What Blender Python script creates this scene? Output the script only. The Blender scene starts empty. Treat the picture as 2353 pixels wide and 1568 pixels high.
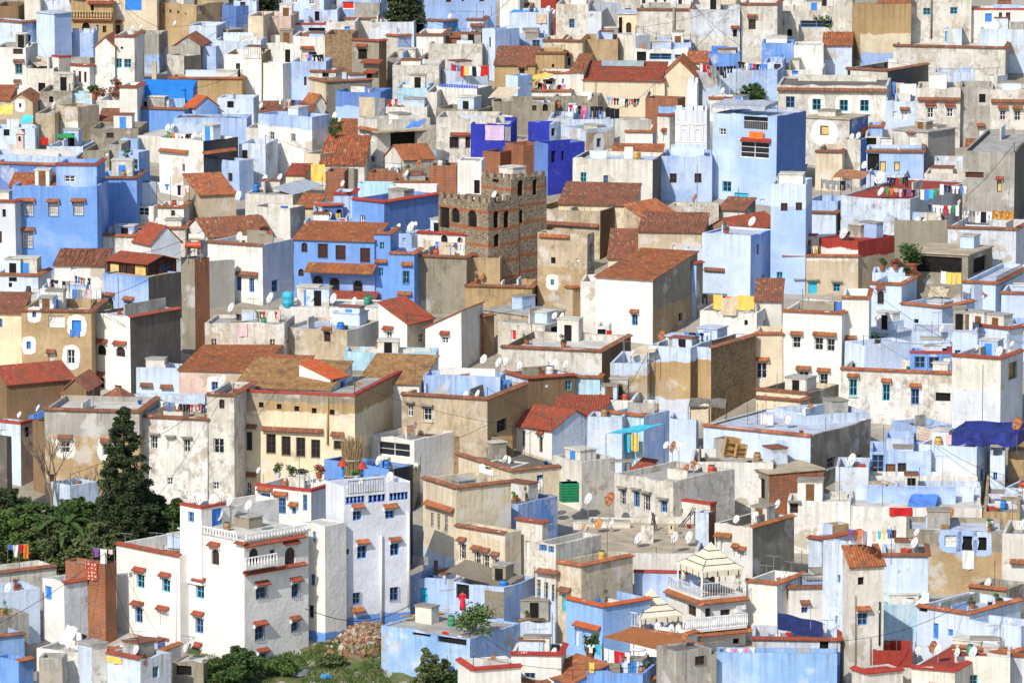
import bpy, math, random, re
from mathutils import Vector, Matrix, Euler
R = math.radians
rnd = random.Random(7)
scn = bpy.context.scene
col = scn.collection
# ------------------------------------------------------------------ camera and hillside
PITCH, F, CAMZ, SL = R(-8.5), 12213.0, 87.6, 0.144
def ground(Y): return SL*(Y-405.0)
def ray(x, y):
    X, U = (x-1176.0)/F, (784.0-y)/F
    return Vector((X, math.cos(PITCH)-U*math.sin(PITCH), math.sin(PITCH)+U*math.cos(PITCH)))
def at_h(x, y, h):            # point h metres over the hillside
    d = ray(x, y); tz = d.z/d.y
    Y = (CAMZ+SL*405-h)/(SL-tz)
    return Vector((Y*d.x/d.y, Y, CAMZ+Y*tz))
def at_Y(x, y, Y):
    d = ray(x, y); return Vector((Y*d.x/d.y, Y, CAMZ+Y*d.z/d.y))
OX, OY, OS = 0, 0, 1.0
def T(cx, cy):
    global OX, OY, OS
    OX, OY, OS = cx*588.0, cy*392.0, 0.2499
def px(x, y): return OX+x*OS, OY+y*OS
# ------------------------------------------------------------------ nodes / materials
class N:
    def __init__(s, name):
        s.m = bpy.data.materials.new(name); s.m.use_nodes = True
        s.t = s.m.node_tree; s.t.nodes.clear()
        s.out = s.n('ShaderNodeOutputMaterial'); s.b = s.n('ShaderNodeBsdfPrincipled')
        s.l(s.b.outputs[0], s.out.inputs[0]); s.b.inputs['Roughness'].default_value = .9
        s.b.inputs['Specular IOR Level'].default_value = .25
    def n(s, t, **k):
        o = s.t.nodes.new(t)
        for a, v in k.items(): setattr(o, a, v)
        return o
    def l(s, a, b): s.t.links.new(a, b)
    def coord(s, kind='Object'):
        return s.n('ShaderNodeTexCoord').outputs[kind]
    def mapn(s, v, sc):
        m = s.n('ShaderNodeMapping'); s.l(v, m.inputs[0]); m.inputs['Scale'].default_value = sc
        return m.outputs[0]
    def noise(s, v, scale, det=3, rough=.55):
        o = s.n('ShaderNodeTexNoise'); s.l(v, o.inputs['Vector'])
        o.inputs['Scale'].default_value = scale; o.inputs['Detail'].default_value = det; o.inputs['Roughness'].default_value = rough
        return o.outputs['Fac']
    def ramp(s, f, a, b, va=0., vb=1.):
        o = s.n('ShaderNodeMapRange'); s.l(f, o.inputs[0])
        for i, v in zip((1, 2, 3, 4), (a, b, va, vb)): o.inputs[i].default_value = v
        return o.outputs[0]
    def mix(s, f, a, b, mode='MIX'):
        o = s.n('ShaderNodeMix', data_type='RGBA', blend_type=mode)
        for i, v in ((0, f), (6, a), (7, b)):
            if isinstance(v, (int, float)): o.inputs[i].default_value = v
            elif isinstance(v, tuple): o.inputs[i].default_value = (*v[:3], 1)
            else: s.l(v, o.inputs[i])
        return o.outputs[2]
    def math(s, op, a, b=0.):
        o = s.n('ShaderNodeMath', operation=op)
        for i, v in ((0, a), (1, b)):
            if isinstance(v, (int, float)): o.inputs[i].default_value = v
            else: s.l(v, o.inputs[i])
        return o.outputs[0]
    def sep(s, v):
        o = s.n('ShaderNodeSeparateXYZ'); s.l(v, o.inputs[0]); return o.outputs
    def comb(s, x, y, z=0.):
        o = s.n('ShaderNodeCombineXYZ')
        for i, v in ((0, x), (1, y), (2, z)):
            if isinstance(v, (int, float)): o.inputs[i].default_value = v
            else: s.l(v, o.inputs[i])
        return o.outputs[0]
    def bump(s, h, d=.05, st=.6):
        o = s.n('ShaderNodeBump'); s.l(h, o.inputs['Height']); o.inputs['Distance'].default_value = d; o.inputs['Strength'].default_value = st
        s.l(o.outputs[0], s.b.inputs['Normal'])
    def col(s, c):
        if isinstance(c, tuple): s.b.inputs['Base Color'].default_value = (*c[:3], 1)
        else: s.l(c, s.b.inputs['Base Color'])
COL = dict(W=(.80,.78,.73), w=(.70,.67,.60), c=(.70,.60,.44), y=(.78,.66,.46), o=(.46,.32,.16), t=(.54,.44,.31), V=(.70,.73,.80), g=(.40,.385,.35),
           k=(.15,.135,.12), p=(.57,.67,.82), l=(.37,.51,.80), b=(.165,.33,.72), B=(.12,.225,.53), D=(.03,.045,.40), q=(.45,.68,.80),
           v=(.62,.66,.72), R=(.36,.05,.035), m=(.24,.155,.085), a=(.27,.46,.78), n=(.06,.02,.015), z=(.30,.27,.21), P=(.66,.50,.42))
CNAME = dict(W='white', w='whitewashed', c='cream')
def brickcol(N_, P, kind):
    x, y, z = N_.sep(P)
    v = N_.comb(N_.math('ADD', x, y), z)
    if kind == 'r':
        b = N_.n('ShaderNodeTexBrick'); N_.l(v, b.inputs['Vector']); b.inputs['Scale'].default_value = 1
        b.inputs['Brick Width'].default_value = .32; b.inputs['Row Height'].default_value = .16; b.inputs['Mortar Size'].default_value = .018
        b.inputs['Color1'].default_value = (.31,.09,.04,1); b.inputs['Color2'].default_value = (.20,.06,.03,1); b.inputs['Mortar'].default_value = (.36,.27,.19,1)
        return N_.mix(N_.ramp(N_.noise(P, .8), .4, .75), b.outputs[0], (.42,.15,.06))
    if kind == 'o2':
        b = N_.n('ShaderNodeTexBrick'); N_.l(v, b.inputs['Vector']); b.inputs['Scale'].default_value = 1
        b.inputs['Brick Width'].default_value = .36; b.inputs['Row Height'].default_value = .16; b.inputs['Mortar Size'].default_value = .02
        b.inputs['Color1'].default_value = (.47,.31,.16,1); b.inputs['Color2'].default_value = (.38,.23,.11,1); b.inputs['Mortar'].default_value = (.45,.35,.22,1)
        return N_.mix(N_.ramp(N_.noise(P, .5), .35, .7), b.outputs[0], (.50,.38,.22))
    vo = N_.n('ShaderNodeTexVoronoi'); N_.l(N_.mapn(P, (1, 1, 1.7)), vo.inputs['Vector']); vo.inputs['Scale'].default_value = 3.2
    vd = N_.n('ShaderNodeTexVoronoi', feature='DISTANCE_TO_EDGE'); N_.l(N_.mapn(P, (1, 1, 1.7)), vd.inputs['Vector']); vd.inputs['Scale'].default_value = 3.2
    a, bcol = ((.27,.205,.135), (.13,.10,.075)) if kind == 's' else ((.34,.22,.12), (.19,.115,.06))
    c = N_.mix(N_.sep(vo.outputs['Color'])[0], a, bcol)
    c = N_.mix(N_.ramp(vd.outputs[0], .02, .09), (.40,.33,.23) if kind == 's' else (.36,.27,.17), c)
    if kind == 's':      # brick lacing courses
        f = N_.math('FRACT', N_.math('MULTIPLY', z, .62))
        c = N_.mix(N_.ramp(f, .80, .83), c, (.33,.12,.055))
    return c
_mats = {}
def wallmat(spec):
    """spec: colour letter(s); '/x@z' lower colour below z metres; trailing ! heavy grime, - clean"""
    if spec in _mats: return _mats[spec]
    s = spec; gr = .5
    if '!' in s: gr, s = 1.0, s.replace('!', '')
    elif '-' in s: gr, s = .24, s.replace('-', '')
    top, *low = s.split('/')
    n = N('plaster_'+spec); P0 = n.coord(); oi = n.n('ShaderNodeObjectInfo').outputs['Random']
    va = n.n('ShaderNodeVectorMath', operation='ADD'); n.l(P0, va.inputs[0]); n.l(n.comb(n.math('MULTIPLY', oi, 97.), n.math('MULTIPLY', oi, 53.), n.math('MULTIPLY', oi, 31.)), va.inputs[1]); P = va.outputs[0]
    gz = n.sep(n.coord('Generated'))[2]
    def one(c):
        if c in ('r', 's', 'S', 'o2'): return brickcol(n, P0, c)
        return COL[c]
    n1 = n.noise(P, .45, 4, .6); n2 = n.noise(P, 3.2, 4, .65)
    big = n.noise(P, .16, 3, .5)
    c = one(top)
    if low:
        z = n.sep(P0)[2]
        h = n.math('ADD', z, n.math('MULTIPLY', n.math('SUBTRACT', n.noise(P, .7, 4), .5), .9))
        for q in low:
            lc, zb = q.split('@'); zb = float(zb)
            c = n.mix(n.ramp(h, zb-.06, zb+.06), one(lc), c)
    base = c
    # uneven lime coats, then run marks, then bare patches
    c = n.mix(n.ramp(n1, .38, .62, 0, .34+.42*gr), c, n.mix(1., base, (.68,.67,.65), 'MULTIPLY'))
    if top in 'plbaq': c = n.mix(n.ramp(big, .46, .62, 0, .75), c, n.mix(.6, base, (.68,.73,.82)))
    if gr > .2:
        st = n.noise(n.mapn(P, (2.6, 2.6, .30)), 1.0, 4, .65)
        c = n.mix(n.ramp(st, .53-.05*gr, .76, 0, .78*gr), c, n.mix(1., base, (.50,.46,.40), 'MULTIPLY'))
        sp = n.noise(P, 1.1, 5, .72)
        c = n.mix(n.ramp(sp, .585-.05*gr, .65-.03*gr, 0, .62*gr), c, (.30,.255,.19) if top not in 'kmrsS' else (.22,.17,.12))
    if gr > .2:      # rain marks running down from the parapet, and bare render where the lime has gone
        dr = n.noise(n.mapn(P, (3.4, 3.4, .12)), 1.0, 3, .6)
        f = n.math('MULTIPLY', n.ramp(dr, .42, .72, 0, 1), n.ramp(gz, .70, .98, 0, .75 if gr > .3 else .5))
        c = n.mix(f, c, n.mix(1., base, (.42,.38,.33), 'MULTIPLY'))
    if gr > .3 and top not in 'rsSmko2':
        bp = n.noise(P, .26, 5, .62)
        c = n.mix(n.ramp(bp, .60, .625, 0, .75), c, n.mix(n.noise(P, 2.2, 3), (.46,.37,.26), (.34,.28,.21)))
        c = n.mix(n.ramp(n.noise(P, .5, 3), .56, .66, 0, .55), c, (.62,.62,.61))
    if gr > .9:
        pe = n.noise(P, .33, 4, .6)
        c = n.mix(n.ramp(pe, .55, .60, 0, .55), c, n.mix(.5, base, (.30,.25,.18)))
        dk = n.noise(n.mapn(P, (1.2, 1.2, .8)), .9, 5, .75)
        c = n.mix(n.ramp(dk, .54, .68, 0, .65), c, (.115,.10,.08))
    c = n.mix(n.ramp(n2, .3, .7, .0, .16), c, n.mix(1., base, (.70,.68,.66), 'MULTIPLY'))
    n.col(c)
    n.bump(n.math('ADD', n2, n.math('MULTIPLY', n1, 2.5)), .07, .55)
    _mats[spec] = n.m
    return n.m
def flat(name, c, rough=.7, var=.15, metal=0., scale=2.):
    if name in _mats: return _mats[name]
    n = N(name); P = n.coord()
    n.b.inputs['Roughness'].default_value = rough; n.b.inputs['Metallic'].default_value = metal
    k = n.noise(P, scale, 4, .6)
    n.col(n.mix(n.ramp(k, .35, .7), tuple(min(1, q*(1+var)) for q in c), tuple(q*(1-var*1.6) for q in c)))
    _mats[name] = n.m
    return n.m
def deckmat(k):
    nm = 'roof_deck_'+k
    if nm in _mats: return _mats[nm]
    c = dict(k=(.30,.27,.22), g=(.40,.38,.34), p=(.50,.54,.62), w=(.60,.57,.51), r=(.33,.055,.035), d=(.17,.15,.12), o=(.46,.38,.27))[k]
    n = N(nm); P = n.coord()
    a = n.noise(P, .7, 5, .65); b = n.noise(P, 5, 3)
    cc = n.mix(n.ramp(a, .38, .66), c, tuple(q*.62 for q in c))
    cc = n.mix(n.ramp(b, .4, .8, 0, .4), cc, tuple(min(1, q*1.3) for q in c))
    n.col(cc); n.bump(a, .05, .5); _mats[nm] = n.m
    return n.m
def tilemat(k='t'):
    nm = 'terracotta_'+k
    if nm in _mats: return _mats[nm]
    A = dict(m=((.36,.13,.05), (.25,.075,.035), (.46,.24,.09)), t=((.42,.14,.06), (.27,.085,.04), (.50,.27,.14)), r=((.36,.045,.03), (.28,.035,.025), (.40,.08,.05)), y=((.38,.22,.09), (.27,.14,.06), (.46,.32,.14)),
             o=((.44,.10,.03), (.34,.075,.03), (.50,.16,.06)), d=((.29,.11,.06), (.17,.07,.045), (.38,.24,.15)), n=((.33,.075,.04), (.23,.05,.03), (.38,.13,.07)))[k]
    n = N(nm); uv = n.coord('UV'); x, y, _ = n.sep(uv)
    cell = n.comb(n.math('FLOOR', n.math('MULTIPLY', x, 4.35)), n.math('FLOOR', n.math('MULTIPLY', y, 2.6)))
    wn = n.n('ShaderNodeTexWhiteNoise', noise_dimensions='3D'); n.l(n.math('ADD', cell, 0) if False else cell, wn.inputs['Vector'])
    P = n.coord(); big = n.noise(P, .8, 4, .65)
    c = n.mix(wn.outputs['Value'], A[0], A[1])
    c = n.mix(n.ramp(wn.outputs['Value'], .93, .97, 0, .8), c, A[2])
    if k not in 'ro': c = n.mix(n.ramp(big, .48, .68, 0, .8), c, (.13,.075,.045))
    c = n.mix(n.ramp(n.noise(P, 2.5, 3), .62, .72, 0, .5), c, A[2])
    n.col(c)
    row = n.math('FRACT', n.math('MULTIPLY', y, 2.6))
    n.bump(row, .04, .5)
    _mats[nm] = n.m
    return n.m
def glass():
    if 'g' in _mats: return _mats['g']
    n = N('window_glass'); n.col((.022,.026,.032)); n.b.inputs['Roughness'].default_value = .12; n.b.inputs['Specular IOR Level'].default_value = .5
    _mats['g'] = n.m; return n.m
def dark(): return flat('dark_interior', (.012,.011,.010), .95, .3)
# ------------------------------------------------------------------ mesh builder
class MB:
    def __init__(s): s.v, s.f, s.m, s.uv = [], [], [], {}
    def q(s, pts, mat=0, uv=None):
        i = len(s.v); s.v.extend(tuple(p) for p in pts); s.f.append(tuple(range(i, i+len(pts)))); s.m.append(mat)
        if uv: s.uv[len(s.f)-1] = uv
    def box(s, a, b, mat=0, M=None):
        x0, y0, z0 = a; x1, y1, z1 = b
        p = [Vector(c) for c in ((x0,y0,z0),(x1,y0,z0),(x1,y1,z0),(x0,y1,z0),(x0,y0,z1),(x1,y0,z1),(x1,y1,z1),(x0,y1,z1))]
        if M is not None: p = [M @ c for c in p]
        i = len(s.v); s.v.extend(tuple(c) for c in p)
        for f in ((3,2,1,0),(4,5,6,7),(0,1,5,4),(1,2,6,5),(2,3,7,6),(3,0,4,7)):
            s.f.append(tuple(i+k for k in f)); s.m.append(mat)
    def bar(s, p, q, r=.02, n=5, mat=0, r2=None):
        p, q = Vector(p), Vector(q); d = (q-p)
        if d.length < 1e-5: return
        r2 = r if r2 is None else r2
        z = d.normalized(); x = z.orthogonal().normalized(); y = z.cross(x); i = len(s.v)
        for c, rr in ((p, r), (q, r2)):
            for k in range(n):
                t = 2*math.pi*k/n; s.v.append(tuple(c+x*math.cos(t)*rr+y*math.sin(t)*rr))
        for k in range(n):
            s.f.append((i+k, i+(k+1)%n, i+n+(k+1)%n, i+n+k)); s.m.append(mat)
        s.f.append(tuple(i+k for k in reversed(range(n)))); s.m.append(mat)
        s.f.append(tuple(i+n+k for k in range(n))); s.m.append(mat)
    def lathe(s, c, prof, n=12, mat=0, sx=1., sy=1.):
        i = len(s.v); c = Vector(c)
        for r, z in prof:
            for k in range(n):
                t = 2*math.pi*k/n; s.v.append((c.x+r*sx*math.cos(t), c.y+r*sy*math.sin(t), c.z+z))
        for j in range(len(prof)-1):
            for k in range(n):
                a = i+j*n+k; b = i+j*n+(k+1)%n
                s.f.append((a, b, b+n, a+n)); s.m.append(mat)
        for j, rev in ((0, True), (len(prof)-1, False)):
            if prof[j][0] > 1e-4:
                fc = [i+j*n+k for k in range(n)]; s.f.append(tuple(reversed(fc) if rev else fc)); s.m.append(mat)
    def tiles(s, e0, e1, up, th=.06, amp=.055, sp=.23, rows=1, mat=0, rag=0.):
        """corrugated tile sheet: eave e0->e1, rising along vector up"""
        e0, e1, up = Vector(e0), Vector(e1), Vector(up); d = e1-e0; L = d.length
        nt = max(2, round(L/sp)); k = nt*4; nrm = d.cross(up).normalized()
        if nrm.z < 0: nrm = -nrm
        V = up.length; i0 = len(s.v); cols = rows+1
        rr = random.Random(int(abs(e0.x*31+e0.z*17)*10))
        for i in range(k+1):
            base = e0+d*(i/k)
            w = abs(math.sin(math.pi*(i % 4)/4)) if True else 0
            for j in range(cols):
                o = amp*w + (rr.uniform(-rag, rag) if rag else 0)
                s.v.append(tuple(base+up*(j/rows)+nrm*o))
            s.v.append(tuple(base-nrm*th))
            s.v.append(tuple(base+up-nrm*th))
        c = cols+2
        for i in range(k):
            a, b = i0+i*c, i0+(i+1)*c; u0, u1 = L*i/k, L*(i+1)/k
            u0 = u1 = L*(i//4+.5)/nt
            for j in range(rows):
                s.f.append((a+j, b+j, b+j+1, a+j+1)); s.m.append(mat); v0, v1 = V*j/rows, V*(j+1)/rows
                s.uv[len(s.f)-1] = ((u0, v0), (u0, v0), (u0, v1), (u0, v1))
            s.f.append((a+cols, b+cols, b, a)); s.m.append(mat); s.uv[len(s.f)-1] = ((u0, 0),)*4
            s.f.append((a+cols, b+cols, b+cols+1, a+cols+1)); s.m.append(mat); s.uv[len(s.f)-1] = ((u0, 0),)*4
            s.f.append((a+cols-1, b+cols-1, b+cols+1, a+cols+1)); s.m.append(mat); s.uv[len(s.f)-1] = ((u0, V),)*4
        for a in (i0, i0+k*c):
            s.f.append((a, a+cols-1, a+cols+1, a+cols)); s.m.append(mat); s.uv[len(s.f)-1] = ((0, 0),)*4
    def build(s, name, mats, parent=None, smooth=False):
        me = bpy.data.meshes.new(name); me.from_pydata(s.v, [], s.f)
        for m in (mats if isinstance(mats, (list, tuple)) else [mats]): me.materials.append(m)
        me.polygons.foreach_set('material_index', s.m)
        if s.uv:
            ul = me.uv_layers.new(name='UVMap'); dat = [0.0]*(2*len(me.loops))
            for fi, uv in s.uv.items():
                ls = me.polygons[fi].loop_start
                for k, (a, b) in enumerate(uv): dat[2*(ls+k)] = a; dat[2*(ls+k)+1] = b
            ul.data.foreach_set('uv', dat)
        if smooth: me.polygons.foreach_set('use_smooth', [True]*len(me.polygons))
        o = bpy.data.objects.new(name, me); col.objects.link(o)
        if parent: o.parent = parent
        return o
def empty(name, loc, rz=0.):
    o = bpy.data.objects.new(name, None); col.objects.link(o); o.location = loc; o.rotation_euler = (0, 0, rz); o.empty_display_size = .3
    return o
def tag(o, label, cat, group=None, kind=None):
    if label: o['label'] = label
    if cat: o['category'] = cat
    if group: o['group'] = group
    if kind: o['kind'] = kind
    return o
def copy_tree(o, parent=None):
    c = o.copy(); col.objects.link(c)
    if parent: c.parent = parent
    for ch in kids.get(o.name, []): copy_tree(ch, c)
    return c
kids = {}
# labels that need telling apart: the same phrase on the same house gets an ordinal from left to right
pending = []
def later(o, sing, plur, where, x, cat, group):
    o['category'] = cat; o['group'] = group; pending.append((o, sing, plur, where, x))
NUM = 'zero one two three four five six seven eight nine ten eleven twelve thirteen fourteen fifteen sixteen'.split()
ORD = 'first second third fourth fifth sixth seventh eighth ninth tenth eleventh twelfth thirteenth fourteenth fifteenth'.split()
def fit(a, b):
    s = f'{a} {b}'
    return s
def settle():
    g = {}
    for t in pending: g.setdefault((t[1], t[3]), []).append(t)
    for (s_, w), ts in g.items():
        ts.sort(key=lambda t: t[4])
        for i, t in enumerate(ts):
            n = len(ts)
            sh = s_.replace('satellite dish', 'dish').replace('turned-away ', '').replace(' on the clothesline', '').replace('loose pile of grey brown planks', 'plank pile').replace('slatted crate of junk', 'crate').replace('thin upright metal', 'thin')
            w2 = w.replace('of the ', 'drying over the ', 1) if 'clothesline' in s_ else w
            long_ = len(f'{s_} {w}'.split()) > (16 if n == 1 else 9)
            if n > 1 and long_: t[0]['label'] = f"{'leftmost' if i == 0 else 'rightmost' if i == n-1 else ORD[i] if i < 15 else i+1} {sh} {'' if i in (0, n-1) else 'from left '}{w2}"
            elif n == 1 and long_: t[0]['label'] = f'{sh} {w2}'
            elif n == 1: t[0]['label'] = f'{s_} {w}'
            elif i == 0: t[0]['label'] = f'leftmost of {NUM[n] if n < 17 else n} {t[2]} {w}'
            elif i == n-1: t[0]['label'] = f'rightmost of {NUM[n] if n < 17 else n} {t[2]} {w}'
            else: t[0]['label'] = f'{ORD[i] if i < 15 else i+1} from left of {NUM[n] if n < 17 else n} {t[2]} {w}'
# ------------------------------------------------------------------ houses
class HD(dict):
    def __missing__(s, k):
        k = k.replace(',', ''); c = [v for q, v in s.items() if q.startswith(k) or k.startswith(q)]
        if len(c) > 1: c = [v for q, v in s.items() if q == k] or c
        if len(c) != 1: raise KeyError(k)
        return c[0]
HS = HD(); LAST = None
class House: pass
KINDS = [(r'minaret', 'minaret'), (r'^(?!.*house).*tower', 'tower'), (r'\b(hut|shack|kiosk|cottage|booth|shed|shelter|lean-to)\b(?!.*house)', 'hut'), (r'^(?!.*house).*terrace', 'roof_terrace'), (r'^(?!.*(house|room)).*(wall|parapet)', 'masonry_wall'),
         (r'^(?!.*house).*(block|cube|box|annex|stack|base)\b', 'annex'), (r'^(?!.*house).*(room|pavilion|storey|porch)', 'roof_room'), (r'^(?!.*house).*(gable|barn|hall|wing|roof)', 'outbuilding')]
FRAME = dict(b=(.11,.28,.60), c=(.09,.43,.58), w=(.78,.78,.76), k=(.10,.045,.025), g=(.72,.72,.70), n=(.10,.03,.02))
def P3(side, u, z, d=0.):
    return Vector((u, d, z)) if side == 'L' else Vector((-d, u, z))
def wallface(mb, side, a, b, z0, z1, holes, mat, jit):
    us = {a, b}; zs = {z0, z1}
    k = max(1, int((b-a)/2.2))
    for i in range(1, k): us.add(a+(b-a)*i/k)
    for (u0, u1, h0, h1, ar) in holes: us |= {u0, u1}; zs |= {h0, h1}
    us = sorted(us); zs = sorted(zs)
    J = {u: (jit(u) if a < u < b else 0) for u in us}
    for i in range(len(us)-1):
        for j in range(len(zs)-1):
            cu, cz = (us[i]+us[i+1])/2, (zs[j]+zs[j+1])/2
            if us[i+1]-us[i] < 1e-4 or any(h[0] < cu < h[1] and h[2] < cz < h[3] for h in holes): continue
            t0 = zs[j+1]+(J[us[i]] if j == len(zs)-2 else 0); t1 = zs[j+1]+(J[us[i+1]] if j == len(zs)-2 else 0)
            mb.q((P3(side, us[i], zs[j]), P3(side, us[i+1], zs[j]), P3(side, us[i+1], t1), P3(side, us[i], t0)), mat)
    D = .24
    for (u0, u1, h0, h1, ar) in holes:
        for (p, q) in (((u0, h0), (u1, h0)), ((u1, h0), (u1, h1)), ((u1, h1), (u0, h1)), ((u0, h1), (u0, h0))):
            mb.q((P3(side, *p), P3(side, *q), P3(side, *q, D), P3(side, *p, D)), mat)
        if ar:
            r = (u1-u0)/2; c = (u0+u1)/2; n = 8; rz = min(r, (h1-h0)*.5)
            pts = [(c-r*math.cos(math.pi*i/n), h1-rz+rz*math.sin(math.pi*i/n)) for i in range(n+1)]
            for i in range(n):
                (xa, za), (xb, zb) = pts[i], pts[i+1]
                mb.q((P3(side, xa, za), P3(side, xb, zb), P3(side, xb, h1), P3(side, xa, h1)), mat)
                mb.q((P3(side, xa, za), P3(side, xb, zb), P3(side, xb, zb, D), P3(side, xa, za, D)), mat)
    return us, J
WRE = re.compile(r'(-?\d+),(-?\d+),(\d+),(\d+)([a-zA-Z^~_]+)')
def window(h, side, u0, u1, z0, z1, ty):
    w, ht = u1-u0, z1-z0; k = ty[0]; D = .2
    fc = {'b':'b','B':'b','c':'c','C':'c','w':'w','W':'w','g':'w','a':'k','A':'w','n':'n','k':'k','y':'k','r':'w','e':'b','D':'k'}.get(k)
    B = lambda mb, a0, a1, b0, b1, d0, d1, m=0: mb.q8(side, a0, a1, b0, b1, d0, d1, m)
    isdoor = 'D' in ty
    nm = 'door' if isdoor else 'window'
    fw = min(.085, w*.12)
    mb = MB()
    def bx(mb, a0, a1, b0, b1, d0, d1):
        p, q = P3(side, a0, b0, d0), P3(side, a1, b1, d1)
        mb.box((min(p.x,q.x), min(p.y,q.y), min(p.z,q.z)), (max(p.x,q.x), max(p.y,q.y), max(p.z,q.z)))
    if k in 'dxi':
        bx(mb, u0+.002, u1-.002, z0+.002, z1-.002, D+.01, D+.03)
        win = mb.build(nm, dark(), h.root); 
    else:
        d0, d1 = D-.06, D+.02
        for a0, a1, b0, b1 in ((u0+.002, u0+fw, z0+.002, z1-.002), (u1-fw, u1-.002, z0+.002, z1-.002), (u0+fw, u1-fw, z0+.002, z0+fw), (u0+fw, u1-fw, z1-fw, z1-.002)):
            bx(mb, a0, a1, b0, b1, d0, d1)
        if k not in 'nBCDry':
            bx(mb, (u0+u1)/2-.03, (u0+u1)/2+.03, z0+fw, z1-fw, d0+.003, d1)
            nr = 2 if ht < 1.6 else 3
            for i in range(1, nr): bx(mb, u0+fw, u1-fw, z0+ht*i/nr-.02, z0+ht*i/nr+.02, d0+.006, d1)
        win = mb.build(nm, flat('frame_paint_'+fc, FRAME[fc], .6, .12), h.root)
        p = MB(); bx(p, u0+fw, u1-fw, z0+fw, z1-fw, D-.01, D+.03)
        if k in 'nBCD':
            pm = flat({'n':'brown_shutter','B':'azure_shutter','C':'turquoise_shutter','D':'brown_door_wood'}[k], {'n':(.09,.03,.02),'B':(.04,.22,.72),'C':(.04,.48,.66),'D':(.16,.075,.03)}[k], .6)
            for i in range(int(ht/.16)): bx(p, u0+fw, u1-fw, z0+fw+i*.16, min(z1-fw, z0+fw+i*.16+.1), D-.03, D-.012)
            p.build('shutter' if k != 'D' else 'door_leaf', pm, win)
        elif k in 'WyrE':
            p.build('curtain', flat({'W':'pale_curtain','y':'yellow_curtain','r':'red_blind'}[k], {'W':(.62,.60,.56),'y':(.62,.45,.17),'r':(.55,.03,.02)}[k], .9), win)
        else: p.build('pane', glass(), win)
    if k in 'ge' or 'G' in ty:
        g = MB(); o = -.10 if 'G' in ty else .05
        n = max(3, int(w/.17))
        for i in range(n+1): g.bar(P3(side, u0+w*i/n, z0, o), P3(side, u0+w*i/n, z1, o), .016, 4)
        m_ = max(2, int(ht/.3))
        for i in range(m_+1): g.bar(P3(side, u0, z0+ht*i/m_, o), P3(side, u1, z0+ht*i/m_, o), .016, 4)
        if 'G' in ty:
            for uu in (u0, u1):
                for zz in (z0, z1): g.bar(P3(side, uu, zz, o), P3(side, uu, zz, .0), .016, 4)
        g.build('grille', flat('iron_black', (.03,.03,.035), .5) if k != 'e' else flat('iron_blue', (.10,.28,.60), .5), win)
    if '^' in ty:
        c = MB(); e = .14+.12*((u0*5.1) % 1); out = .36+.12*((u0*7.3) % 1); zt = z1+.34+.12*((u0*3.7) % 1)
        c.tiles(P3(side, u0-e, zt-.16, -out), P3(side, u1+e, zt-.16, -out), P3(side, 0, .28, out)-P3(side, 0, 0, 0), .06, .05, .2)
        for uu in (u0-e+.05, u1+e-.13):
            p, q = P3(side, uu, zt-.42, -.2), P3(side, uu+.08, zt-.17, 0)
            c.box((min(p.x,q.x), min(p.y,q.y), p.z), (max(p.x,q.x), max(p.y,q.y), q.z), 1)
        c.build('tile_awning', [tilemat(h.tc), flat('bracket_paint', (.66,.70,.80), .8)], win)
    if '_' in ty:
        c = MB(); bx(c, u0-.2, u1+.2, z1+.16, z1+.26, -.4, 0); c.build('concrete_awning', deckmat('k'), win)
    if 's' in ty:
        c = MB(); bx(c, u0-.12, u1+.12, z0-.12, z0-.003, -.12, .1); c.build('sill', deckmat('w'), win)
    if 'o' in ty or 'O' in ty:
        c = MB(); n = 28; rr = random.Random(int(u0*100)); cu, cz = (u0+u1)/2, (z0+z1)/2
        def outl(t):
            x, y = math.cos(t), math.sin(t); s = 1/max(abs(x)/(w/2+.42), abs(y)/(ht/2+.45)); s2 = 1/math.hypot(x/(w/2+.5), y/(ht/2+.55))
            return (.5*s+.5*s2)*rr.uniform(.93, 1.06)
        out = [(cu+outl(2*math.pi*i/n)*math.cos(2*math.pi*i/n), cz+outl(2*math.pi*i/n)*math.sin(2*math.pi*i/n)) for i in range(n)]
        inn = []
        for i in range(n):
            t = 2*math.pi*i/n; x, y = math.cos(t), math.sin(t); s = 1/max(abs(x)/(w/2+.003), abs(y)/(ht/2+.003)); inn.append((cu+s*x, cz+s*y))
        for i in range(n):
            j = (i+1) % n
            c.q((P3(side, *inn[i], -.012), P3(side, *inn[j], -.012), P3(side, *out[j], -.012), P3(side, *out[i], -.012)))
            c.q((P3(side, *out[i], -.012), P3(side, *out[j], -.012), P3(side, *out[j], 0), P3(side, *out[i], 0)))
        c.build('painted_surround', wallmat('W-' if 'o' in ty else 'l-'), win)
    if k == 'i' : pass
    return win
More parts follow.
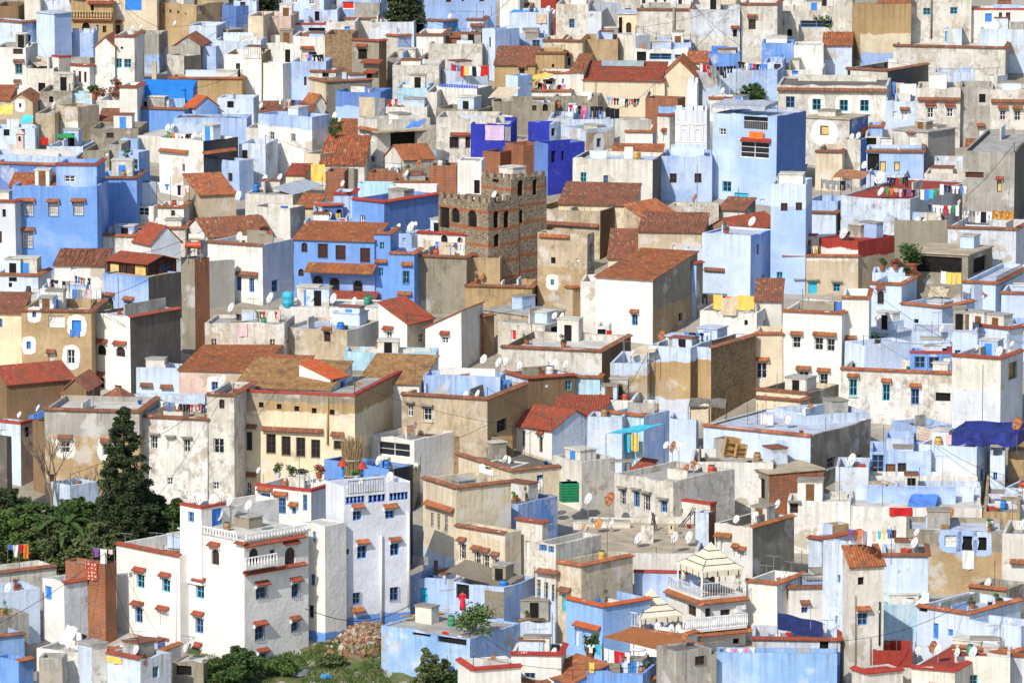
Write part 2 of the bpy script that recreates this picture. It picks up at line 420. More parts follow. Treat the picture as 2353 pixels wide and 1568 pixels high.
def H(label, x0, xc, x1, yt, h, c, roof='f', w='', a=None, d=None, c2=None, rh=None, ph=None, dk=None, tc='t', cope='', cat='house', name='house', deep=5., rag=0., ck=None, into=None, back=None):
    rag *= .3
    """a block with its near vertical edge at xc: left face x0..xc, right face xc..x1; yt roof line, h height in metres (or base pixel when > 60)"""
    global LAST
    X, Y_ = px(xc, yt)
    if h > 60:
        bx_, by_ = px(xc, h); C = at_h(bx_, by_, 0.); top = at_Y(X, Y_, C.y); C = Vector((top.x, C.y, C.z))
    else:
        top = at_h(X, Y_, h); C = Vector((top.x, top.y, top.z-h))
    if back is not None:
        pr = HS[into]; top = at_Y(X, Y_, pr.C.y+back); C = Vector((top.x, top.y, pr.C.z+pr.deck-.05))
    hgt = top.z-C.z
    mpp = C.y/F/math.cos(PITCH)
    A = abs(xc-x0)*OS*mpp if x0 is not None else None
    Bv = abs(x1-xc)*OS*mpp if x1 else None
    if a is None:
        if A and Bv: a = min(78, max(9, math.degrees(math.atan2(Bv, A))))
        else: a = 5 if A else 60
    al = R(a); ca, sa = math.cos(al), math.sin(al)
    Dt = C.y*math.cos(PITCH)-(CAMZ-top.z)*math.sin(PITCH)
    def solve(xp, ux, uy):
        k = (px(xp, 0)[0]-1176.)/F
        return (k*Dt-C.x)/(ux-k*uy*math.cos(PITCH))
    L1 = abs(solve(x0, -ca, sa)) if A else (d or 7.)
    L2 = abs(solve(x1, sa, ca)) if Bv else (d or 7.)
    if Bv and d and a < 12: L2 = d
    L1, L2 = min(L1, 42.), min(max(L2, .6), 32.)
    hs = House(); n = len(HS)
    short = label.split(',')[0]; key = short
    if len(short.split()) < 4: key = short = label.replace(',', '')
    if into: short = HS[into].short
    rr = random.Random(n*7+3)
    if name == 'house':
        for kw, nm in KINDS:
            if re.search(kw, short): name = nm; cat = nm.replace('_', ' '); break
    root = empty(name if not into else 'roof_room', C, -al); root.rotation_euler = (R(rr.uniform(-.5, .5)), R(rr.uniform(-.5, .5)), -al)
    if into:
        pr = HS[into]; root.parent = pr.root; root.location = pr.Mi @ (C-pr.C); root.rotation_euler = (0, 0, pr.al-al)
    else: tag(root, label.replace(',', ''), cat, 'houses of the hillside town' if cat == 'house' else None, 'thing')
    if tc == 't': tc = rr.choice('tttmmn')
    hs.__dict__.update(root=root, C=C, al=al, L1=L1, L2=L2, hgt=hgt, short=short, tc=tc, xc=xc)
    assert key not in HS, key
    HS[key] = hs; LAST = hs
    # windows
    Lh, Rh, spec = [], [], []
    Mi = Matrix.Rotation(al, 3, 'Z')
    hs.Mi = Mi
    for m in WRE.finditer(w):
        wx, wy, ww, wh, ty = int(m[1]), int(m[2]), int(m[3]), int(m[4]), m[5]
        side = 'L' if wx < xc else 'R'
        dd = Mi @ ray(*px(wx, wy)); o = Mi @ (Vector((0, 0, CAMZ))-C)
        t = (-o.y/dd.y) if side == 'L' else (-o.x/dd.x)
        p = o+dd*t; u = p.x if side == 'L' else p.y
        mp = mpp*OS; W_ = ww*mp/max(.25, ca if side == 'L' else sa); Hh = wh*mp
        u0, u1, z0, z1 = u-W_/2, u+W_/2, p.z-Hh/2, p.z+Hh/2
        lo, hi = (-L1, 0) if side == 'L' else (0, L2)
        u0, u1 = max(u0, lo+.12), min(u1, hi-.12); z1 = min(z1, hgt-.12)
        if u1-u0 < .2 or z1-z0 < .2: continue
        lst = Lh if side == 'L' else Rh
        if any(not (u1 < q[0]-.02 or u0 > q[1]+.02 or z1 < q[2]-.02 or z0 > q[3]+.02) for q in lst): continue
        lst.append((u0, u1, z0, z1, ty[0] in 'aAi')); spec.append((side, u0, u1, z0, z1, ty))
    if not spec and not into and name in ('house', 'annex') and L1 > 3.2 and hgt > 3.5 and rr.random() < .62:
        k = min(int(L1/2.4), rr.choice((1, 2, 2, 3))); ty = rr.choice(('d', 'b^', 'w', 'k', 'g', 'b', 'w_', 'k^', 'c'))
        ww, wh, zz = rr.uniform(.5, .85), rr.uniform(.7, 1.25), hgt-rr.uniform(1.6, 2.4)
        for i in range(k):
            u = -L1+L1*(i+.5+rr.uniform(-.2, .2))/k; q = zz+rr.uniform(-.12, .12)
            if rr.random() < .85: Lh.append((u-ww/2, u+ww/2, q-wh/2, q+wh/2, False)); spec.append(('L', u-ww/2, u+ww/2, q-wh/2, q+wh/2, ty))
    jit = lambda u: .08*math.sin(u*2.1+n)+.06*math.sin(u*5.3+n*2)
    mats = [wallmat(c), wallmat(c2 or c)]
    zb = -deep
    body = MB()
    pitched = roof[0] in 'gshpSn'; hs.flat = not pitched
    usL, JL = wallface(body, 'L', -L1, 0., zb, hgt, Lh, 0, jit if not pitched else (lambda u: 0))
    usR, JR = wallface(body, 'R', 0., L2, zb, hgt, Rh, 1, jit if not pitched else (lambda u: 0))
    body.q(((-L1, L2, zb), (0, L2, zb), (0, L2, hgt), (-L1, L2, hgt)), 1)
    body.q(((-L1, 0, zb), (-L1, L2, zb), (-L1, L2, hgt), (-L1, 0, hgt)), 0)
    hs.deck = hgt
    if not pitched:
        ph = (.35+rr.random()*.55) if ph is None else ph
        th = min(.24, L1*.2, L2*.2); dz = hgt-ph; hs.deck = dz
        for us, J, sd in ((usL, JL, 'L'), (usR, JR, 'R')):
            for i in range(len(us)-1):
                u, v = us[i], us[i+1]
                lo, hi = (-L1+th, -th) if sd == 'L' else (th, L2-th)
                ui, vi = min(max(u, lo), hi), min(max(v, lo), hi)
                body.q((P3(sd, u, hgt+J[u]), P3(sd, v, hgt+J[v]), P3(sd, vi, hgt+J[v], th), P3(sd, ui, hgt+J[u], th)), 0 if sd == 'L' else 1)
                if vi-ui > 1e-4: body.q((P3(sd, ui, hgt+J[u], th), P3(sd, vi, hgt+J[v], th), P3(sd, vi, dz, th), P3(sd, ui, dz, th)), 0 if sd == 'L' else 1)
        body.q(((-L1, L2, hgt), (0, L2, hgt), (-th, L2-th, hgt), (-L1+th, L2-th, hgt)), 1)
        body.q(((-th, L2-th, hgt), (-L1+th, L2-th, hgt), (-L1+th, L2-th, dz), (-th, L2-th, dz)), 0)
        body.q(((-L1, 0, hgt), (-L1, L2, hgt), (-L1+th, L2-th, hgt), (-L1+th, th, hgt)), 0)
        body.q(((-L1+th, th, hgt), (-L1+th, L2-th, hgt), (-L1+th, L2-th, dz), (-L1+th, th, dz)), 1)
        rf = MB(); e = .004
        rf.q(((-L1+th+e, th+e, dz), (-th-e, th+e, dz), (-th-e, L2-th-e, dz), (-L1+th+e, L2-th-e, dz)))
        rf.build('roof', deckmat(dk or rr.choice('kggwwpo')), root)
    else:
        rise = rh
        t = MB(); ov = .28; th = .07
        if roof[0] == 'g':
            rise = rise or L2*.5*.42
            body.q(((0, 0, hgt), (0, L2, hgt), (0, L2/2, hgt+rise)), 1); body.q(((-L1, 0, hgt), (-L1, L2, hgt), (-L1, L2/2, hgt+rise)), 0)
            s_ = rise/(L2/2); z = hgt-ov*s_+.09; nr = max(3, int(L2/1.2))
            t.tiles((-L1-.15, -ov, z), (.15, -ov, z), (0, L2/2+ov, rise+ov*s_), rows=nr, rag=rag)
            t.tiles((-L1-.15, L2+ov, z), (.15, L2+ov, z), (0, -L2/2-ov, rise+ov*s_), rows=2, rag=rag)
        elif roof[0] == 's':
            rise = rise or L2*.36
            body.q(((0, 0, hgt), (0, L2, hgt), (0, L2, hgt+rise)), 1); body.q(((-L1, 0, hgt), (-L1, L2, hgt), (-L1, L2, hgt+rise)), 0)
            body.q(((-L1, L2, hgt), (0, L2, hgt), (0, L2, hgt+rise), (-L1, L2, hgt+rise)), 1)
            s_ = rise/L2; t.tiles((-L1-.12, -ov, hgt-ov*s_+.09), (.12, -ov, hgt-ov*s_+.09), (0, L2+ov+.1, rise+ov*s_), rows=max(3, int(L2/1.0)), rag=rag)
        elif roof[0] == 'S':     # falls towards the right face
            rise = rise or L1*.36
            body.q(((-L1, 0, hgt), (0, 0, hgt), (-L1, 0, hgt+rise)), 0); body.q(((-L1, L2, hgt), (0, L2, hgt), (-L1, L2, hgt+rise)), 1)
            body.q(((-L1, 0, hgt), (-L1, L2, hgt), (-L1, L2, hgt+rise), (-L1, 0, hgt+rise)), 0)
            s_ = rise/L1; t.tiles((ov, -.12, hgt-ov*s_+.09), (ov, L2+.12, hgt-ov*s_+.09), (-L1-ov-.1, 0, rise+ov*s_), rows=max(3, int(L1/1.0)), rag=rag)
        elif roof[0] == 'n':     # falls towards the left end: high along the near right edge
            rise = rise or L1*.3
            body.q(((-L1, 0, hgt), (0, 0, hgt), (0, 0, hgt+rise)), 0); body.q(((-L1, L2, hgt), (0, L2, hgt), (0, L2, hgt+rise)), 1)
            body.q(((0, 0, hgt), (0, L2, hgt), (0, L2, hgt+rise), (0, 0, hgt+rise)), 1)
            s_ = rise/L1; t.tiles((-L1-ov, -.12, hgt-ov*s_+.09), (-L1-ov, L2+.12, hgt-ov*s_+.09), (L1+ov+.1, 0, rise+ov*s_), rows=max(3, int(L1/1.0)), rag=rag)
        elif roof[0] == 'h':
            rise = rise or L1*.5*.42
            body.q(((-L1, 0, hgt), (0, 0, hgt), (-L1/2, 0, hgt+rise)), 0); body.q(((-L1, L2, hgt), (0, L2, hgt), (-L1/2, L2, hgt+rise)), 1)
            s_ = rise/(L1/2); z = hgt-ov*s_+.09; nr = max(3, int(L1/1.2))
            t.tiles((ov, -.15, z), (ov, L2+.15, z), (-L1/2-ov, 0, rise+ov*s_), rows=nr, rag=rag)
            t.tiles((-L1-ov, -.15, z), (-L1-ov, L2+.15, z), (L1/2+ov, 0, rise+ov*s_), rows=nr, rag=rag)
        else:
            rise = rise or min(L1, L2)*.3; ap = Vector((-L1/2, L2/2, hgt+rise))
            q = [Vector((-L1-ov, -ov, hgt)), Vector((ov, -ov, hgt)), Vector((ov, L2+ov, hgt)), Vector((-L1-ov, L2+ov, hgt))]
            for i in range(4):
                A_, B_ = q[i], q[(i+1) % 4]
                t.q((A_, B_, ap), 0, ((0, 0), ((B_-A_).length, 0), ((B_-A_).length/2, 4)))
                t.q((A_, B_, B_-Vector((0, 0, .1)), A_-Vector((0, 0, .1))), 0, ((0, 0),)*4)
        t.build('roof', tilemat(tc), root); hs.deck = hgt+rise*.5
    hs.body = body.build('wall', mats, root)
    for sp in spec: window(hs, *sp)
    # copings on flat roofs: t tiles, r painted band, x dark overhang, C crenels;  string says which faces
    ck = tc if ck is None else ck
    if 't' in cope or 'u' in cope:
        cp = MB(); zc = hgt+.02
        if 'R' not in cope: cp.tiles((-L1-.08, -.2, zc-.06), (.08 if 'L' not in cope else 0, -.2, zc-.06), (0, .44, .17), .05, .05, .21)
        if 'L' not in cope: cp.tiles((.2, -.08, zc-.06), (.2, L2+.08, zc-.06), (-.44, 0, .17), .05, .05, .21)
        cp.build('tile_coping', tilemat(ck), root)
    if 'r' in cope:
        cp = MB(); th = .42
        if 'R' not in cope: cp.box((-L1-.06, -.06, hgt-.02), (.06, th, hgt+.16))
        if 'L' not in cope: cp.box((-th, -.063 if 'R' in cope else th+.003, hgt-.02), (.063, L2+.06, hgt+.16))
        cp.build('coping', flat('red_paint', (.36,.05,.035), .7), root)
    if 'C' in cope:
        cp = MB()
        k = int(L1/.9)
        for i in range(k): cp.box((-L1+(i+.1)*L1/k, .003, hgt-.02), (-L1+(i+.65)*L1/k, .26, hgt+.5))
        k = max(1, int(L2/.9))
        for i in range(k): cp.box((-.26, (i+.25)*L2/k, hgt-.02), (-.003, (i+.8)*L2/k, hgt+.5))
        cp.build('crenellation', mats[0], root)
    if 'e' in cope:      # a plain concrete lip
        cp = MB(); cp.box((-L1-.16, -.16, hgt-.03), (.16, L2+.1, hgt+.09)); cp.build('roof_lip', deckmat(dk or 'g'), root)
    return hs
def face_pt(h, side, x, y, d=0.):
    """local point of house h under a photo point, on its left / right face set d metres outwards"""
    dd = h.Mi @ ray(*px(x, y)); o = h.Mi @ (Vector((0, 0, CAMZ))-h.C)
    t = ((-d-o.y)/dd.y) if side == 'L' else ((d-o.x)/dd.x)
    return o+dd*t
def cornice(h, side, x0, y0, x1, y1, kind='t', out=.5, up=.3, tc=None):
    """a tile ledge along a face between two photo points (its lower edge)"""
    h = HS.get(h, h) if isinstance(h, str) else h
    p, q = face_pt(h, side, x0, y0, out), face_pt(h, side, x1, y1, out)
    z = (p.z+q.z)/2; p.z = q.z = z
    inn = Vector((0, out, up)) if side == 'L' else Vector((-out, 0, up))
    m = MB(); m.tiles(p, q, inn, rows=max(1, int(out/.4)))
    return m.build('tile_ledge', tilemat(tc or h.tc), h.root)
# ------------------------------------------------------------------ things standing on roofs and walls
def hh(h):
    if h is None: return LAST
    return HS[h] if isinstance(h, str) else h
def on(h, x, y, z):
    """world point on the sight line over house h, z metres over its roof deck where it can be, kept inside the roof"""
    dd = h.Mi @ ray(*px(x, y)); o = h.Mi @ (Vector((0, 0, CAMZ))-h.C); m = min(.45, h.L1*.3, h.L2*.3)
    p = o+dd*((h.deck+z-o.z)/dd.z)
    if not m <= p.y <= h.L2-m: p = o+dd*((min(max(p.y, m), h.L2-m)-o.y)/dd.y)
    if p.x > -m and dd.x > 1e-3 and p.y > m+.01:
        q = o+dd*((-m-o.x)/dd.x)
        if m <= q.y <= h.L2-m: p = q
    w = h.C+Matrix.Rotation(-h.al, 3, 'Z') @ p
    return w
def deckz(h): return h.C.z+h.deck
UNIT = {}
def unit(name):
    if name in UNIT: return UNIT[name]
    m = MB()
    if name == 'reflector':
        n, rings = 18, 4; vs = [(0, 0, -.13)]
        for j in range(1, rings+1):
            r = .5*j/rings
            for k in range(n):
                t = 2*math.pi*k/n; vs.append((r*math.cos(t)*.94, r*math.sin(t), -.13+.13*(j/rings)**2))
        m.v = vs
        for k in range(n): m.f.append((0, 1+k, 1+(k+1) % n)); m.m.append(0)
        for j in range(rings-1):
            for k in range(n):
                a = 1+j*n+k; b = 1+j*n+(k+1) % n; m.f.append((a, a+n, b+n, b)); m.m.append(0)
        nv = len(m.v); m.v += [(x, y, z-.025) for x, y, z in m.v]   # back skin
        m.f += [tuple(i+nv for i in reversed(f)) for f in m.f]; m.m += [0]*len(m.m)
        b0 = 1+(rings-1)*n
        for k in range(n): m.f.append((b0+k, b0+(k+1) % n, b0+nv+(k+1) % n, b0+nv+k)); m.m.append(0)
        o = m.build(name, flat('dish_white', (.70,.69,.65), .5, .08), None, True)
    elif name == 'feed_arm':
        m.bar((0, -.47, -.02), (0, -.1, .42), .02, 5); m.bar((0, -.12, .36), (0, -.05, .48), .045, 6)
        o = m.build(name, flat('grey_metal', (.25,.25,.26), .5))
    elif name == 'mount_pole':
        m.bar((0, 0, 0), (0, 0, 1), .028, 6); o = m.build(name, flat('grey_metal', (.25,.25,.26), .5))
    me = o.data; bpy.data.objects.remove(o); UNIT[name] = me
    return me
def child(name, me, parent, loc=(0,0,0), rot=None, sc=None, mat=None):
    o = bpy.data.objects.new(name, me); col.objects.link(o); o.parent = parent; o.location = loc
    if rot is not None: o.rotation_mode = 'QUATERNION'; o.rotation_quaternion = rot
    if sc is not None: o.scale = sc if isinstance(sc, tuple) else (sc,)*3
    if mat: o.material_slots[0].link = 'OBJECT'; o.material_slots[0].material = mat
    return o
def dish(spec, h=None):
    """'x,y,d[r|g|b] ...' dish centre and height in picture units; r rusty, g grey, b seen from behind"""
    h = hh(h)
    for m in re.finditer(r'(-?\d+),(-?\d+),(\d+)([rgbod]*)', spec):
        x, y, d, f = int(m[1]), int(m[2]), int(m[3]), m[4]
        p = on(h, x, y, .8); mpp = p.y/F*OS; D = min(1.5, max(.6, d*mpp*1.05)); rr = random.Random(x*7+y)
        hb = max(.35, p.z-deckz(h)) if p.z > deckz(h) else .5
        hb = min(hb, 2.2)
        root = empty('satellite_dish', (p.x, p.y, p.z-hb))
        nv = Vector((-.80+rr.uniform(-.15, .15), -.42+rr.uniform(-.2, .15), .42+rr.uniform(-.08, .12)))
        if 'b' in f: nv = Vector((.72, .35, .45))
        q = nv.to_track_quat('Z', 'X') if False else nv.to_track_quat('Z', 'Y')
        mat = flat('dish_rust', (.34,.13,.05), .8, .5, 0, 5.) if 'r' in f else flat('dish_orange', (.52,.26,.10), .7, .15) if 'o' in f else flat('dish_grey', (.30,.30,.30), .6) if 'g' in f else flat('dish_dark', (.06,.06,.065), .6) if 'd' in f else None
        child('reflector', unit('reflector'), root, (0, 0, hb), q, D, mat)
        child('feed_arm', unit('feed_arm'), root, (0, 0, hb), q, D)
        child('mount_pole', unit('mount_pole'), root, (0, 0, 0), None, (1, 1, hb))
        cn = 'rusty' if 'r' in f else 'orange' if 'o' in f else 'grey' if 'g' in f else 'dark' if 'd' in f else 'white'
        if 'b' in f: cn += ' turned-away'
        later(root, f'{cn} satellite dish', f'{cn} satellite dishes', f'on the {h.short}', p.x/p.y, 'satellite dish', 'satellite dishes on the roofs')
def ant(spec, h=None):
    """'x,ytop,ybase[y|p]' a TV aerial (y) or a plain pole (p)"""
    h = hh(h)
    for m in re.finditer(r'(-?\d+),(-?\d+),(-?\d+)([yp]?)', spec):
        x, y0, y1, f = int(m[1]), int(m[2]), int(m[3]), m[4]
        p = on(h, x, y1, .05); H_ = max(.8, (y1-y0)*OS*p.y/F)
        b = MB(); b.bar((0, 0, 0), (0, 0, H_), .03 if f == 'p' else .022, 5)
        if f == 'p':
            o = b.build('metal_pole', flat('rusted_pole', (.13,.11,.10), .7)); o.location = p
            later(o, 'thin upright metal pole', 'thin upright metal poles', f'on the {h.short}', p.x/p.y, 'pole', 'poles standing on the roofs'); continue
        root = empty('tv_aerial', p, random.Random(x).uniform(-.6, .6))
        b.build('mast', flat('grey_metal', (.25,.25,.26), .5), root)
        e = MB(); e.bar((-.65, 0, H_-.05), (.65, 0, H_-.05), .02, 4)
        for k in range(7): e.bar((-.6+.2*k, -.28+.02*k, H_-.05), (-.6+.2*k, .28-.02*k, H_-.05), .012, 4)
        e.build('aerial_rods', flat('grey_metal', (.25,.25,.26), .5), root)
        later(root, 'thin TV aerial', 'thin TV aerials', f'on the {h.short}', p.x/p.y, 'aerial', 'TV aerials on the roofs')
GC = dict(w=((.72,.72,.70), 'white'), r=((.50,.02,.02), 'red'), p=((.72,.20,.36), 'pink'), y=((.70,.50,.12), 'yellow'), b=((.08,.20,.55), 'blue'), k=((.015,.015,.02), 'black'),
          g=((.25,.25,.26), 'grey'), t=((.55,.45,.32), 'beige'), n=((.16,.08,.05), 'brown'), v=((.20,.07,.30), 'violet'), o=((.70,.17,.03), 'orange'), c=((.06,.45,.60), 'turquoise'),
          G=((.04,.28,.10), 'green'), N=((.02,.03,.12), 'navy'), l=((.55,.42,.60), 'lilac'), P=((.68,.50,.50), 'pale pink'))
GK = dict(s=('shirt', .62, .75), p=('trousers', .45, 1.0), t=('towel', .75, 1.1), h=('sheet', 1.5, 1.3), k=('small cloth', .25, .35))
GKP = dict(s='shirts', p='trousers', t='towels', h='sheets', k='small cloths')
def cloth(w, H_, kind, seed):
    rr = random.Random(seed); m = MB(); nx, nz = 8, 7; a = rr.uniform(0, 6); V = []
    for j in range(nz+1):
        for i in range(nx+1):
            u, v = i/nx, j/nz; x = (u-.5)*w; z = -v*H_
            if kind == 's':
                s = 1.0 if v < .32 else .66; x *= s; z += -abs(u-.5)*(.10 if v < .3 else 0)
            if kind == 'p' and v > .35: x = (x+(.05*w*(1 if u > .5 else -1)))*(.92)
            y = .05*math.sin(a+u*9+v*2)*(.4+v)+.03*math.sin(a*2+u*17)
            V.append((x, y, z+.03*math.sin(u*math.pi)*-1))
    m.v = V
    for j in range(nz):
        for i in range(nx):
            if kind == 'p' and j > 2 and i in (3, 4): continue
            if kind == 's' and j > 2 and (i in (0, 7)): continue
            k = j*(nx+1)+i; m.f.append((k, k+1, k+nx+2, k+nx+1)); m.m.append(0)
    return m
def line(x0, y0, x1, y1, spec, h=None, poles=True, where=None, scale=1., z=2.0):
    h = hh(h); p, q = on(h, x0, y0, z), on(h, x1, y1, z); d = q-p; dz = deckz(h)
    rope = MB(); n = 8; pts = [p+d*(i/n)-Vector((0, 0, .12*d.length/4*math.sin(math.pi*i/n))) for i in range(n+1)]
    r0 = empty('clothesline', p)
    for i in range(n): rope.bar(pts[i]-p, pts[i+1]-p, .012, 4)
    rope.build('rope', flat('rope', (.4,.38,.34)), r0)
    if poles:
        for e in (p, q):
            z0 = min(dz, e.z-.4)
            b = MB(); b.bar(Vector((e.x, e.y, z0))-p, e-p+Vector((0, 0, .1)), .03, 5); b.build('post', flat('rusted_pole', (.13,.11,.10), .7), r0)
    later(r0, 'clothesline strung', 'clotheslines strung', f'across the {h.short}', p.x/p.y, 'clothesline', 'clotheslines on the roofs')
    it = [t for t in re.findall(r'([a-zA-Z])([spthk])', spec) if t[0] in GC]; k = len(it); ang = math.atan2(d.y, d.x); L = d.length
    for i, (c, kd) in enumerate(it):
        t = (i+.5)/k; nm, w, H_ = GK[kd]; rr = random.Random(int(x0*3+y0+i*11)); w = min(w*1.5, L/k*.96) if kd != 'h' else L/k*.95
        w = max(.2, w); H_ = H_*scale*rr.uniform(.85, 1.12)
        base = p+d*t-Vector((0, 0, .12*L/4*math.sin(math.pi*t)))
        o = cloth(w, H_, kd, int(x0+i*31+y0)).build({'s':'shirt','p':'trousers','t':'towel','h':'bed_sheet','k':'small_cloth'}[kd], flat('cloth_'+c, GC[c][0], .95, .12), None, True)
        o.location = base; o.rotation_euler = (0, 0, ang)
        later(o, f'{GC[c][1]} {nm} on the clothesline', f'{GC[c][1]} {GKP[kd]} on the clothesline', f'of the {h.short}', base.x/base.y, 'laundry', 'washing on the roof clotheslines')
def hang(label, x0, y0, x1, y1, c, side='L', h=None, name='blanket', cat='cloth', out=.09, pattern=None):
    """a cloth hung flat on a face: top-left and bottom-right picture corners"""
    h = hh(h); a = face_pt(h, side, x0, y0, out); b = face_pt(h, side, x1, y1, out)
    u0, u1 = (a.x, b.x) if side == 'L' else (a.y, b.y); w = abs(u1-u0); H_ = abs(a.z-b.z)
    m = cloth(w, H_, 't', int(x0+y0))
    o = m.build(name, pattern or flat('cloth_'+c, GC[c][0], .95, .12), None, True)
    loc = Vector(((a.x+b.x)/2, (a.y+b.y)/2, a.z)); o.location = h.C+Matrix.Rotation(-h.al, 3, 'Z') @ loc
    o.rotation_euler = (0, 0, -h.al+(0 if side == 'L' else math.pi/2))
    return tag(o, label, cat)
def dots(nm, a, b, sc=3.2):
    n = N(nm); vo = n.n('ShaderNodeTexVoronoi'); n.l(n.coord(), vo.inputs['Vector']); vo.inputs['Scale'].default_value = sc; vo.inputs['Randomness'].default_value = .25
    n.col(n.mix(n.ramp(vo.outputs['Distance'], .25, .34), b, a)); return n.m
def canopy(label, x0, y0, x1, y1, depth, rise, c, h=None, drop=2.2, name='awning', cat='awning', valance=0., poles=True, sag=.15, z=2.2, mat=None, stripes=False):
    """a cloth or sheet roof: near edge between two picture points, running back depth metres"""
    h = hh(h); p, q = on(h, x0, y0, z), on(h, x1, y1, z); d = q-p
    bk = Vector((-d.y, d.x, 0)).normalized()*depth+Vector((0, 0, rise))
    if bk.y < 0: bk.x, bk.y = -bk.x, -bk.y
    r0 = empty(name, p); m = MB(); nx, ny = 10, 6; rr = random.Random(int(x0+y0)); V = []
    a = rr.uniform(0, 6)
    for top in (0, .02):
        for j in range(ny+1):
            for i in range(nx+1):
                u, v = i/nx, j/ny; s = sag*math.sin(math.pi*u)*math.sin(math.pi*v)+.3*sag*math.sin(a+u*11+v*5)
                V.append(tuple(d*u+bk*v-Vector((0, 0, s-top))))
    m.v = V; o2 = (nx+1)*(ny+1)
    for j in range(ny):
        for i in range(nx):
            k = j*(nx+1)+i; m.f += [(k, k+1, k+nx+2, k+nx+1), (o2+k, o2+k+1, o2+k+nx+2, o2+k+nx+1)]; m.m += [0, 0]
    for i in range(nx): m.f.append((i, i+1, o2+i+1, o2+i)); m.m.append(0)
    if valance:
        for i in range(nx):
            A_, B_ = Vector(V[i]), Vector(V[i+1]); dn = Vector((0, 0, valance*(1+.12*math.sin(i*1.7)))); dn2 = Vector((0, 0, valance*(1+.12*math.sin((i+1)*1.7)))); m.q((A_, B_, B_-dn2, A_-dn))
        e = d; bkn = bk
        m.q((e, e+bkn, e+bkn-Vector((0, 0, valance)), e-Vector((0, 0, valance))))
    m.build('cloth' if mat is None else 'sheet', mat or flat('cloth_'+c, GC[c][0], .9, .15), r0)
    if poles:
        dz = deckz(h)-p.z
        for e in (Vector((0, 0, 0)), d, bk, d+bk):
            b = MB(); b.bar(Vector((e.x, e.y, min(dz, e.z-drop if dz > e.z-.4 else dz))), e, .035, 5); b.build('post', flat('rusted_pole', (.13,.11,.10), .7), r0)
    return tag(r0, label, cat)
def drum(label, x, y, r, H_, c, h=None, name='water_tank', cat='tank', lying=False):
    h = hh(h); p = on(h, x, y, .02); r0 = empty(name, (p.x, p.y, max(p.z, deckz(h)) if p.z < deckz(h)+.6 else p.z))
    m = MB(); prof = [(r*.9, 0), (r, .05), (r, H_*.3), (r*1.03, H_*.32), (r, H_*.34), (r, H_*.66), (r*1.03, H_*.68), (r, H_*.70), (r, H_*.92), (r*.7, H_)]
    m.lathe((0, 0, 0), prof, 16); m.build('tank_body', flat('tank_'+str(c), c, .6), r0, True)
    k = MB(); k.lathe((0, 0, H_), [(r*.3, 0), (r*.3, .08), (r*.05, .1)], 12); k.build('lid', flat('grey_metal', (.25,.25,.26), .5), r0)
    return tag(r0, label, cat)
def crate(label, x, y, sx, sy, sz, c, h=None, name='box', cat='box', z=.02):
    """a lidded slatted box"""
    h = hh(h); p = on(h, x, y, z); r0 = empty(name, (p.x, p.y, max(p.z-.02, deckz(h))), -h.al)
    m = MB(); m.box((-sx/2, -sy/2, 0), (sx/2, sy/2, sz)); 
    for k in range(4): m.box((-sx/2-.02, -sy/2-.02, sz*(.08+.23*k)), (sx/2+.02, sy/2+.02, sz*(.22+.23*k)))
    m.build('body', flat('box_%.2f_%.2f' % (c[0], c[1]), c, .75), r0)
    l = MB(); l.box((-sx/2-.06, -sy/2-.06, sz), (sx/2+.06, sy/2+.06, sz+.06)); l.build('lid', flat('box_lid_%.2f' % c[0], tuple(q*.8 for q in c), .75), r0)
    return tag(r0, label, cat)
def leafmat(k):
    nm = 'foliage_'+k
    if nm in _mats: return _mats[nm]
    A = dict(d=((.018,.032,.012), (.045,.065,.022)), m=((.022,.05,.012), (.065,.115,.026)), l=((.06,.13,.02), (.15,.24,.05)), o=((.05,.075,.025), (.12,.14,.05)), g=((.035,.07,.016), (.09,.145,.032)), f=((.30,.03,.05), (.12,.14,.05)))[k]
    n = N(nm); P = n.coord(); a = n.noise(P, 1.1, 3, .6); b = n.noise(P, 9, 2)
    n.col(n.mix(n.ramp(n.math('ADD', a, n.math('MULTIPLY', b, .8)), .7, 1.1), A[0], A[1])); n.b.inputs['Roughness'].default_value = .7
    _mats[nm] = n.m; return n.m
def leaves(m, c, r, n, s, rr, flat_=1.):
    c = Vector(c)
    for _ in range(n):
        v = Vector((rr.gauss(0, 1), rr.gauss(0, 1), rr.gauss(0, 1))).normalized()*(rr.random()**.4)
        p = c+Vector((v.x*r[0], v.y*r[1], v.z*r[2])); a = Vector((rr.gauss(0, 1), rr.gauss(0, 1), rr.gauss(0, .7))).normalized(); b = a.orthogonal().normalized()
        w = s*rr.uniform(.6, 1.3); a = a*w; b = b*w*.55
        m.q((p-a, p-b*.9, p+a, p+b))
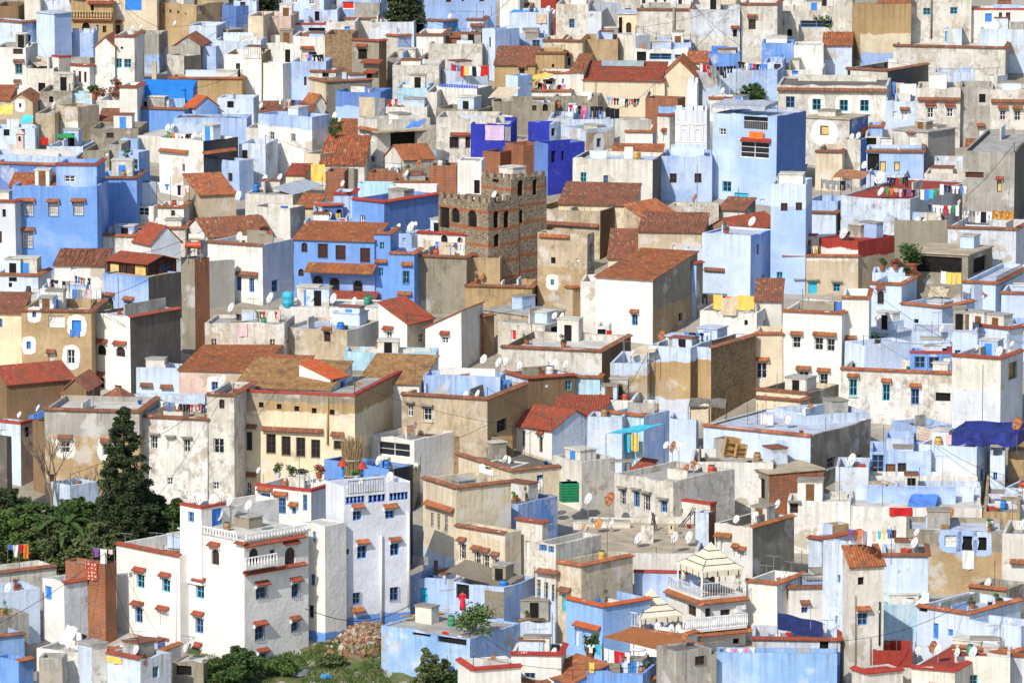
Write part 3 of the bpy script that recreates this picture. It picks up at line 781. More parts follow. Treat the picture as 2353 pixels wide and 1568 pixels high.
def plant(label, x, y, w, H_, k, h=None, pot=True, name='potted_plant', cat='plant', n=160, group=None, world=None, pc=(.30,.10,.05)):
    p = world if world is not None else on(hh(h), x, y, .02)
    r0 = empty(name, p); rr = random.Random(int(x*3+y)); z0 = 0
    if pot:
        q = MB(); q.lathe((0, 0, 0), [(w*.22, 0), (w*.32, w*.5), (w*.36, w*.5), (w*.36, w*.58), (w*.3, w*.58)], 10); q.build('pot', flat('pot_%.2f' % pc[0], pc, .8), r0); z0 = w*.5
    s = MB()
    for i in range(5): s.bar((0, 0, z0), (rr.uniform(-.3, .3)*w, rr.uniform(-.3, .3)*w, z0+(H_-z0)*rr.uniform(.5, .9)), .02, 4)
    s.build('stem', flat('bark', (.10,.075,.05), .9), r0)
    f = MB()
    for i in range(max(3, int(n/40))):
        leaves(f, (rr.uniform(-.35, .35)*w, rr.uniform(-.35, .35)*w, z0+(H_-z0)*rr.uniform(.2, .95)), (w*.28, w*.28, H_*.22), 40, max(.06, min(.16, w*.12)), rr)
    f.build('foliage', leafmat(k), r0)
    return tag(r0, label, cat, group)
def crown_tree(label, x, y, prof, H_, k, trunk=.2, n=9000, ls=.2, name='tree', world=None, seed=1, lean=0., cl=None):
    """prof: list of (height fraction, radius m)"""
    p = world if world is not None else at_h(*px(x, y), 0.)
    r0 = empty(name, p); rr = random.Random(seed); t = MB(); c = MB()
    pts = [Vector((lean*i/6*H_+.12*math.sin(i*1.3+seed), .1*math.cos(i+seed), H_*i/6)) for i in range(7)]
    for i in range(6): t.bar(pts[i], pts[i+1], trunk*(1-i*.15), 8, 0, trunk*(1-(i+1)*.15))
    def rad(f):
        for (a, ra), (b, rb) in zip(prof, prof[1:]):
            if a <= f <= b: return ra+(rb-ra)*(f-a)/(b-a)
        return 0
    nc = cl or 140; per = n//nc
    for i in range(nc):
        f = rr.uniform(prof[0][0], prof[-1][0]); ra = rad(f)
        if rr.random() > (ra/max(r for _, r in prof))**.6: f = rr.uniform(prof[0][0], .6); ra = rad(f)
        th = rr.uniform(0, 6.283); rd = ra*rr.uniform(.3, 1.18); ctr = Vector((math.cos(th)*rd+lean*f*H_, math.sin(th)*rd, f*H_))
        s = rr.uniform(.28, .55)*(.45+ra*.33)
        leaves(c, ctr, (s*1.1, s*1.1, s*.8), per, ls, rr)
        if i % 3 == 0: t.bar((lean*f*H_, 0, max(.2, f*H_-rd*.4)), ctr, .05, 4, 0, .015)
    t.build('trunk', flat('bark', (.10,.075,.05), .9), r0); c.build('crown', leafmat(k), r0)
    return tag(r0, label, 'tree')
def rail(label_none, h, side, x0, y0, x1, y1, H_, c, out=.0, bal=False, name='railing', n=None):
    """a railing or balustrade (part of house h) along a face, bottom edge between two picture points"""
    h = hh(h); p, q = face_pt(h, side, x0, y0, out), face_pt(h, side, x1, y1, out); z = (p.z+q.z)/2; p.z = q.z = z
    d = q-p; L = d.length; m = MB(); n = n or max(3, int(L/(.32 if bal else .22)))
    r = .045 if bal else .02
    m.bar(p+Vector((0, 0, H_)), q+Vector((0, 0, H_)), .06 if bal else .03, 6); m.bar(p+Vector((0, 0, .05)), q+Vector((0, 0, .05)), .05 if bal else .02, 6)
    for i in range(n+1):
        a = p+d*(i/n)
        if bal: m.lathe(a, [(.07, 0), (.05, .12*H_), (.10, .35*H_), (.05, .7*H_), (.07, H_)], 6)
        else: m.bar(a, a+Vector((0, 0, H_)), r, 4)
    return m.build(name, flat('rail_%.2f_%.2f' % (c[0], c[2]), c, .6), h.root)
def slab(h, side, x0, y0, x1, y1, out, th, mat, name='balcony', up=0.):
    h = hh(h); p, q = face_pt(h, side, x0, y0, out), face_pt(h, side, x1, y1, out); z = (p.z+q.z)/2; m = MB()
    if side == 'L': m.box((p.x, -out, z-th), (q.x, -.003, z))
    else: m.box((.003, p.y, z-th), (out, q.y, z))
    return m.build(name, mat, h.root)
def pipe(h, side, x, y0, y1, r=.12, c='W-'):
    h = hh(h); p = face_pt(h, side, x, y0, r); q = face_pt(h, side, x, y1, r); q.x, q.y = p.x, p.y; m = MB(); m.bar(p, q, r, 8)
    return m.build('drain_pipe', wallmat(c), h.root, True)
def hut(h, x, y, sx, sy, sz, c, mat=None, name='roof_hut', door=None, top=None):
    """a little stair head standing on the deck of house h: part of it"""
    h = hh(h); w = on(h, x, y, .0); l = h.Mi @ (w-h.C); m = MB(); z = h.deck
    m.box((l.x-sx/2, l.y-sy/2, z-.1), (l.x+sx/2, l.y+sy/2, z+sz)); o = m.build(name, wallmat(c), h.root)
    r_ = MB(); r_.box((l.x-sx/2-.1, l.y-sy/2-.1, z+sz), (l.x+sx/2+.1, l.y+sy/2+.1, z+sz+.12)); r_.build('roof', tilemat('t') if top == 't' else deckmat(top or 'g'), o)
    if door:
        d = MB(); d.box((l.x-.4, l.y-sy/2-.02, z), (l.x+.4, l.y-sy/2+.02, z+min(1.9, sz-.2))); d.build('door', dark() if door == 'd' else flat('blue_door', (.05,.22,.60), .6), o)
    return o
def chimney(h, x, y, s, H_, c, cap=True):
    h = hh(h); w = on(h, x, y, .0); l = h.Mi @ (w-h.C); m = MB(); z = min(l.z, h.deck) if l.z < h.deck else l.z
    m.box((l.x-s/2, l.y-s/2, z-1.), (l.x+s/2, l.y+s/2, z+H_)); o = m.build('chimney', wallmat(c), h.root)
    k = MB()
    if cap:
        k.box((l.x-s*.65, l.y-s*.65, z+H_), (l.x+s*.65, l.y+s*.65, z+H_+.1))
        k.q(((l.x-s*.6, l.y-s*.6, z+H_+.1), (l.x+s*.6, l.y-s*.6, z+H_+.1), (l.x, l.y, z+H_+.1+s*.5))); k.q(((l.x+s*.6, l.y-s*.6, z+H_+.1), (l.x+s*.6, l.y+s*.6, z+H_+.1), (l.x, l.y, z+H_+.1+s*.5)))
        k.box((l.x-s*.15, l.y-s*.52, z+H_*.55), (l.x+s*.15, l.y-s*.5+.0, z+H_*.85), 1)
        k.build('cap', [wallmat(c), dark()], o)
    return o
def person(label, p, rz, top, legs, hair=(.02,.015,.01), bend=0., skirt=True, H_=1.65, arms=((-.26, -.08, .85), (.26, -.25, 1.05)), scarf=None):
    """one skinned figure; clothes are children"""
    s = H_/1.65; r0 = empty('person', p, rz)
    V = {'pel': (0, 0, .88), 'che': (0, -bend*.45, 1.22-bend*.12), 'nec': (0, -bend*.62, 1.40-bend*.2), 'hea': (0, -bend*.72-.02, 1.54-bend*.27), 'top': (0, -bend*.76, 1.63-bend*.3)}
    E = [('pel', 'che'), ('che', 'nec'), ('nec', 'hea'), ('hea', 'top')]; rad = dict(pel=.14, che=.155, nec=.055, hea=.095, top=.07)
    for sg, nm, hand in ((-1, 'l', arms[0]), (1, 'r', arms[1])):
        sh = (sg*.19, -bend*.55, 1.34-bend*.18); hd = hand; el = tuple((sh[i]+hd[i])/2+(.06*sg if i == 0 else .07 if i == 1 else -.02) for i in range(3))
        V['sh'+nm], V['el'+nm], V['ha'+nm] = sh, el, hd; E += [('che', 'sh'+nm), ('sh'+nm, 'el'+nm), ('el'+nm, 'ha'+nm)]; rad.update({'sh'+nm: .062, 'el'+nm: .043, 'ha'+nm: .034})
        for fi in range(4):
            k = f'f{nm}{fi}'; dx = (-.03+.02*fi); V[k] = (hd[0]+dx, hd[1]-.03, hd[2]-.08+.01*abs(fi-1.5)); E.append(('ha'+nm, k)); rad[k] = .009
        k = 'th'+nm; V[k] = (hd[0]-.045*sg, hd[1]-.03, hd[2]-.03); E.append(('ha'+nm, k)); rad[k] = .010
        V['hi'+nm] = (sg*.09, 0, .82); V['kn'+nm] = (sg*.10, -.03, .46); V['an'+nm] = (sg*.10, .02, .07); V['to'+nm] = (sg*.11, -.15, .03)
        E += [('pel', 'hi'+nm), ('hi'+nm, 'kn'+nm), ('kn'+nm, 'an'+nm), ('an'+nm, 'to'+nm)]; rad.update({'hi'+nm: .095, 'kn'+nm: .06, 'an'+nm: .042, 'to'+nm: .035})
    ks = list(V); me = bpy.data.meshes.new('body'); me.from_pydata([tuple(c*s for c in V[k]) for k in ks], [(ks.index(a), ks.index(b)) for a, b in E], [])
    o = bpy.data.objects.new('body', me); col.objects.link(o); o.parent = r0
    o.modifiers.new('Skin', 'SKIN'); me.materials.append(flat('skin', (.36,.20,.13), .6))
    for i, k in enumerate(ks): me.skin_vertices[0].data[i].radius = (rad[k]*s,)*2; me.skin_vertices[0].data[i].use_root = (k == 'pel')
    ss = o.modifiers.new('Sub', 'SUBSURF'); ss.levels = ss.render_levels = 1
    f = MB(); hx = Vector(V['hea'])*s
    f.bar(hx+Vector((0, -.09*s, 0)), hx+Vector((0, -.12*s, -.02*s)), .016*s, 5, 0, .01)
    f.build('nose', flat('skin', (.36,.20,.13), .6), r0)
    for sg in (-1, 1): f = MB(); f.lathe(hx+Vector((sg*.035*s, -.087*s, .02*s)), [(.001, -.01), (.013, 0), (.001, .01)], 6); f.build('eye', flat('eye_dark', (.02,.015,.012), .3), r0)
    g = MB(); g.lathe(hx+Vector((0, .02*s, -.06*s)), [(.085*s, 0), (.112*s, .06*s), (.112*s, .12*s), (.08*s, .17*s), (.01, .195*s)], 10); g.build('headscarf' if scarf else 'hair', flat('hair_%.2f' % (scarf or hair)[0], scarf or hair, .9), r0)
    g = MB(); cx = Vector(V['che'])*s; pv = Vector(V['pel'])*s
    prof = [(.20, -.02), (.20, .12), (.185, .26), (.20, .40), (.19, .48), (.09, .55)]
    i0 = len(g.v); n = 12
    for r_, z in prof:
        t = z/.55; ax = pv+(Vector(V['nec'])*s-pv)*max(0, t)
        for k in range(n):
            th = 2*math.pi*k/n; g.v.append((ax.x+r_*s*math.cos(th)*1.08, ax.y+r_*s*math.sin(th)*.8, ax.z))
    for j in range(len(prof)-1):
        for k in range(n): g.f.append((i0+j*n+k, i0+j*n+(k+1) % n, i0+(j+1)*n+(k+1) % n, i0+(j+1)*n+k)); g.m.append(0)
    for nm in 'lr':
        a, b = Vector(V['sh'+nm])*s, Vector(V['el'+nm])*s; g.bar(a, b, .075*s, 8, 0, .06*s); c_ = Vector(V['ha'+nm])*s; g.bar(b, b+(c_-b)*.8, .06*s, 8, 0, .048*s)
    g.build('top', flat('garment_%.2f_%.2f' % (top[0], top[1]), top, .95), r0, True)
    g = MB()
    if skirt: g.lathe((0, 0, 0), [(.27*s, .10*s), (.24*s, .45*s), (.205*s, .80*s), (.19*s, .92*s)], 14)
    else:
        for nm in 'lr': g.bar(Vector(V['hi'+nm])*s, Vector(V['kn'+nm])*s, .115*s, 8, 0, .085*s); g.bar(Vector(V['kn'+nm])*s, Vector(V['an'+nm])*s, .085*s, 8, 0, .07*s)
        g.lathe((0, 0, .78*s), [(.18*s, 0), (.19*s, .14*s)], 12)
    g.build('skirt' if skirt else 'trousers', flat('garment_%.2f_%.2f' % (legs[0], legs[1]), legs, .95), r0, True)
    return tag(r0, label, 'person')
def gazebo(label, xl, xf, xr, ye, yt, h_post, h, n=None):
    """square tent roof: near eave corner (xf, ye), left and right eave corners, tip height"""
    h = hh(h); c = on(h, xf, ye, h_post); mpp = c.y/F*OS; A, B = (xf-xl)*mpp, (xr-xf)*mpp; al = math.atan2(A*.0+.42, 1.)
    al = R(24); L1, L2 = A/math.cos(math.pi/2-al) if False else A/math.sin(al), B/math.cos(al)
    L1 = min(L1, 6.5); r0 = empty('tent_gazebo', c); e1 = Vector((math.cos(al), math.sin(al), 0)); e2 = Vector((-math.sin(al), math.cos(al), 0))
    q = [Vector((0, 0, 0)), e1*L2, e1*L2+e2*L1, e2*L1]; top = (q[0]+q[2])/2+Vector((0, 0, (ye-yt)*mpp*.93-(L1*.5)*.1))
    m = MB(); tr = MB()
    for i in range(4):
        A_, B_ = q[i], q[(i+1) % 4]; K = 4
        for j in range(K):
            t0, t1 = j/K, (j+1)/K; s = lambda t: t+.06*math.sin(math.pi*t)*-1
            a0, b0 = A_.lerp(top, t0), B_.lerp(top, t0); a1, b1 = A_.lerp(top, t1), B_.lerp(top, t1)
            for v, t in ((a0, t0), (b0, t0), (a1, t1), (b1, t1)): v.z -= .25*math.sin(math.pi*t)
            m.q((a0, b0, b1, a1)) if j < K-1 else m.q((a0, b0, b1))
            if j: tr.bar(a0+Vector((0, 0, .03)), b0+Vector((0, 0, .03)), .035, 4)
            if j in (1, 2):
                for k in range(1, 4):
                    g_ = a0.lerp(b0, k/4); tr.bar(g_+Vector((0, 0, .03)), g_+Vector((0, 0, -.2)), .07, 4, 0, .02)
        tr.bar(A_+Vector((0, 0, .03)), A_.lerp(top, .5)-Vector((0, 0, .22)), .02, 4)
        ns = 8
        for k in range(ns):
            a, b = A_.lerp(B_, k/ns), A_.lerp(B_, (k+1)/ns); mid = (a+b)/2
            m.q((a, b, b-Vector((0, 0, .42)), mid-Vector((0, 0, .55)), a-Vector((0, 0, .42))))
            if k % 2: tr.bar(a-Vector((0, 0, .1)), a-Vector((0, 0, .5)), .05, 4)
    m.build('canopy', flat('cream_canvas', (.66,.60,.46), .9, .06), r0); tr.build('piping', flat('black_trim', (.05,.045,.04), .8), r0)
    for k in q:
        b = MB(); b.box((k.x-.07, k.y-.07, -h_post), (k.x+.07, k.y+.07, 0)); b.build('post', flat('white_post', (.70,.69,.66), .6), r0)
        cu = MB()
        ctr = (q[0]+q[2])/2; d1 = ((ctr-k)*.18); cu.lathe(k+d1+Vector((0, 0, -h_post)), [(.30, 0.9), (.16, 1.3), (.34, h_post-.1)], 9); cu.build('tied_curtain', flat('cream_canvas', (.66,.60,.46), .9, .06), r0, True)
    return tag(r0, label, 'gazebo')
def cable(x0, y0, h0, x1, y1, h1, sag, label):
    a, b = on(hh(h0), x0, y0, 1.), on(hh(h1), x1, y1, 1.); m = MB(); n = 14
    pts = [a.lerp(b, i/n)-Vector((0, 0, sag*math.sin(math.pi*i/n))) for i in range(n+1)]
    for i in range(n): m.bar(pts[i]-a, pts[i+1]-a, .03, 5)
    o = m.build('power_cable', flat('cable_black', (.03,.03,.03), .6)); o.location = a
    return tag(o, label, 'cable')
SUN_AZ, SUN_EL, EXPO = 29, 39, 0.14
T(0,3)
H('tall white house with balustraded terrace, red tile awnings over blue windows',1650,2240,2830,265,1430,'W-',w='1835,725,85,140c^ 1830,1040,80,150b^ 1800,1310,100,130b^ 1975,410,75,150a^ 2398,740,95,110bG^ 2713,715,70,130bG^ 2383,1110,80,130bG^ 2708,1050,65,95bG^ 2410,1330,80,70b^ 2663,400,95,170a^ 2330,405,85,160a 2500,380,45,80k',ph=.15,dk='w',tc='n',cope='e')
BW=LAST
H('penthouse of the tall white house',1650,1846,2108,-32,5,'W-',w='1750,45,60,100b 1990,45,90,165B',cope='r',into='tall white house with balustraded terrace',a=44,deep=4,back=3.25)
H('rear penthouse room of the tall white house',1900,2112,2560,-52,5,'W-',into='tall white house with balustraded terrace',a=44,deep=.2,back=5.6)
H('plain white wing with red tile edge, two rows of awninged windows',1068,1651,0,400,1268,'W-',w='1290,635,80,130c^ 1525,670,80,130c^ 1275,945,75,150b^ 1505,985,80,150W^ 1260,1215,80,70b^ 1505,1250,80,70b^',a=44,d=7,cope='uL',tc='n',ph=.9,dk='w')
H('red brick shell house with patterned carpet',600,965,1065,482,1220,'r',a=30,ph=.2)
H('small hut with an open azure door',392,590,806,650,1250,'W-',w='445,740,70,130B',c2='v',cope='uR',d=4)
H('plain lavender wall house below the garden',-300,-140,365,745,1290,'p-',a=60,dk='w')
H('white house with brown tile edge, washing line on its flat roof',-200,-40,522,560,1050,'w',a=58,cope='t',tc='d',dk='w')
H('low grey stained house in the lower left corner',-200,-60,262,965,1450,'g!',a=58)
H('sky blue house with brown tile edge, lowest left corner',-200,-30,222,1140,1560,'a',a=60,cope='t',tc='d')
H('little bright blue house, shed with narrow tile ledge at bottom left',-60,170,305,1365,1800,'b',a=40,cope='uR')
H('white garden wall house with swallow holes',335,712,0,1290,1720,'W',a=28,d=4,w='460,1275,14,14d 530,1300,14,14d 600,1300,14,14d',dk='w')
H('square white blue stair tower with flat slab',712,842,980,1222,1790,'p',c2='W',cope='e',w='912,1330,14,40d')
H('rough grey concrete pier house in front',360,575,0,1340,1830,'g!',a=6,d=2)
H('whitewashed terrace strip with long tile edge',982,1430,0,1290,1560,'W',a=26,cope='u',tc='t',d=4)
H('pale blue house with a turquoise side window',970,1285,1570,1345,1850,'p',c2='v',w='1430,1465,55,110c',cope='uL')
H('ruined shed with rubble inside, beside the white house',1585,1870,0,1392,1640,'z!',a=20,d=3,w='1690,1450,150,90d',ph=.1)
T(1,3)
H('white buttress tower with rounded corner, blue painted foot',415,632,828,130,1215,'W-/b@.9',w='535,225,28,100b 520,620,45,110b 505,910,50,120d',a=42,ph=.05,dk='w')
H('tall grey white facade with balusters, blue foot and blue awninged windows',640,805,1415,-232,1120,'V-/b@1.4',a=62,w='975,365,90,125b^ 1275,340,85,120b^ 930,30,80,90b^ 1230,20,85,80b^ 925,790,70,110bG 1270,750,80,130bG 910,-113,175,72d 1110,-128,160,72d 1310,-148,175,72d 840,360,30,50d',dk='p',ph=1.)
BF=LAST
H('blue rooftop wall behind the reed bundle',625,1225,1440,-392,600,'b-',c2='g',a=42,d=3)
T(1,2)
H('white house with red coping and striped blue windows',-10,505,800,1378,2250,'W-',w='85,1480,95,170e^ 230,1510,90,150e^ 450,1480,40,150b 350,1555,40,60b^',cope='r',ph=1.,dk='p')
H('cream house with three tall narrow grilles, open courtyard behind tile edge',1535,1840,2345,1340,2350,'c/p@3.2',w='1620,1640,24,140g 1680,1655,24,150g 1750,1680,28,170g',cope='t',ph=1.3,dk='g',tc='d')
cornice(LAST,'L',1520,1490,1780,1570,tc='t')
T(1,3)
H('stained cream house with four white grilles, tile awnings on its long wall',1838,2295,2440,195,1050,'c',w='1905,355,55,160g^ 2040,420,55,130g^ 2118,450,55,130g^ 2208,490,50,130g^',cope='uL',tc='d',a=44)
H('blue balcony house with washing under plastic sheet',1405,1820,0,620,980,'l',a=22,d=5,ph=1.0,w='1460,700,30,60W 1540,760,70,140C')
H('blue annex shaded by a reed roof',1820,2280,0,690,1330,'l',a=30,d=5,w='1900,720,120,150d')
H('large sky blue house with open garage, creeper and scrap planks on its roof',1150,1965,0,1160,1640,'a',a=34,d=7,w='1520,1095,170,90d 1800,1140,270,140d',ph=.1,dk='g')
H('white house with thick red coping',1858,1997,2440,1440,7,'W-',a=72,cope='t',ck='r',ph=.8,dk='p')
T(2,3)
H('white front with barrel red coping',-5,455,0,1305,6.5,'W-',a=6,cope='t',ck='r',d=4)
H('white lane wall with tile top, bottom edge',-150,255,0,1570,5,'w',a=45,d=1,cope='t',tc='d')
H('tall dirty white tower with one tile cap',35,275,330,95,1030,'w!',w='140,340,32,160W 115,690,28,130W 95,985,60,60d^',a=40,cope='t')
H('dirty white house with pierced lattice parapet',215,402,0,300,1250,'w!/p@4.5',w='245,700,38,170g 315,720,36,160g 380,740,26,160g 285,325,70,60e 360,340,50,60e',a=38,d=6)
cornice(LAST,'L',205,530,400,600,tc='d')
H('narrow cream house with turquoise blind',405,640,0,490,1310,'c!',w='480,830,38,170C',a=44,d=6,cope='u')
cornice(LAST,'L',405,712,512,745,tc='d')
H('plain bright blue wall with orange tile edge, three pale slit windows',495,833,0,862,1430,'a-',w='595,1145,32,170W 662,1160,32,140W 735,1185,32,100W',a=50,cope='u',tc='o',d=5)
cornice(LAST,'L',540,1015,775,1110)
H('pale washed house with a small deep blue window',640,858,0,600,1200,'p',w='730,620,75,60b',a=4,cope='',d=5)
H('broad beige flat roofed house with planks, dishes and chimney on its roof',560,1700,0,378,930,'p/w@5',a=6,d=15,ph=.12,dk='o')
BR=LAST
H('blue terrace wall with red top edge',1120,1705,0,560,1090,'l-',a=4,d=.6,cope='r',ph=.05)
H('side of the blue terrace wall',None,857,1125,712,1090,'l-',a=62,d=.6,cope='r',ph=.05,into='blue terrace wall with red top edge')
H('white guest house with tiled balconies, cream tent on its top terrace',1380,1735,2150,790,1290,'W-',c2='W-',w='1650,900,75,100k 1960,930,95,80k 1800,925,50,90k 2060,1180,60,50d',a=64,ph=.12,dk='p')
GH=LAST
H('white tiled terrace carrying the lower cream tent',830,1560,1700,1135,1460,'W-',a=33,cope='u',ph=.25,dk='w')
GT=LAST
H('deep blue courtyard house under an orange sheet roof',690,1205,1432,1490,6,'b',c2='b',a=18,ph=1.3,dk='r')
CY=LAST
H('rust tiled lean-to beside the blue courtyard',270,560,0,1575,5,'b','s',a=58,d=3.2,rh=1.1,tc='t')
H('raw grey concrete block with caged window',1330,1512,1835,1285,8,'g!',w='1730,1360,95,85kG',dk='d',ph=.12)
H('rubble stone wall end, bottom centre',1000,1232,1532,1530,5,'o2',a=65,cope='tR')
H('sunlit sky blue court wall',-473+2353,2990,0,1300,7,'a',a=4,d=2)
H('white back wall with brick flank',1690,1812,1876,10,760,'p',c2='r',d=5)
H('cream white house with two tiny tiled windows, rubble stone flank',1870,2217,2600,138,950,'w',w='1890,270,32,130W 1940,300,28,120W 2065,370,36,60W^ 2120,400,36,60W^',c2='z!',cope='uR',a=35)
cornice(LAST,'L',1850,190,2000,265)
H('long white wall shadowed by the tent house',2145,2440,0,655,1230,'W-',a=30,cope='t',d=5)
T(3,3)
H('white house with railed roof terrace, two small blue windows under awnings',95,195,690,692,1190,'W',a=80,w='335,895,60,60b^ 600,905,65,62b^',cope='t',ph=.6,dk='g',tc='d')
H('pale stair tower behind the sloping tile roof',495,700,800,300,1700,'p',w='640,610,24,75d 620,985,20,75b 600,1340,34,130d',a=50,dk='w')
H('tall white house with sloping tile roof, dark square windows',688,752,1068,492,11.5,'w','S',w='855,630,58,75d 870,980,95,120b^',a=77,rh=1.15,tc='t')
H('pale stair tower with ochre side beside the washing',500,590,742,122,640,'p',c2='o',a=60)
H('pale narrow house with a short tile edge',375,497,0,245,720,'p',a=45,cope='t',d=5)
H('pale house washed turquoise below, straight tile edge',1060,1475,0,398,1230,'p/q@4.2',a=3,cope='u',tc='d',d=5)
H('peeling ochre wall with three blue edged openings, white sheet hung below',1272,2168,2250,172,760,'z/o2@3.6',a=4,w='1680,265,120,110WO 1828,285,105,135dO 1965,290,85,125dO',d=6)
H('brown brick upper wall behind the ochre house',1975,2310,2420,5,480,'o2',a=6)
H('cream corner house with tile ledge at right edge',2155,2500,0,205,920,'w',a=10,d=6)
cornice(LAST,'L',2220,440,2380,505)
H('short tan stone house with tile edge, dish on its corner',1850,2192,2390,712,1080,'z',a=32,cope='uL',dk='g')
H('turquoise washed patio wall under the white tarp',1065,1490,0,850,1290,'q/p@1.2',a=3,d=4,w='1275,1140,22,110W')
H('pale lilac house with azure door and tile edge',1375,1852,0,930,7,'p-',w='1425,860,80,110d 1545,1090,45,150B 1680,1105,42,65B',cope='u',a=40,d=7,dk='p')
H('plain lilac house with blue ledge',1852,2332,2500,1050,7,'p-',a=36,dk='p')
H('red walled roof terrace, aerial poles around it',965,1328,0,1275,5,'R-',a=3,d=4,dk='r')
H('white house with red tiled parapet at the bottom',770,905,1242,1475,6,'w',a=64,cope='t',ck='r',dk='r',ph=.1)
H('white house with wide red deck',1325,1722,0,1452,6,'w',a=24,cope='u',ck='r',dk='r',ph=.06,d=11)
H('smooth white cube at the lower right',1722,2232,2262,1335,6,'w-',a=6,d=6,dk='w')
H('grey lilac end house, lower right corner',2232,2480,0,1325,5.5,'v',a=20,cope='u',d=5)
H('low white wall with crooked tile ridge',1690,2237,0,1292,5.5,'w',a=32,cope='u',d=4)
H('white front below the red deck',1100,1725,0,1480,5,'w',a=4,d=2)
H('lavender patio house under the navy tarp',-150,660,0,1172,5.5,'v',a=3,w='510,1230,80,90d',cope='u',d=5)
H('deep blue stair house with dark doorway',340,480,662,1330,6,'l',c2='B',a=40,w='390,1450,90,180d')
T(0,3)
# balconies and ledges of the big white house
for z0, z1, sd, xa, xb in ((262, 262, 'L', 1850, 2170), (262, 262, 'R', 2260, 2810)):
    rail(0, BW, sd, xa, z0-6, xb, z1-6, .85, (.74,.74,.73), out=.02 if sd == 'L' else .02, bal=True, name='balustrade')
slab(BW, 'R', 2256, 505, 2540, 480, .75, .14, wallmat('W-')); rail(0, BW, 'R', 2256, 500, 2540, 475, .75, (.74,.74,.73), out=.65, bal=True, name='balustrade')
cornice(BW, 'R', 2256, 300, 2825, 250, out=.45, up=.22); cornice(BW, 'R', 2256, 560, 2830, 500, out=.4, up=.2); cornice(BW,'L',2140,300,2235,285,out=.4,up=.2)
pipe('plain white wing with red tile edge','L',1612,560,1420,.06)
hang('patterned red carpet hung over the raw brick wall',785,440,895,625,'r','L','red brick shell house with patterned carpet',name='carpet',cat='carpet',pattern=dots('carpet_pattern',(.34,.06,.04),(.60,.45,.32)))
line(70,300,262,285,'bkwtrsot','white house with brown tile edge')
line(850,320,1050,340,'vswhPk','red brick shell house with patterned carpet')
hang('yellow cloth hung on the pale blue parapet',980,1310,1115,1395,'y','L','pale blue house with a turquoise side window',name='cloth')
line(640,1060,800,1120,'bswtks',  'white garden wall house with swallow holes')
plant('orange red flowers in a hanging tub on the pale blue house',1320,1400,.6,1.0,'f','pale blue house with a turquoise side window',n=160)
canopy('white folded parasol cloth on the small terrace',545,1200,640,1230,1.2,1.2,'w','white garden wall house with swallow holes',poles=False)
ant('1150,185,285y 1440,180,300y','plain white wing with red tile edge')
ant('740,850,1120y','white garden wall house with swallow holes'); ant('925,1040,1140p','whitewashed terrace strip with long tile edge')
ant('95,510,660p','plain lavender wall house below the garden')
dish('1110,1240,70 1170,1270,70 1310,1290,70','whitewashed terrace strip with long tile edge')
T(1,3)
cable(450,885,'tall white house with balustraded terrace',1600,740,'blue balcony house with washing under plastic sheet',1.6,'black power cable sagging from the white house to the blue balcony')
pipe(BF,'R',1148,210,1090); pipe(BF,'R',1400,0,870)
cornice(BF,'R',895,925,1010,905,out=.5)
dish('1675,720,110','blue balcony house with washing under plastic sheet')
canopy('sagging brown reed roof over the blue annex',1745,545,2285,705,3.,.5,'t','blue annex shaded by a reed roof',name='reed_roof',cat='roof mat',mat=flat('reed_mat',(.22,.19,.14),.95,.4,0,14.),z=2.,poles=True)
hang('rolled down reed blind beside the blue annex',2105,712,2278,972,'t','L','blue annex shaded by a reed roof',name='reed_blind',cat='blind',pattern=flat('reed_mat',(.22,.19,.14),.95,.4,0,14.))
hang('dark jacket hung on the blue balcony',1635,435,1672,575,'k','L','blue balcony house with washing under plastic sheet',name='jacket',cat='laundry')
hang('clear plastic sheet hung over the blue balcony',1440,395,1580,485,'g','L','blue balcony house with washing under plastic sheet',name='plastic_sheet',cat='sheet')
h=HS['blue annex shaded by a reed roof']; w_=on(h,1900,905,0)
person('woman in a red dress and dark headscarf standing on the blue balcony',at_Y(1900*OS+OX,905*OS+OY,h.C.y-1.3),R(-15),(.55,.02,.05),(.50,.02,.05),scarf=(.03,.03,.05))
L_=HS['large sky blue house with open garage']
for i,(x,y,dx) in enumerate(((1330,960,260),(1380,985,250),(1450,950,270),(1500,930,200))):
    p=on(L_,x,y,.15+.04*i); q=on(L_,x+dx,y-30,.15+.04*i); m=MB(); m.box((0,-.12,0),((q-p).length,.12,.06)); o=m.build('plank',flat('yellow_plank',(.48,.30,.05),.8,.3)); o.location=p; o.rotation_euler=(0,0,math.atan2(q.y-p.y,q.x-p.x)); later(o,'yellow weathered plank lying','yellow weathered planks lying','on the large sky blue house','xyzw'.index('xyzw'[i])+.0,'plank','planks on the sky blue house')
plant('green creeper spilling over the right end of the sky blue house',1990,1120,3.,2.2,'g','large sky blue house with open garage',pot=False,name='creeper',n=900,world=None)
line(1710,1075,1900,1140,'rsgswk','large sky blue house with open garage',poles=False,z=1.)
hang('blue cloth on the wall beside the lowest lane',2298,1110,2350,1220,'b','L','stained cream house with four white grilles',name='cloth')
T(2,3)
dish('650,145,80o 795,105,105o 915,100,70 1160,235,115 1625,225,120 2310,125,60g',BR)
dish('1335,1045,85 1460,1065,85 1520,1085,130',GT)
chimney(BR,1463,215,.45,1.0,'c')
ant('1300,20,195p 1640,10,130p 360,110,190y 630,170,440y',BR); ant('1325,310,470p',BR)
ant('205,480,950p','dirty white house with pierced lattice parapet'); ant('370,900,1300p','white front with barrel red coping'); ant('1572,1170,1500p','raw grey concrete block with caged window')
ant('1880,1180,1300y','sunlit sky blue court wall')
line(1960,1245,2240,1230,'wtpswspsws','sunlit sky blue court wall',scale=.6)
gazebo('cream tent pavilion on the upper railed terrace, topmost of the two',1535,1745,2145,545,275,2.2,GH)
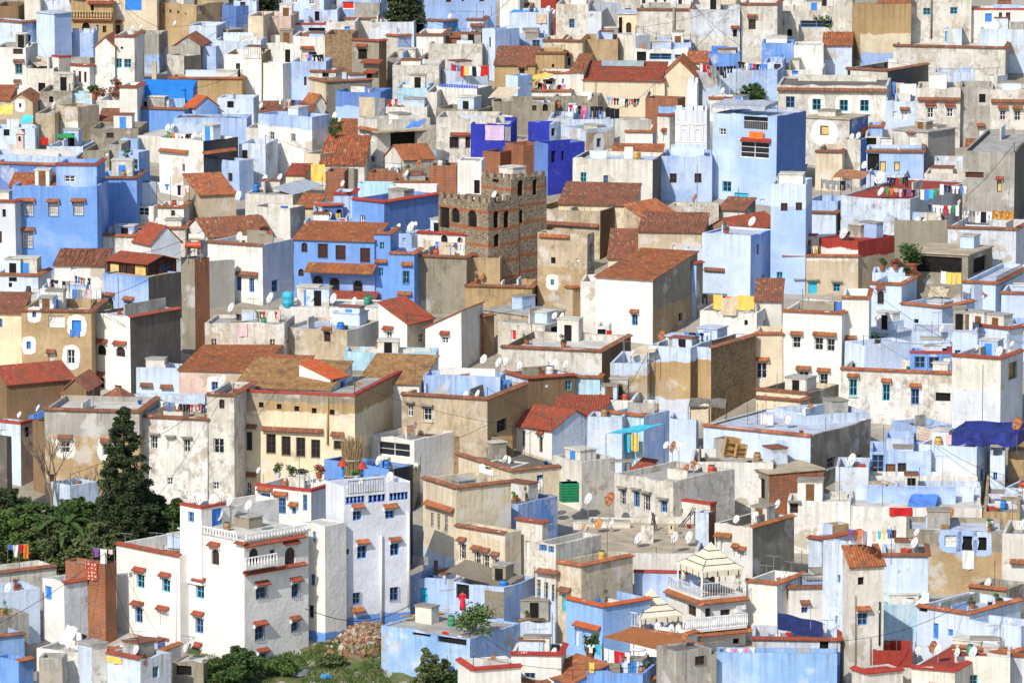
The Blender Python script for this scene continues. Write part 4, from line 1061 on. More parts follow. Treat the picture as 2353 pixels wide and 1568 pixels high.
gazebo('cream tent pavilion on the lower tiled terrace',990,1175,1590,975,705,2.2,GT)
rail(0,GH,'R',1745,775,2148,765,1.15,(.72,.72,.71)); rail(0,GH,'L',1385,735,1730,780,1.15,(.72,.72,.71))
cornice(GH,'R',1720,840,2190,815,out=.5,up=.25); cornice(GH,'L',1385,765,1735,830,out=.45,up=.25)
slab(GH,'R',1600,1080,2160,1060,.9,.14,wallmat('W-')); rail(0,GH,'R',1600,1075,2160,1055,.95,(.74,.74,.73),out=.8,bal=True,name='balustrade',n=34)
cornice(GH,'R',1560,1150,2230,1110,out=1.2,up=.5)
rail(0,GT,'L',865,990,1145,1085,1.1,(.74,.74,.73))
for sx in (2090,):
    p=face_pt(GH,'R',sx,880,.0); m=MB(); m.box((.003,p.y-.4,p.z-.3),(.34,p.y+.4,p.z+.3)); m.lathe((.345,p.y+.1,p.z),[(.2,-.0),(.2,.01)],14); o=m.build('air_conditioner',flat('white_post',(.70,.69,.66),.6),GH.root)
canopy('orange brown corrugated sheet roof over the blue courtyard',835,1145,1490,1300,3.2,.35,'o',CY,name='sheet_roof',cat='sheet roof',mat=flat('rust_sheet',(.34,.12,.035),.7,.1),z=2.6,sag=.03)
m=MB(); m.lathe((0,0,0),[(.45,0),(.55,.06),(.40,.10),(.05,.04)],18); o=m.build('washing_bowl',flat('white_post',(.70,.69,.66),.6),None,True); o.location=on(CY,1170,1262,2.75); tag(o,'white enamel bowl standing on the orange sheet roof','bowl')
line(840,1240,1090,1285,'whwtrhrsws',CY,z=2.2); line(690,1200,830,1210,'wscs',CY,z=2.2)
plant('leafy potted bush in the deep blue courtyard',720,1345,1.2,1.9,'m',CY,n=400)
hang('yellow towel over the courtyard parapet',708,1375,756,1475,'y','L',CY,name='towel',cat='laundry')
line(170,1340,285,1480,'wsbswsysws','rust tiled lean-to beside the blue courtyard',poles=True)
for i,(x,y) in enumerate(((90,975),(195,985))): canopy(('blue tarp corner tied above the pale roof hut','second smaller blue tarp beside the pale roof hut')[i],x-40,y+25,x+40-i*20,y+22,.8,.5,'b','dirty white house with pierced lattice parapet',poles=False)
H('pale roof hut with a small barred window',0,395,0,1020,1300,'p',w='190,1160,75,55k 55,1160,30,110W',a=5,d=4,dk='p',ph=.1)
T(3,3)
line(735,150,1135,150,'vsnsopgtwttscsysbs','tall white house with sloping tile roof',z=2.4)
dish('1365,180,80 ','pale house washed turquoise below'); dish('270,1070,115','lavender patio house under the navy tarp'); dish('1380,1260,90 1515,1235,115r','red walled roof terrace'); dish('2170,770,75','short tan stone house with tile edge'); dish('2225,1005,85 ','plain lilac house with blue ledge')
dish('245,1500,100','deep blue stair house with dark doorway'); dish('230,590,90 290,600,90','white house with railed roof terrace'); dish('740,290,60','tall white house with sloping tile roof')
hW=HS['white house with railed roof terrace']; rail(0,hW,'R',250,690,490,690,1.0,(.05,.05,.06))
ant('940,1140,1440p 1180,1130,1450p 1355,1180,1330p','red walled roof terrace'); ant('215,465,540y',hW); ant('800,740,1440p 1165,120,270p','tall white house with sloping tile roof')
hang('white bed sheet hanging from the ochre wall opening',1788,352,1895,520,'w','L','peeling ochre wall with three blue edged openings',name='bed_sheet',cat='laundry')
canopy('large white tarp draped over the turquoise patio',1225,900,1480,800,2.5,.8,'w','turquoise washed patio wall under the white tarp',poles=False,valance=.5,z=1.)
canopy('dark navy tarp over the lavender patio',90,1040,500,1130,2.5,.5,'N','lavender patio house under the navy tarp',valance=.3)
line(10,1120,215,1090,'gtwtgtrs','lavender patio house under the navy tarp',z=1.6)
pipe('tall white house with sloping tile roof','R',1028,820,1220,.07,'g')
line(1370,1400,1440,1430,'ystswsks','white house with wide red deck',poles=False,z=.3)

T(2,3)
H('low rubble curb on the broad roof',700,1290,0,282,5,'z!',a=4,d=.6,into='broad beige flat roofed house with planks',back=5.5,deep=.2,ph=.05)
H('pale rear parapet of the broad roof',1090,1700,0,58,5,'w!',a=4,d=.5,into='broad beige flat roofed house with planks',back=13.6,deep=.2,ph=.05)
H('left rear parapet of the broad roof',560,1085,0,112,5,'w!',a=6,d=.5,into='broad beige flat roofed house with planks',back=11.5,deep=.2,ph=.05)
for i,(x,y,lb) in enumerate(((1300,175,'bundle of dark wooden poles standing upright near the chimney'),(1620,135,'dark wooden poles spread like a tripod by the biggest dish'))):
    p=on(BR,x,y,0); r0=empty('wooden_poles',p); rr=random.Random(i+3)
    for k in range(5):
        m=MB(); m.bar((rr.uniform(-.5,.5)*(1+i),rr.uniform(-.4,.4),0),(rr.uniform(-.15,.15)+.5*i,0,1.5+rr.uniform(-.3,.2)),.045,5); m.build('pole',flat('dark_pole',(.07,.055,.045),.9),r0)
    tag(r0,lb,'poles')
T(0,2)
H('ochre brick house under the tall conifer, twin arched windows in white surrounds',405,1278,1302,645,1520,'g/o2@6.1',w='600,970,90,115Ao^ 985,995,90,115Ao^ 770,1310,72,110k 485,1265,60,90n',a=8,cope='u',tc='d',d=8)
H('long peeling white wall house, small concrete awnings',1285,1902,0,715,1520,'W!',w='1415,930,60,120g_ 1565,945,60,115W_ 1715,960,60,120g_ 1560,1285,50,70w',a=14,cope='u',tc='d',d=7)
H('whitewashed corner tower beside yellow facade',1898,2148,0,492,1530,'w!',w='2035,575,48,85k 2010,960,100,140g 1985,1325,55,70w',a=12,d=7,cope='u',tc='d')
H('lavender wall behind the washing line',1245,1885,0,495,1250,'p',a=4,d=1.)
H('small whitewashed roof hut with tile edge',565,728,880,492,900,'w',a=30,cope='t',tc='t')
H('tent shaped grey tin roof on posts',880,1150,1310,592,880,'k','p',a=38,rh=1.5,tc='d')
H('dark brown shed with rust tiled roof',-60,62,690,398,940,'m','S',a=60,rh=1.2,tc='t')
H('brown gable end beside the rust roof',590,790,0,440,940,'m','h',a=10,rh=.9,tc='d',d=5)
H('rough lavender parapet house',-40,160,525,492,880,'l!',a=58,d=4)
H('small white lilac house with maroon roof',-60,187,310,760,1330,'p',c2='P',w='250,830,42,95d 25,835,45,55W',a=30,cope='r',dk='r')
H('dark brick lane wall',300,405,0,740,1400,'m',a=40,d=3)
H('grey concrete house at the left edge',-100,60,102,880,1700,'k!',a=40)
H('pale garden house behind bare tree',470,645,905,1325,1720,'p',a=50,dk='w')
canopy('bright blue tarp over the lane at left',85,680,315,680,2.,.6,'b','rough lavender parapet house',valance=.5,poles=False)
line(1470,540,1885,575,'wsgshsbpgpwskskskprsgsrsNp','long peeling white wall house',z=1.9,scale=.8)
dish('2045,350,110','whitewashed corner tower beside yellow facade'); dish('345,610,70 175,670,60','small white lilac house with maroon roof')
T(1,2)
H('broad yellow facade with ochre top, iron grilles over four tall windows',-208,905,1337,505,1480,'z/o@8.5/y@7.6',c2='o/y@7.6/t@4.4',w='45,585,45,50d 210,600,45,50d 372,620,45,50d 532,637,45,50d 697,652,45,50d 137,940,85,180kG 275,958,80,180kG 410,970,80,180kG 547,985,80,170kG 755,950,80,80kG -73,915,72,170kG -108,1345,42,120A -63,1355,42,120A',a=15,d=12,ph=.3,dk='g',cope='r')
YF=LAST
cornice(YF,'L',42,800,605,865,out=.45,tc='d'); cornice(YF,'L',675,862,797,880,out=.45,tc='d'); cornice(YF,'L',-163,790,-5,810,out=.45,tc='d'); cornice(YF,'L',-180,1230,-5,1250,out=.45,tc='d'); pipe(YF,'L',655,520,945,.09,'o')
H('golden tiled wing behind yellow facade',-200,690,0,445,1330,'W','s',a=14,d=7,rh=1.35,tc='y')
H('small white house with vivid orange roof',405,690,845,348,1280,'W-','S',c2='l',a=36,rh=1.1,tc='o',w='797,405,55,85b')
H('faded tile roof by pale skylight',-60,405,0,320,1150,'P','s',a=-20+32,d=5,rh=1.0,tc='t')
H('glass pyramid skylight on yellow facade',760,915,1085,470,1240,'z','p',a=40,rh=.7,tc='y',name='skylight',cat='skylight')
H('white house with brown gold tiles',935,1500,0,395,1120,'W-','s',a=13,d=7,rh=1.5,tc='y')
H('turquoise parapet house with pierced edge',805,1652,0,105,860,'q',a=3,d=3,w='850,75,40,22d 900,78,40,22d 950,82,40,22d 1410,110,40,22d 1470,120,40,22d 1530,130,40,22d 1590,140,40,22d')
H('mottled tan house, iron windows, tile edge',1340,2128,2498,528,1300,'t!',c2='o',w='1420,630,48,115w_ 1578,665,78,125g_s 2262,770,95,115d',a=22,cope='t',ph=1.,dk='g',tc='d')
H('pale blue roof court walls',1530,2240,2420,330,1120,'l',a=8,d=3,ph=.8,dk='p')
H('white porch house with deep flat roof',1035,1457,1825,908,1420,'W-',w='1270,990,300,130w',a=36,ph=.5,dk='g')
H('grey roof wall under white porch',935,1445,0,1165,1560,'g',a=16,d=2)
H('flat brown roofed cream house with small window',1760,2345,2868,1185,1560,'c',w='2615,1255,62,62b',a=62,dk='d',cope='t',tc='d',ph=.15)
H('white stair room beside brown roof',2050,2353,0,1160,1490,'W-',a=30,d=3,w='2145,1150,80,60y')
H('brown rubble lane wall',1825,2360,0,880,1290,'S',a=8,d=1)
WR=HS['white house with red coping and striped blue windows']
p=on(HS['blue rooftop wall behind the reed bundle'],880,1250,0); r0=empty('reed_bundle',p+Vector((0,-1.2,-.6))); m=MB(); rr=random.Random(3)
for i in range(420):
    a,b=rr.uniform(0,6.28),rr.random()**.5*.55; t=rr.uniform(-.35,.35); x=math.cos(a)*b*1.3; y=math.sin(a)*b
    m.bar((x*.75,y,-.2),(x*1.35+t*.6+.1,y*1.3,rr.uniform(3.2,4.4)),.022,3,0,.012)
m.build('reeds',flat('dry_reed',(.34,.25,.13),.9,.35,0,7.),r0)
k=MB()
for z in (1.0,2.3): k.lathe((.05,0,z),[(.78,-.05),(.80,0),(.78,.05)],14,0,1.1,.8)
k.build('binding',flat('rope',(.4,.38,.34)),r0); tag(r0,'tall bundle of dry reeds leaning on the blue roof wall','reed bundle')
for i,(x,y,k,wd,ht,lb) in enumerate(((205,1250,'m',.7,1.2,'spiky green plant on the white roof terrace'),(330,1290,'m',.9,1.3,'round leafy plant in a pale pot beside the spiky one'),(430,1270,'d',.8,.9,'dark bushy plant behind the plastic chairs'),(580,1260,'f',.9,1.2,'reddish flowering plant on the white roof terrace'),(920,1285,'l',.9,.8,'light green plant at the foot of the reeds'),(1100,1310,'f',.7,.7,'small pink flowers above the iron balcony'))):
    plant(lb,x,y,wd,ht,k,WR if x<700 else BF,n=260,pc=(.30,.10,.05) if i%2 else (.55,.58,.62))
def chair(x,y,h,rz):
    p=on(h,x,y,.02); r0=empty('plastic_chair',(p.x,p.y,max(p.z,deckz(h))),rz); wm=flat('white_plastic',(.74,.74,.72),.4,.05)
    s=MB(); s.lathe((0,0,.42),[(.01,.0),(.26,.0),(.27,.03),(.01,.035)],14); s.build('seat',wm,r0,True)
    b=MB()
    for k in range(9):
        a0,a1=math.pi*(.05+.9*k/9),math.pi*(.05+.9*(k+1)/9); P_=lambda a,z:(.30*math.cos(a),.30*math.sin(a),z)
        if k%2==0: b.q((P_(a0,.45),P_(a1,.45),P_(a1,.80),P_(a0,.80)))
        b.q((P_(a0,.74),P_(a1,.74),P_(a1,.86),P_(a0,.86)))
    b.build('backrest',wm,r0)
    for sx in (-.2,.2):
        for sy in (-.2,.2):
            l=MB(); l.bar((sx,sy,.43),(sx*1.25,sy*1.25,0),.03,5,0,.022); l.build('leg',wm,r0)
    later(r0,'white plastic chair','white plastic chairs','on the white house with red coping',x,'chair','white plastic chairs on the roof')
chair(395,1310,WR,.4); chair(460,1318,WR,-.3); chair(520,1310,WR,2.4)
p=on(WR,470,1300,.0); r0=empty('plastic_table',(p.x+.1,p.y+.6,deckz(WR))); m=MB(); m.lathe((0,0,.7),[(.01,0),(.48,0),(.48,.04),(.01,.045)],16); m.build('tabletop',flat('white_plastic',(.74,.74,.72),.4,.05),r0)
for k in range(4): l=MB(); l.bar((.2*math.cos(k*1.57),.2*math.sin(k*1.57),.7),(.36*math.cos(k*1.57),.36*math.sin(k*1.57),0),.03,5); l.build('leg',flat('white_plastic',(.74,.74,.72),.4,.05),r0)
tag(r0,'round white plastic table among the roof chairs','table')
for i,(x,y) in enumerate(((797,1240),(975,1265))):
    p=on(BF,x,y,.1); r0=empty('lantern_shelter',p); a=MB(); a.lathe((0,0,.9),[(.5,0),(.28,.3),(.04,.6)],8); a.build('roof',flat('red_paint',(.36,.05,.035),.7),r0); b=MB(); b.bar((0,0,0),(0,0,.9),.12,8); b.build('post',flat('blue_door',(.05,.22,.60),.6),r0); tag(r0,('red capped blue lamp pillar left of the reeds','red capped blue lamp pillar right of the reeds')[i],'lantern')
rail(0,BF,'R',848,1400,1168,1380,1.05,(.05,.05,.06)); 
for i,(xa,xb) in enumerate(((825,997),(1032,1192),(1226,1398))): rail(0,BF,'R',xa,1490-i*8,xb,1484-i*12,.85,(.16,.27,.66),out=-.1,bal=True,name='balustrade')
dish('20,1180,60 70,1190,60',WR); dish('2150,990,105','flat brown roofed cream house with small window'); dish('1470,1140,70','grey roof wall under white porch'); dish('2090,160,90 2225,190,100 2290,180,80','pale blue roof court walls')
ant('1465,180,390p 1545,180,300p 1810,1060,1280p 1730,1085,1150y','white house with brown gold tiles' if False else 'pale blue roof court walls'); ant('1512,1050,1200p 1980,1390,1560p','grey roof wall under white porch')
line(1640,300,1960,290,'wkrsNkrkwkPkksrk','pale blue roof court walls',z=1.6); line(2235,345,2345,345,'bsbs','pale blue roof court walls',z=1.8,scale=1.4); line(1395,330,1530,300,'kscs','mottled tan house',z=1.6)
line(1130,960,1440,1000,'wkPkwswkNkts','white porch house with deep flat roof',z=.3,poles=False)
T(2,2)
H('brown house with tile edge and blue curtain',-80,140,578,338,800,'p',c2='m',a=62,cope='t',tc='t',dk='g',w='312,400,38,42W 520,400,62,95c')
H('long stained wall house, grey and white',-100,825,1092,88,620,'w!',c2='m',a=16,cope='t',tc='d')
H('pale blue low wall below stained wall',560,810,0,330,720,'q',a=10,d=2,cope='u')
H('ochre round tower, lime washed rim',905,1246,0,205,760,'p/o@4.4/v@2.7',a=10,d=7,ph=.9,dk='p')
H('taller ochre tower, lime washed rim and foot',1256,1640,1836,62,760,'p/o@5.6/v@2.3',c2='p/m@5.7',a=24,ph=1.,dk='p')
H('rubble side house joined to ochre tower',1640,1834,2246,58,740,'p/o@5.7',c2='S',a=30,cope='tR',tc='d')
H('white house with rust gable roof, two narrow windows',5,366,782,815,1190,'W-','g',c2='p',w='105,890,30,150k^ 265,945,30,150k^ 530,970,14,50d',a=42,tc='n',rh=1.35)
H('rust tiled shed behind white gable',395,866,0,690,1080,'w','s',a=4,d=5,rh=1.0,tc='n')
H('pale blue cube with white tile rim',880,1208,1445,685,1200,'q',c2='l',a=36,cope='uL',dk='p')
H('white washed terrace block above cube',735,1107,0,545,960,'W-',a=8,d=5,dk='w')
H('smooth pale blue wall right of cube',1445,1692,0,718,1120,'p-',a=5,d=4,dk='w')
H('tiny white hut with blue door',1200,1306,0,566,860,'W',a=4,d=2.,w='1255,625,66,64B')
H('lavender lee wall behind stall',690,1012,0,700,1230,'p',a=10,d=3)
H('wide lilac house with white washed window, tile edged grey side',1760,2743,3298,868,1420,'p-',c2='z!',w='2471,1030,50,155gO 2933,1110,78,100gs 3188,1085,58,100g',a=32,cope='tL',tc='t',dk='p',ph=.2)
LH=LAST
H('second lilac roof block, rounded corner',2400,2683,3290,690,1180,'p',a=66,dk='p')
H('white courtyard wall above cream house',370,640,946,1105,1560,'w',a=52,ph=1.,dk='w')
H('peeling white house with four blue windows',945,1487,0,1292,1960,'w!',w='1025,1430,48,150g_ 1150,1445,52,150b_ 1245,1480,56,160g_ 1400,1515,56,110b_',a=42,d=8,dk='g')
H('small rust tiled room on peeling house',1085,1215,1330,1205,1480,'w','s',a=40,rh=.8,tc='n')
H('white upper terrace with wooden door',1640,2400,0,1115,1560,'W',w='1690,1175,70,110D',a=4,d=7,dk='g')
H('white yard wall with steel mesh',1500,1795,0,1222,1720,'w',a=6,d=3)
H('white house with thick brick coping',1480,1822,1876,1500,2000,'w',c2='r',w='1548,1555,48,48k',a=40,cope='r',dk='g',d=8)
H('unfinished red brick house, concrete slab and brick pillars',2050,2365,2868,1215,1620,'z',c2='r',w='2130,1350,80,180d 2270,1340,100,190d 2757,1285,40,45d',a=66,cope='e',dk='z' if False else 'o',ph=.06)
dish('70,215,75 385,210,130 490,205,90','brown house with tile edge and blue curtain'); dish('1325,610,90o','tiny white hut with blue door'); dish('720,690,95r','rust tiled shed behind white gable')
dish('1415,950,75 1475,965,105r 1535,960,105','peeling white house with four blue windows'); dish('255,1310,110',HS['flat brown roofed cream house with small window']); dish('700,1440,110 895,1445,130r','broad beige flat roofed house with planks')
ant('735,150,540p 455,540,650p 100,100,240p','long stained wall house'); ant('330,40,200p','long stained wall house')
canopy('patched blue and cream stall roof on bamboo posts',865,850,1150,835,3.,.4,'c','white courtyard wall above cream house',z=2.6,name='stall_roof')
hang('blue plastic curtain hung from the stall roof',1000,845,1090,1020,'c','L','pale blue cube with white tile rim',name='curtain',out=.9); hang('faded yellow green cloth beside the blue plastic curtain',1095,845,1160,1010,'y','L','pale blue cube with white tile rim',name='curtain',out=.9)
Wc=HS['white courtyard wall above cream house']; p=on(Wc,1000,1060,0); r0=empty('concrete_table',(p.x,p.y-1,deckz(Wc)+.3)); m=MB(); m.box((-1,-.5,.75),(1,.5,.87)); m.build('tabletop',deckmat('k'),r0)
for sx in (-.7,.6): m=MB(); m.box((sx-.12,-.4,0),(sx+.12,.4,.745)); m.build('leg',deckmat('k'),r0)
tag(r0,'rough concrete table in front of the blue stall','table')
gx=HS['broad beige flat roofed house with planks']; 
p=on(HS['flat brown roofed cream house with small window'],525,1465,0); p=at_Y(525*OS+OX,1470*OS+OY,HS['flat brown roofed cream house with small window'].C.y-3.5); r0=empty('green_bin',p,.2); r0.scale=(.8,.8,.85)
m=MB()
for k in range(7): m.box((-.95,-.7,.05+.28*k),(.95,.7,.05+.28*k+.22))
m.build('slats',flat('green_plastic',(.02,.22,.10),.5),r0); m=MB(); m.box((-.88,-.63,.02),(.88,.63,1.95)); m.build('body',flat('green_plastic_dark',(.012,.13,.06),.5),r0); tag(r0,'big green slatted plastic bin on the dark roof','bin')
p=at_Y(330*OS+OX,1465*OS+OY,p.y-.5); r0=empty('clay_basin',p); m=MB(); m.lathe((0,0,0),[(.3,0),(.45,.1),(.45,.45),(.40,.45),(.38,.1)],14); m.build('basin',flat('pot_0.30',(.30,.10,.05),.8),r0); k=MB(); k.lathe((0,0,.45),[(.47,0),(.49,.03),(.47,.06)],14); k.build('rim',flat('pot_rim',(.25,.08,.04),.8),r0); tag(r0,'round terracotta basin left of the green bin','basin')
H('dark roofed terrace house with blue parapet',-230,60,420,1500,2000,'b',c2='b',a=40,dk='d',ph=.1)
ant('2165,560,760p 2255,560,760p 2305,560,770p','wide lilac house with white washed window')
canopy('torn beige cloth hung over the lilac roof',1640,640,1810,620,1.,.3,'t','smooth pale blue wall right of cube',valance=1.2,poles=True)
canopy('ragged plank roof between ochre towers and lilac house',1620,600,1960,610,3,.3,'g','smooth pale blue wall right of cube',mat=flat('grey_plank',(.19,.17,.14),.95,.5,0,8.),name='plank_roof',cat='plank roof',z=2.5)
canopy('cream awning with red edge on ochre towers',1095,130,1320,80,3.,.3,'t','ochre round tower',valance=.15,z=2.6)
for i,(x,y,s) in enumerate(((2000,985,1.),(2090,990,.7))):
    p=on(LH,x,y,0); p=at_Y(x*OS+OX,(y+75)*OS+OY,LH.C.y-4); r0=empty('wooden_shelf',p,.5); m=MB(); w_=.75*s; 
    m.box((-w_,-.15,0),(-w_+.06,.15,1.7*s)); m.box((w_-.06,-.15,0),(w_,.15,1.7*s)); m.box((-w_+.06,.1,0),(w_-.06,.14,1.7*s)); m.build('case',flat('shelf_wood',(.40,.25,.10),.7),r0)
    for z in (.1,.6,1.15): k=MB(); k.box((-w_+.07,-.14,z*s),(w_-.07,.09,z*s+.04)); k.build('shelf',flat('shelf_wood',(.40,.25,.10),.7),r0)
    r0.rotation_euler=(0,R(12),.5); tag(r0,('tilted wooden shelf unit leaning by the lilac wall','smaller wooden frame beside the tilted shelf unit')[i],'shelf')
H('small cinder block hut with rubble on top',1850,1960,2060,900,1340,'g!',a=40,d=2)
T(3,2)
H('white house, two storeys of grilled awning windows',130,675,0,-258,540,'W-',w='260,10,75,110g^ 465,25,80,120g^ 575,35,75,120g^ 325,340,95,130g^ 510,360,80,130g^',a=16,cope='u',d=8,ph=1.2,dk='w')
H('taller white block beside grilled windows',680,928,0,-400,500,'W-',w='755,50,75,110k^',a=6,cope='u',d=6)
H('peeling white house with bright turquoise window frames',665,1690,0,292,800,'W!',w='780,430,72,155c^s 1085,475,68,155c^ 1350,510,75,150b^ 1610,510,140,80d',a=13,cope='u',tc='t',d=7)
TQ=LAST
H('washed tower with yellow cloth at its window',1695,2142,2346,155,880,'w/v@4',c2='v',w='2245,265,80,150yG',a=26,cope='t',tc='t')
H('blue glazed shed with brown frame',1310,1692,0,108,620,'b',a=4,cope='r',d=3,w='1400,190,100,110b 1530,195,100,110b 1640,200,70,120W')
H('lavender wall house right of grilled windows',700,880,1322,40,620,'p-',a=60,dk='p')
H('cream yellow terrace with mossy parapets',-110,356,650,478,880,'y',c2='z!',a=30,cope='uL',dk='d',tc='d')
H('lower cream yellow step wall',-110,300,0,545,940,'y',a=28,cope='u',d=2,tc='d')
H('pale house under the navy tarp with blue edged window',1390,1922,2046,975,1480,'p-/v@3.6',w='1972,1225,48,115bO',a=22,dk='p')
H('pale narrow house right of navy tarp',2046,2182,0,1045,1560,'p',w='2092,1235,38,72b',a=6,d=4)
H('dirty ochre end wall, right edge',2205,2460,0,1018,1460,'o!',a=8,d=6)
H('patio house with orange door, striped grille',935,1500,0,1012,1460,'l',w='1125,1185,90,120D 1010,1130,110,180b 1230,1180,80,130k',a=4,d=5,ph=.9,dk='p')
H('blue roof block left of rug',1070,1340,0,890,1330,'l',a=5,d=4,dk='p')
H('blue roof block behind rug',1130,1370,1690,790,1200,'l',a=60,d=4)
H('long white front below patio house',920,1925,0,1245,1540,'W',a=2.5,d=2.5,dk='w')
H('pale blue corner below grey side',620,922,0,1160,1600,'p',a=6,d=5,dk='k')
H('white pale terrace wall with people below',1165,1955,0,1345,1790,'p',a=3,d=3,dk='w')
H('small tan hut with yellow door',930,1032,1166,1312,1815,'t',w='1062,1400,50,150d 1120,1400,40,140y',a=62,dk='g')
H('white house with wooden window below red brick',180,760,0,1470,1960,'W',w='240,1530,75,90k_',a=6,d=3.6,dk='w',ph=.3)
WH=LAST
H('white lower houses with coloured blankets on parapet',760,1965,0,1535,1990,'W',a=3,d=8,dk='w',ph=.2)
H('pale slope wall at right edge',2180,2460,0,1360,1700,'p',a=24,d=4)
H('right edge washed house with tile edge',2000,2460,0,1500,1900,'v',a=5,d=5,dk='w')
canopy('navy blue tarp shelter with a drooping side',1690,830,2290,850,4.,.35,'N','pale house under the navy tarp with blue edged window',valance=1.1,z=2.4,mat=flat('navy_tarp',(.018,.028,.17),.6,.4,0,1.5))
hang('large fringed rug with brown striped pattern on cream',1368,772,1570,955,'t','L','blue roof block behind rug',name='rug',cat='rug',out=1.2,pattern=dots('rug_pattern',(.60,.50,.38),(.30,.15,.10),4.))
hang('lilac sheet right of the fringed rug',1575,830,1688,950,'P','L','blue roof block behind rug',name='sheet',cat='laundry',out=1.)
pr=HS['small tan hut with yellow door']
hl=HS['white lower houses with coloured blankets on parapet']; yy=HS['white pale terrace wall with people below'].C.y-.7
def st_(x,y,dy=0.):
    p=at_Y(px(x,y)[0],px(x,y)[1],yy+dy); p.z=max(p.z-.3,deckz(hl)); return p
person('boy in a dark jacket standing by the tan hut',st_(1090,1500),R(10),(.05,.04,.04),(.06,.06,.09),skirt=False,H_=1.35)
person('woman in a pink top bending over a tub',st_(1145,1510,-.5),R(60),(.65,.04,.18),(.50,.05,.15),bend=.75,scarf=(.45,.10,.20),arms=((-.2,-.62,.55),(.2,-.62,.55)))
p=st_(1215,1515,-.6); r0=empty('wash_tub',p); m=MB(); m.lathe((0,0,0),[(.25,0),(.34,.3),(.37,.31),(.33,.29),(.24,.04)],14); m.build('tub',flat('cloth_c',(.06,.45,.60),.5),r0); m=MB(); m.lathe((0,0,.2),[(.30,0),(.01,.01)],12); m.build('water',glass(),r0); tag(r0,'turquoise plastic wash tub beside the bending woman','tub')
canopy('blue tarp heap on the white lower roofs',1285,1490,1540,1500,2.,.5,'b','white lower houses with coloured blankets on parapet',poles=False,valance=.25,z=.3)
for i,(a,b,c_,l) in enumerate(((1115,1325,'r','red brown blanket on the long parapet, leftmost'),(1440,1590,'P','pale pink blanket beside the red brown one'),(1600,1700,'o','faded orange blanket on the long parapet'),(1960,2095,'n','maroon blanket on the tile edged house'))):
    hang(l,a,1522,b,1600,c_,'L','white lower houses with coloured blankets on parapet' if i<3 else 'right edge washed house with tile edge',name='blanket',cat='blanket')
dish('170,575,85r','lower cream yellow step wall'); dish('735,610,70g 880,650,80d',TQ); dish('770,1080,115',LH); dish('665,1320,115','pale blue corner below grey side'); dish('85,1490,90',WH); dish('1920,55,60 2055,25,90 2240,20,60','washed tower with yellow cloth at its window'); dish('2290,755,125r','pale narrow house right of navy tarp')
ant('1275,655,770y',TQ); ant('1970,200,740p','pale house under the navy tarp with blue edged window'); ant('380,1470,1560p 465,1470,1560p',WH); ant('530,690,840p','second lilac roof block'); ant('1900,1460,1560p','right edge washed house with tile edge')
canopy('black and white striped awning on the peeling house',1480,430,1690,400,.6,.35,'w',TQ,poles=False,z=.2,name='awning')

T(2,2)
H('cream house with one tall lattice window',2238,2492,0,-70,500,'c-',w='2296,265,100,150g^',a=6,d=5,cope='u')
T(0,1)
H('vivid blue house with curtained balcony windows',112,890,0,148,960,'b-',w='260,360,95,115WG^ 490,360,88,115WG^ 720,355,92,112WG^ 255,640,95,145WG^ 270,880,90,50d',a=5,d=7,ph=.3,dk='p')
VB=LAST
H('upper part of the vivid blue house',515,888,0,-55,900,'b-',w='640,75,100,62w',a=5,d=5,cope='t',into='vivid blue house with curtained balcony windows',dk='p')
H('tiled lean-to of the vivid blue house',85,520,0,152,880,'b-','s',a=5,d=3.4,rh=.95,into='vivid blue house with curtained balcony windows')
H('plain blue wall house, tile edge, next to curtained balconies',888,1258,0,68,700,'b-',a=4,d=6,cope='t',tc='d',w='905,320,30,60W')
H('grey lavender house at the left edge',-200,142,0,285,990,'v-',w='42,390,32,72d 5,610,30,110k',a=14,cope='t',d=6)
H('white modern house with wide glass windows',1068,1410,1470,330,660,'W-',w='1217,345,42,100w 1320,372,100,88w',a=12,dk='w',ph=.1)
H('grey stepped block above glass windows',1075,1256,1440,118,620,'g-',c2='p-',a=60,dk='g')
H('small white annex with caged window, tile edge',1450,1690,0,335,700,'W-',w='1592,390,36,52k',a=5,d=5,cope='t')
H('tan mud house with wide tile roof',1685,1828,2170,228,620,'t','S',c2='t',a=70,rh=1.5,tc='t',w='1855,315,16,16d 2040,315,16,16d')
H('white gable house with collapsed tile roof',1695,1912,2500,615,880,'W-','h',a=64,rh=1.5,rag=.3,tc='d')
H('tall plain white house below collapsed roof',1900,2415,2700,688,1240,'W',c2='v-',w='2198,1035,46,130e 2315,1050,46,130e 2528,1060,55,110b',a=30,cope='uL',tc='d',dk='w')
cornice(LAST,'L',2150,945,2352,975)
H('grey blank side wall behind brick stair tower',1900,1925,2155,838,1270,'g-',a=60,d=3)
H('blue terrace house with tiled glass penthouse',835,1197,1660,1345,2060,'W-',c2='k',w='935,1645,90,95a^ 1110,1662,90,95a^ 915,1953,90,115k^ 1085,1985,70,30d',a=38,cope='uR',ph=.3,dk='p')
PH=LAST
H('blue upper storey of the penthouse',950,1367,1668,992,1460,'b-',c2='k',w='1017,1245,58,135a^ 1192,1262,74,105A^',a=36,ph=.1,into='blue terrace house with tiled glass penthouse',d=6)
H('glass room of the penthouse',985,1362,1625,868,1400,'n-','g',c2='n-',w='1047,915,100,120y 1130,925,55,118k 1180,930,40,118k 1285,935,120,118y 1420,920,80,85k 1540,905,110,85k',a=38,rh=.55,tc='n',into='blue terrace house with tiled glass penthouse')
H('tall raw brick stair tower',1668,1790,1926,815,1700,'z',c2='r',a=42,ph=.1)
BT=LAST
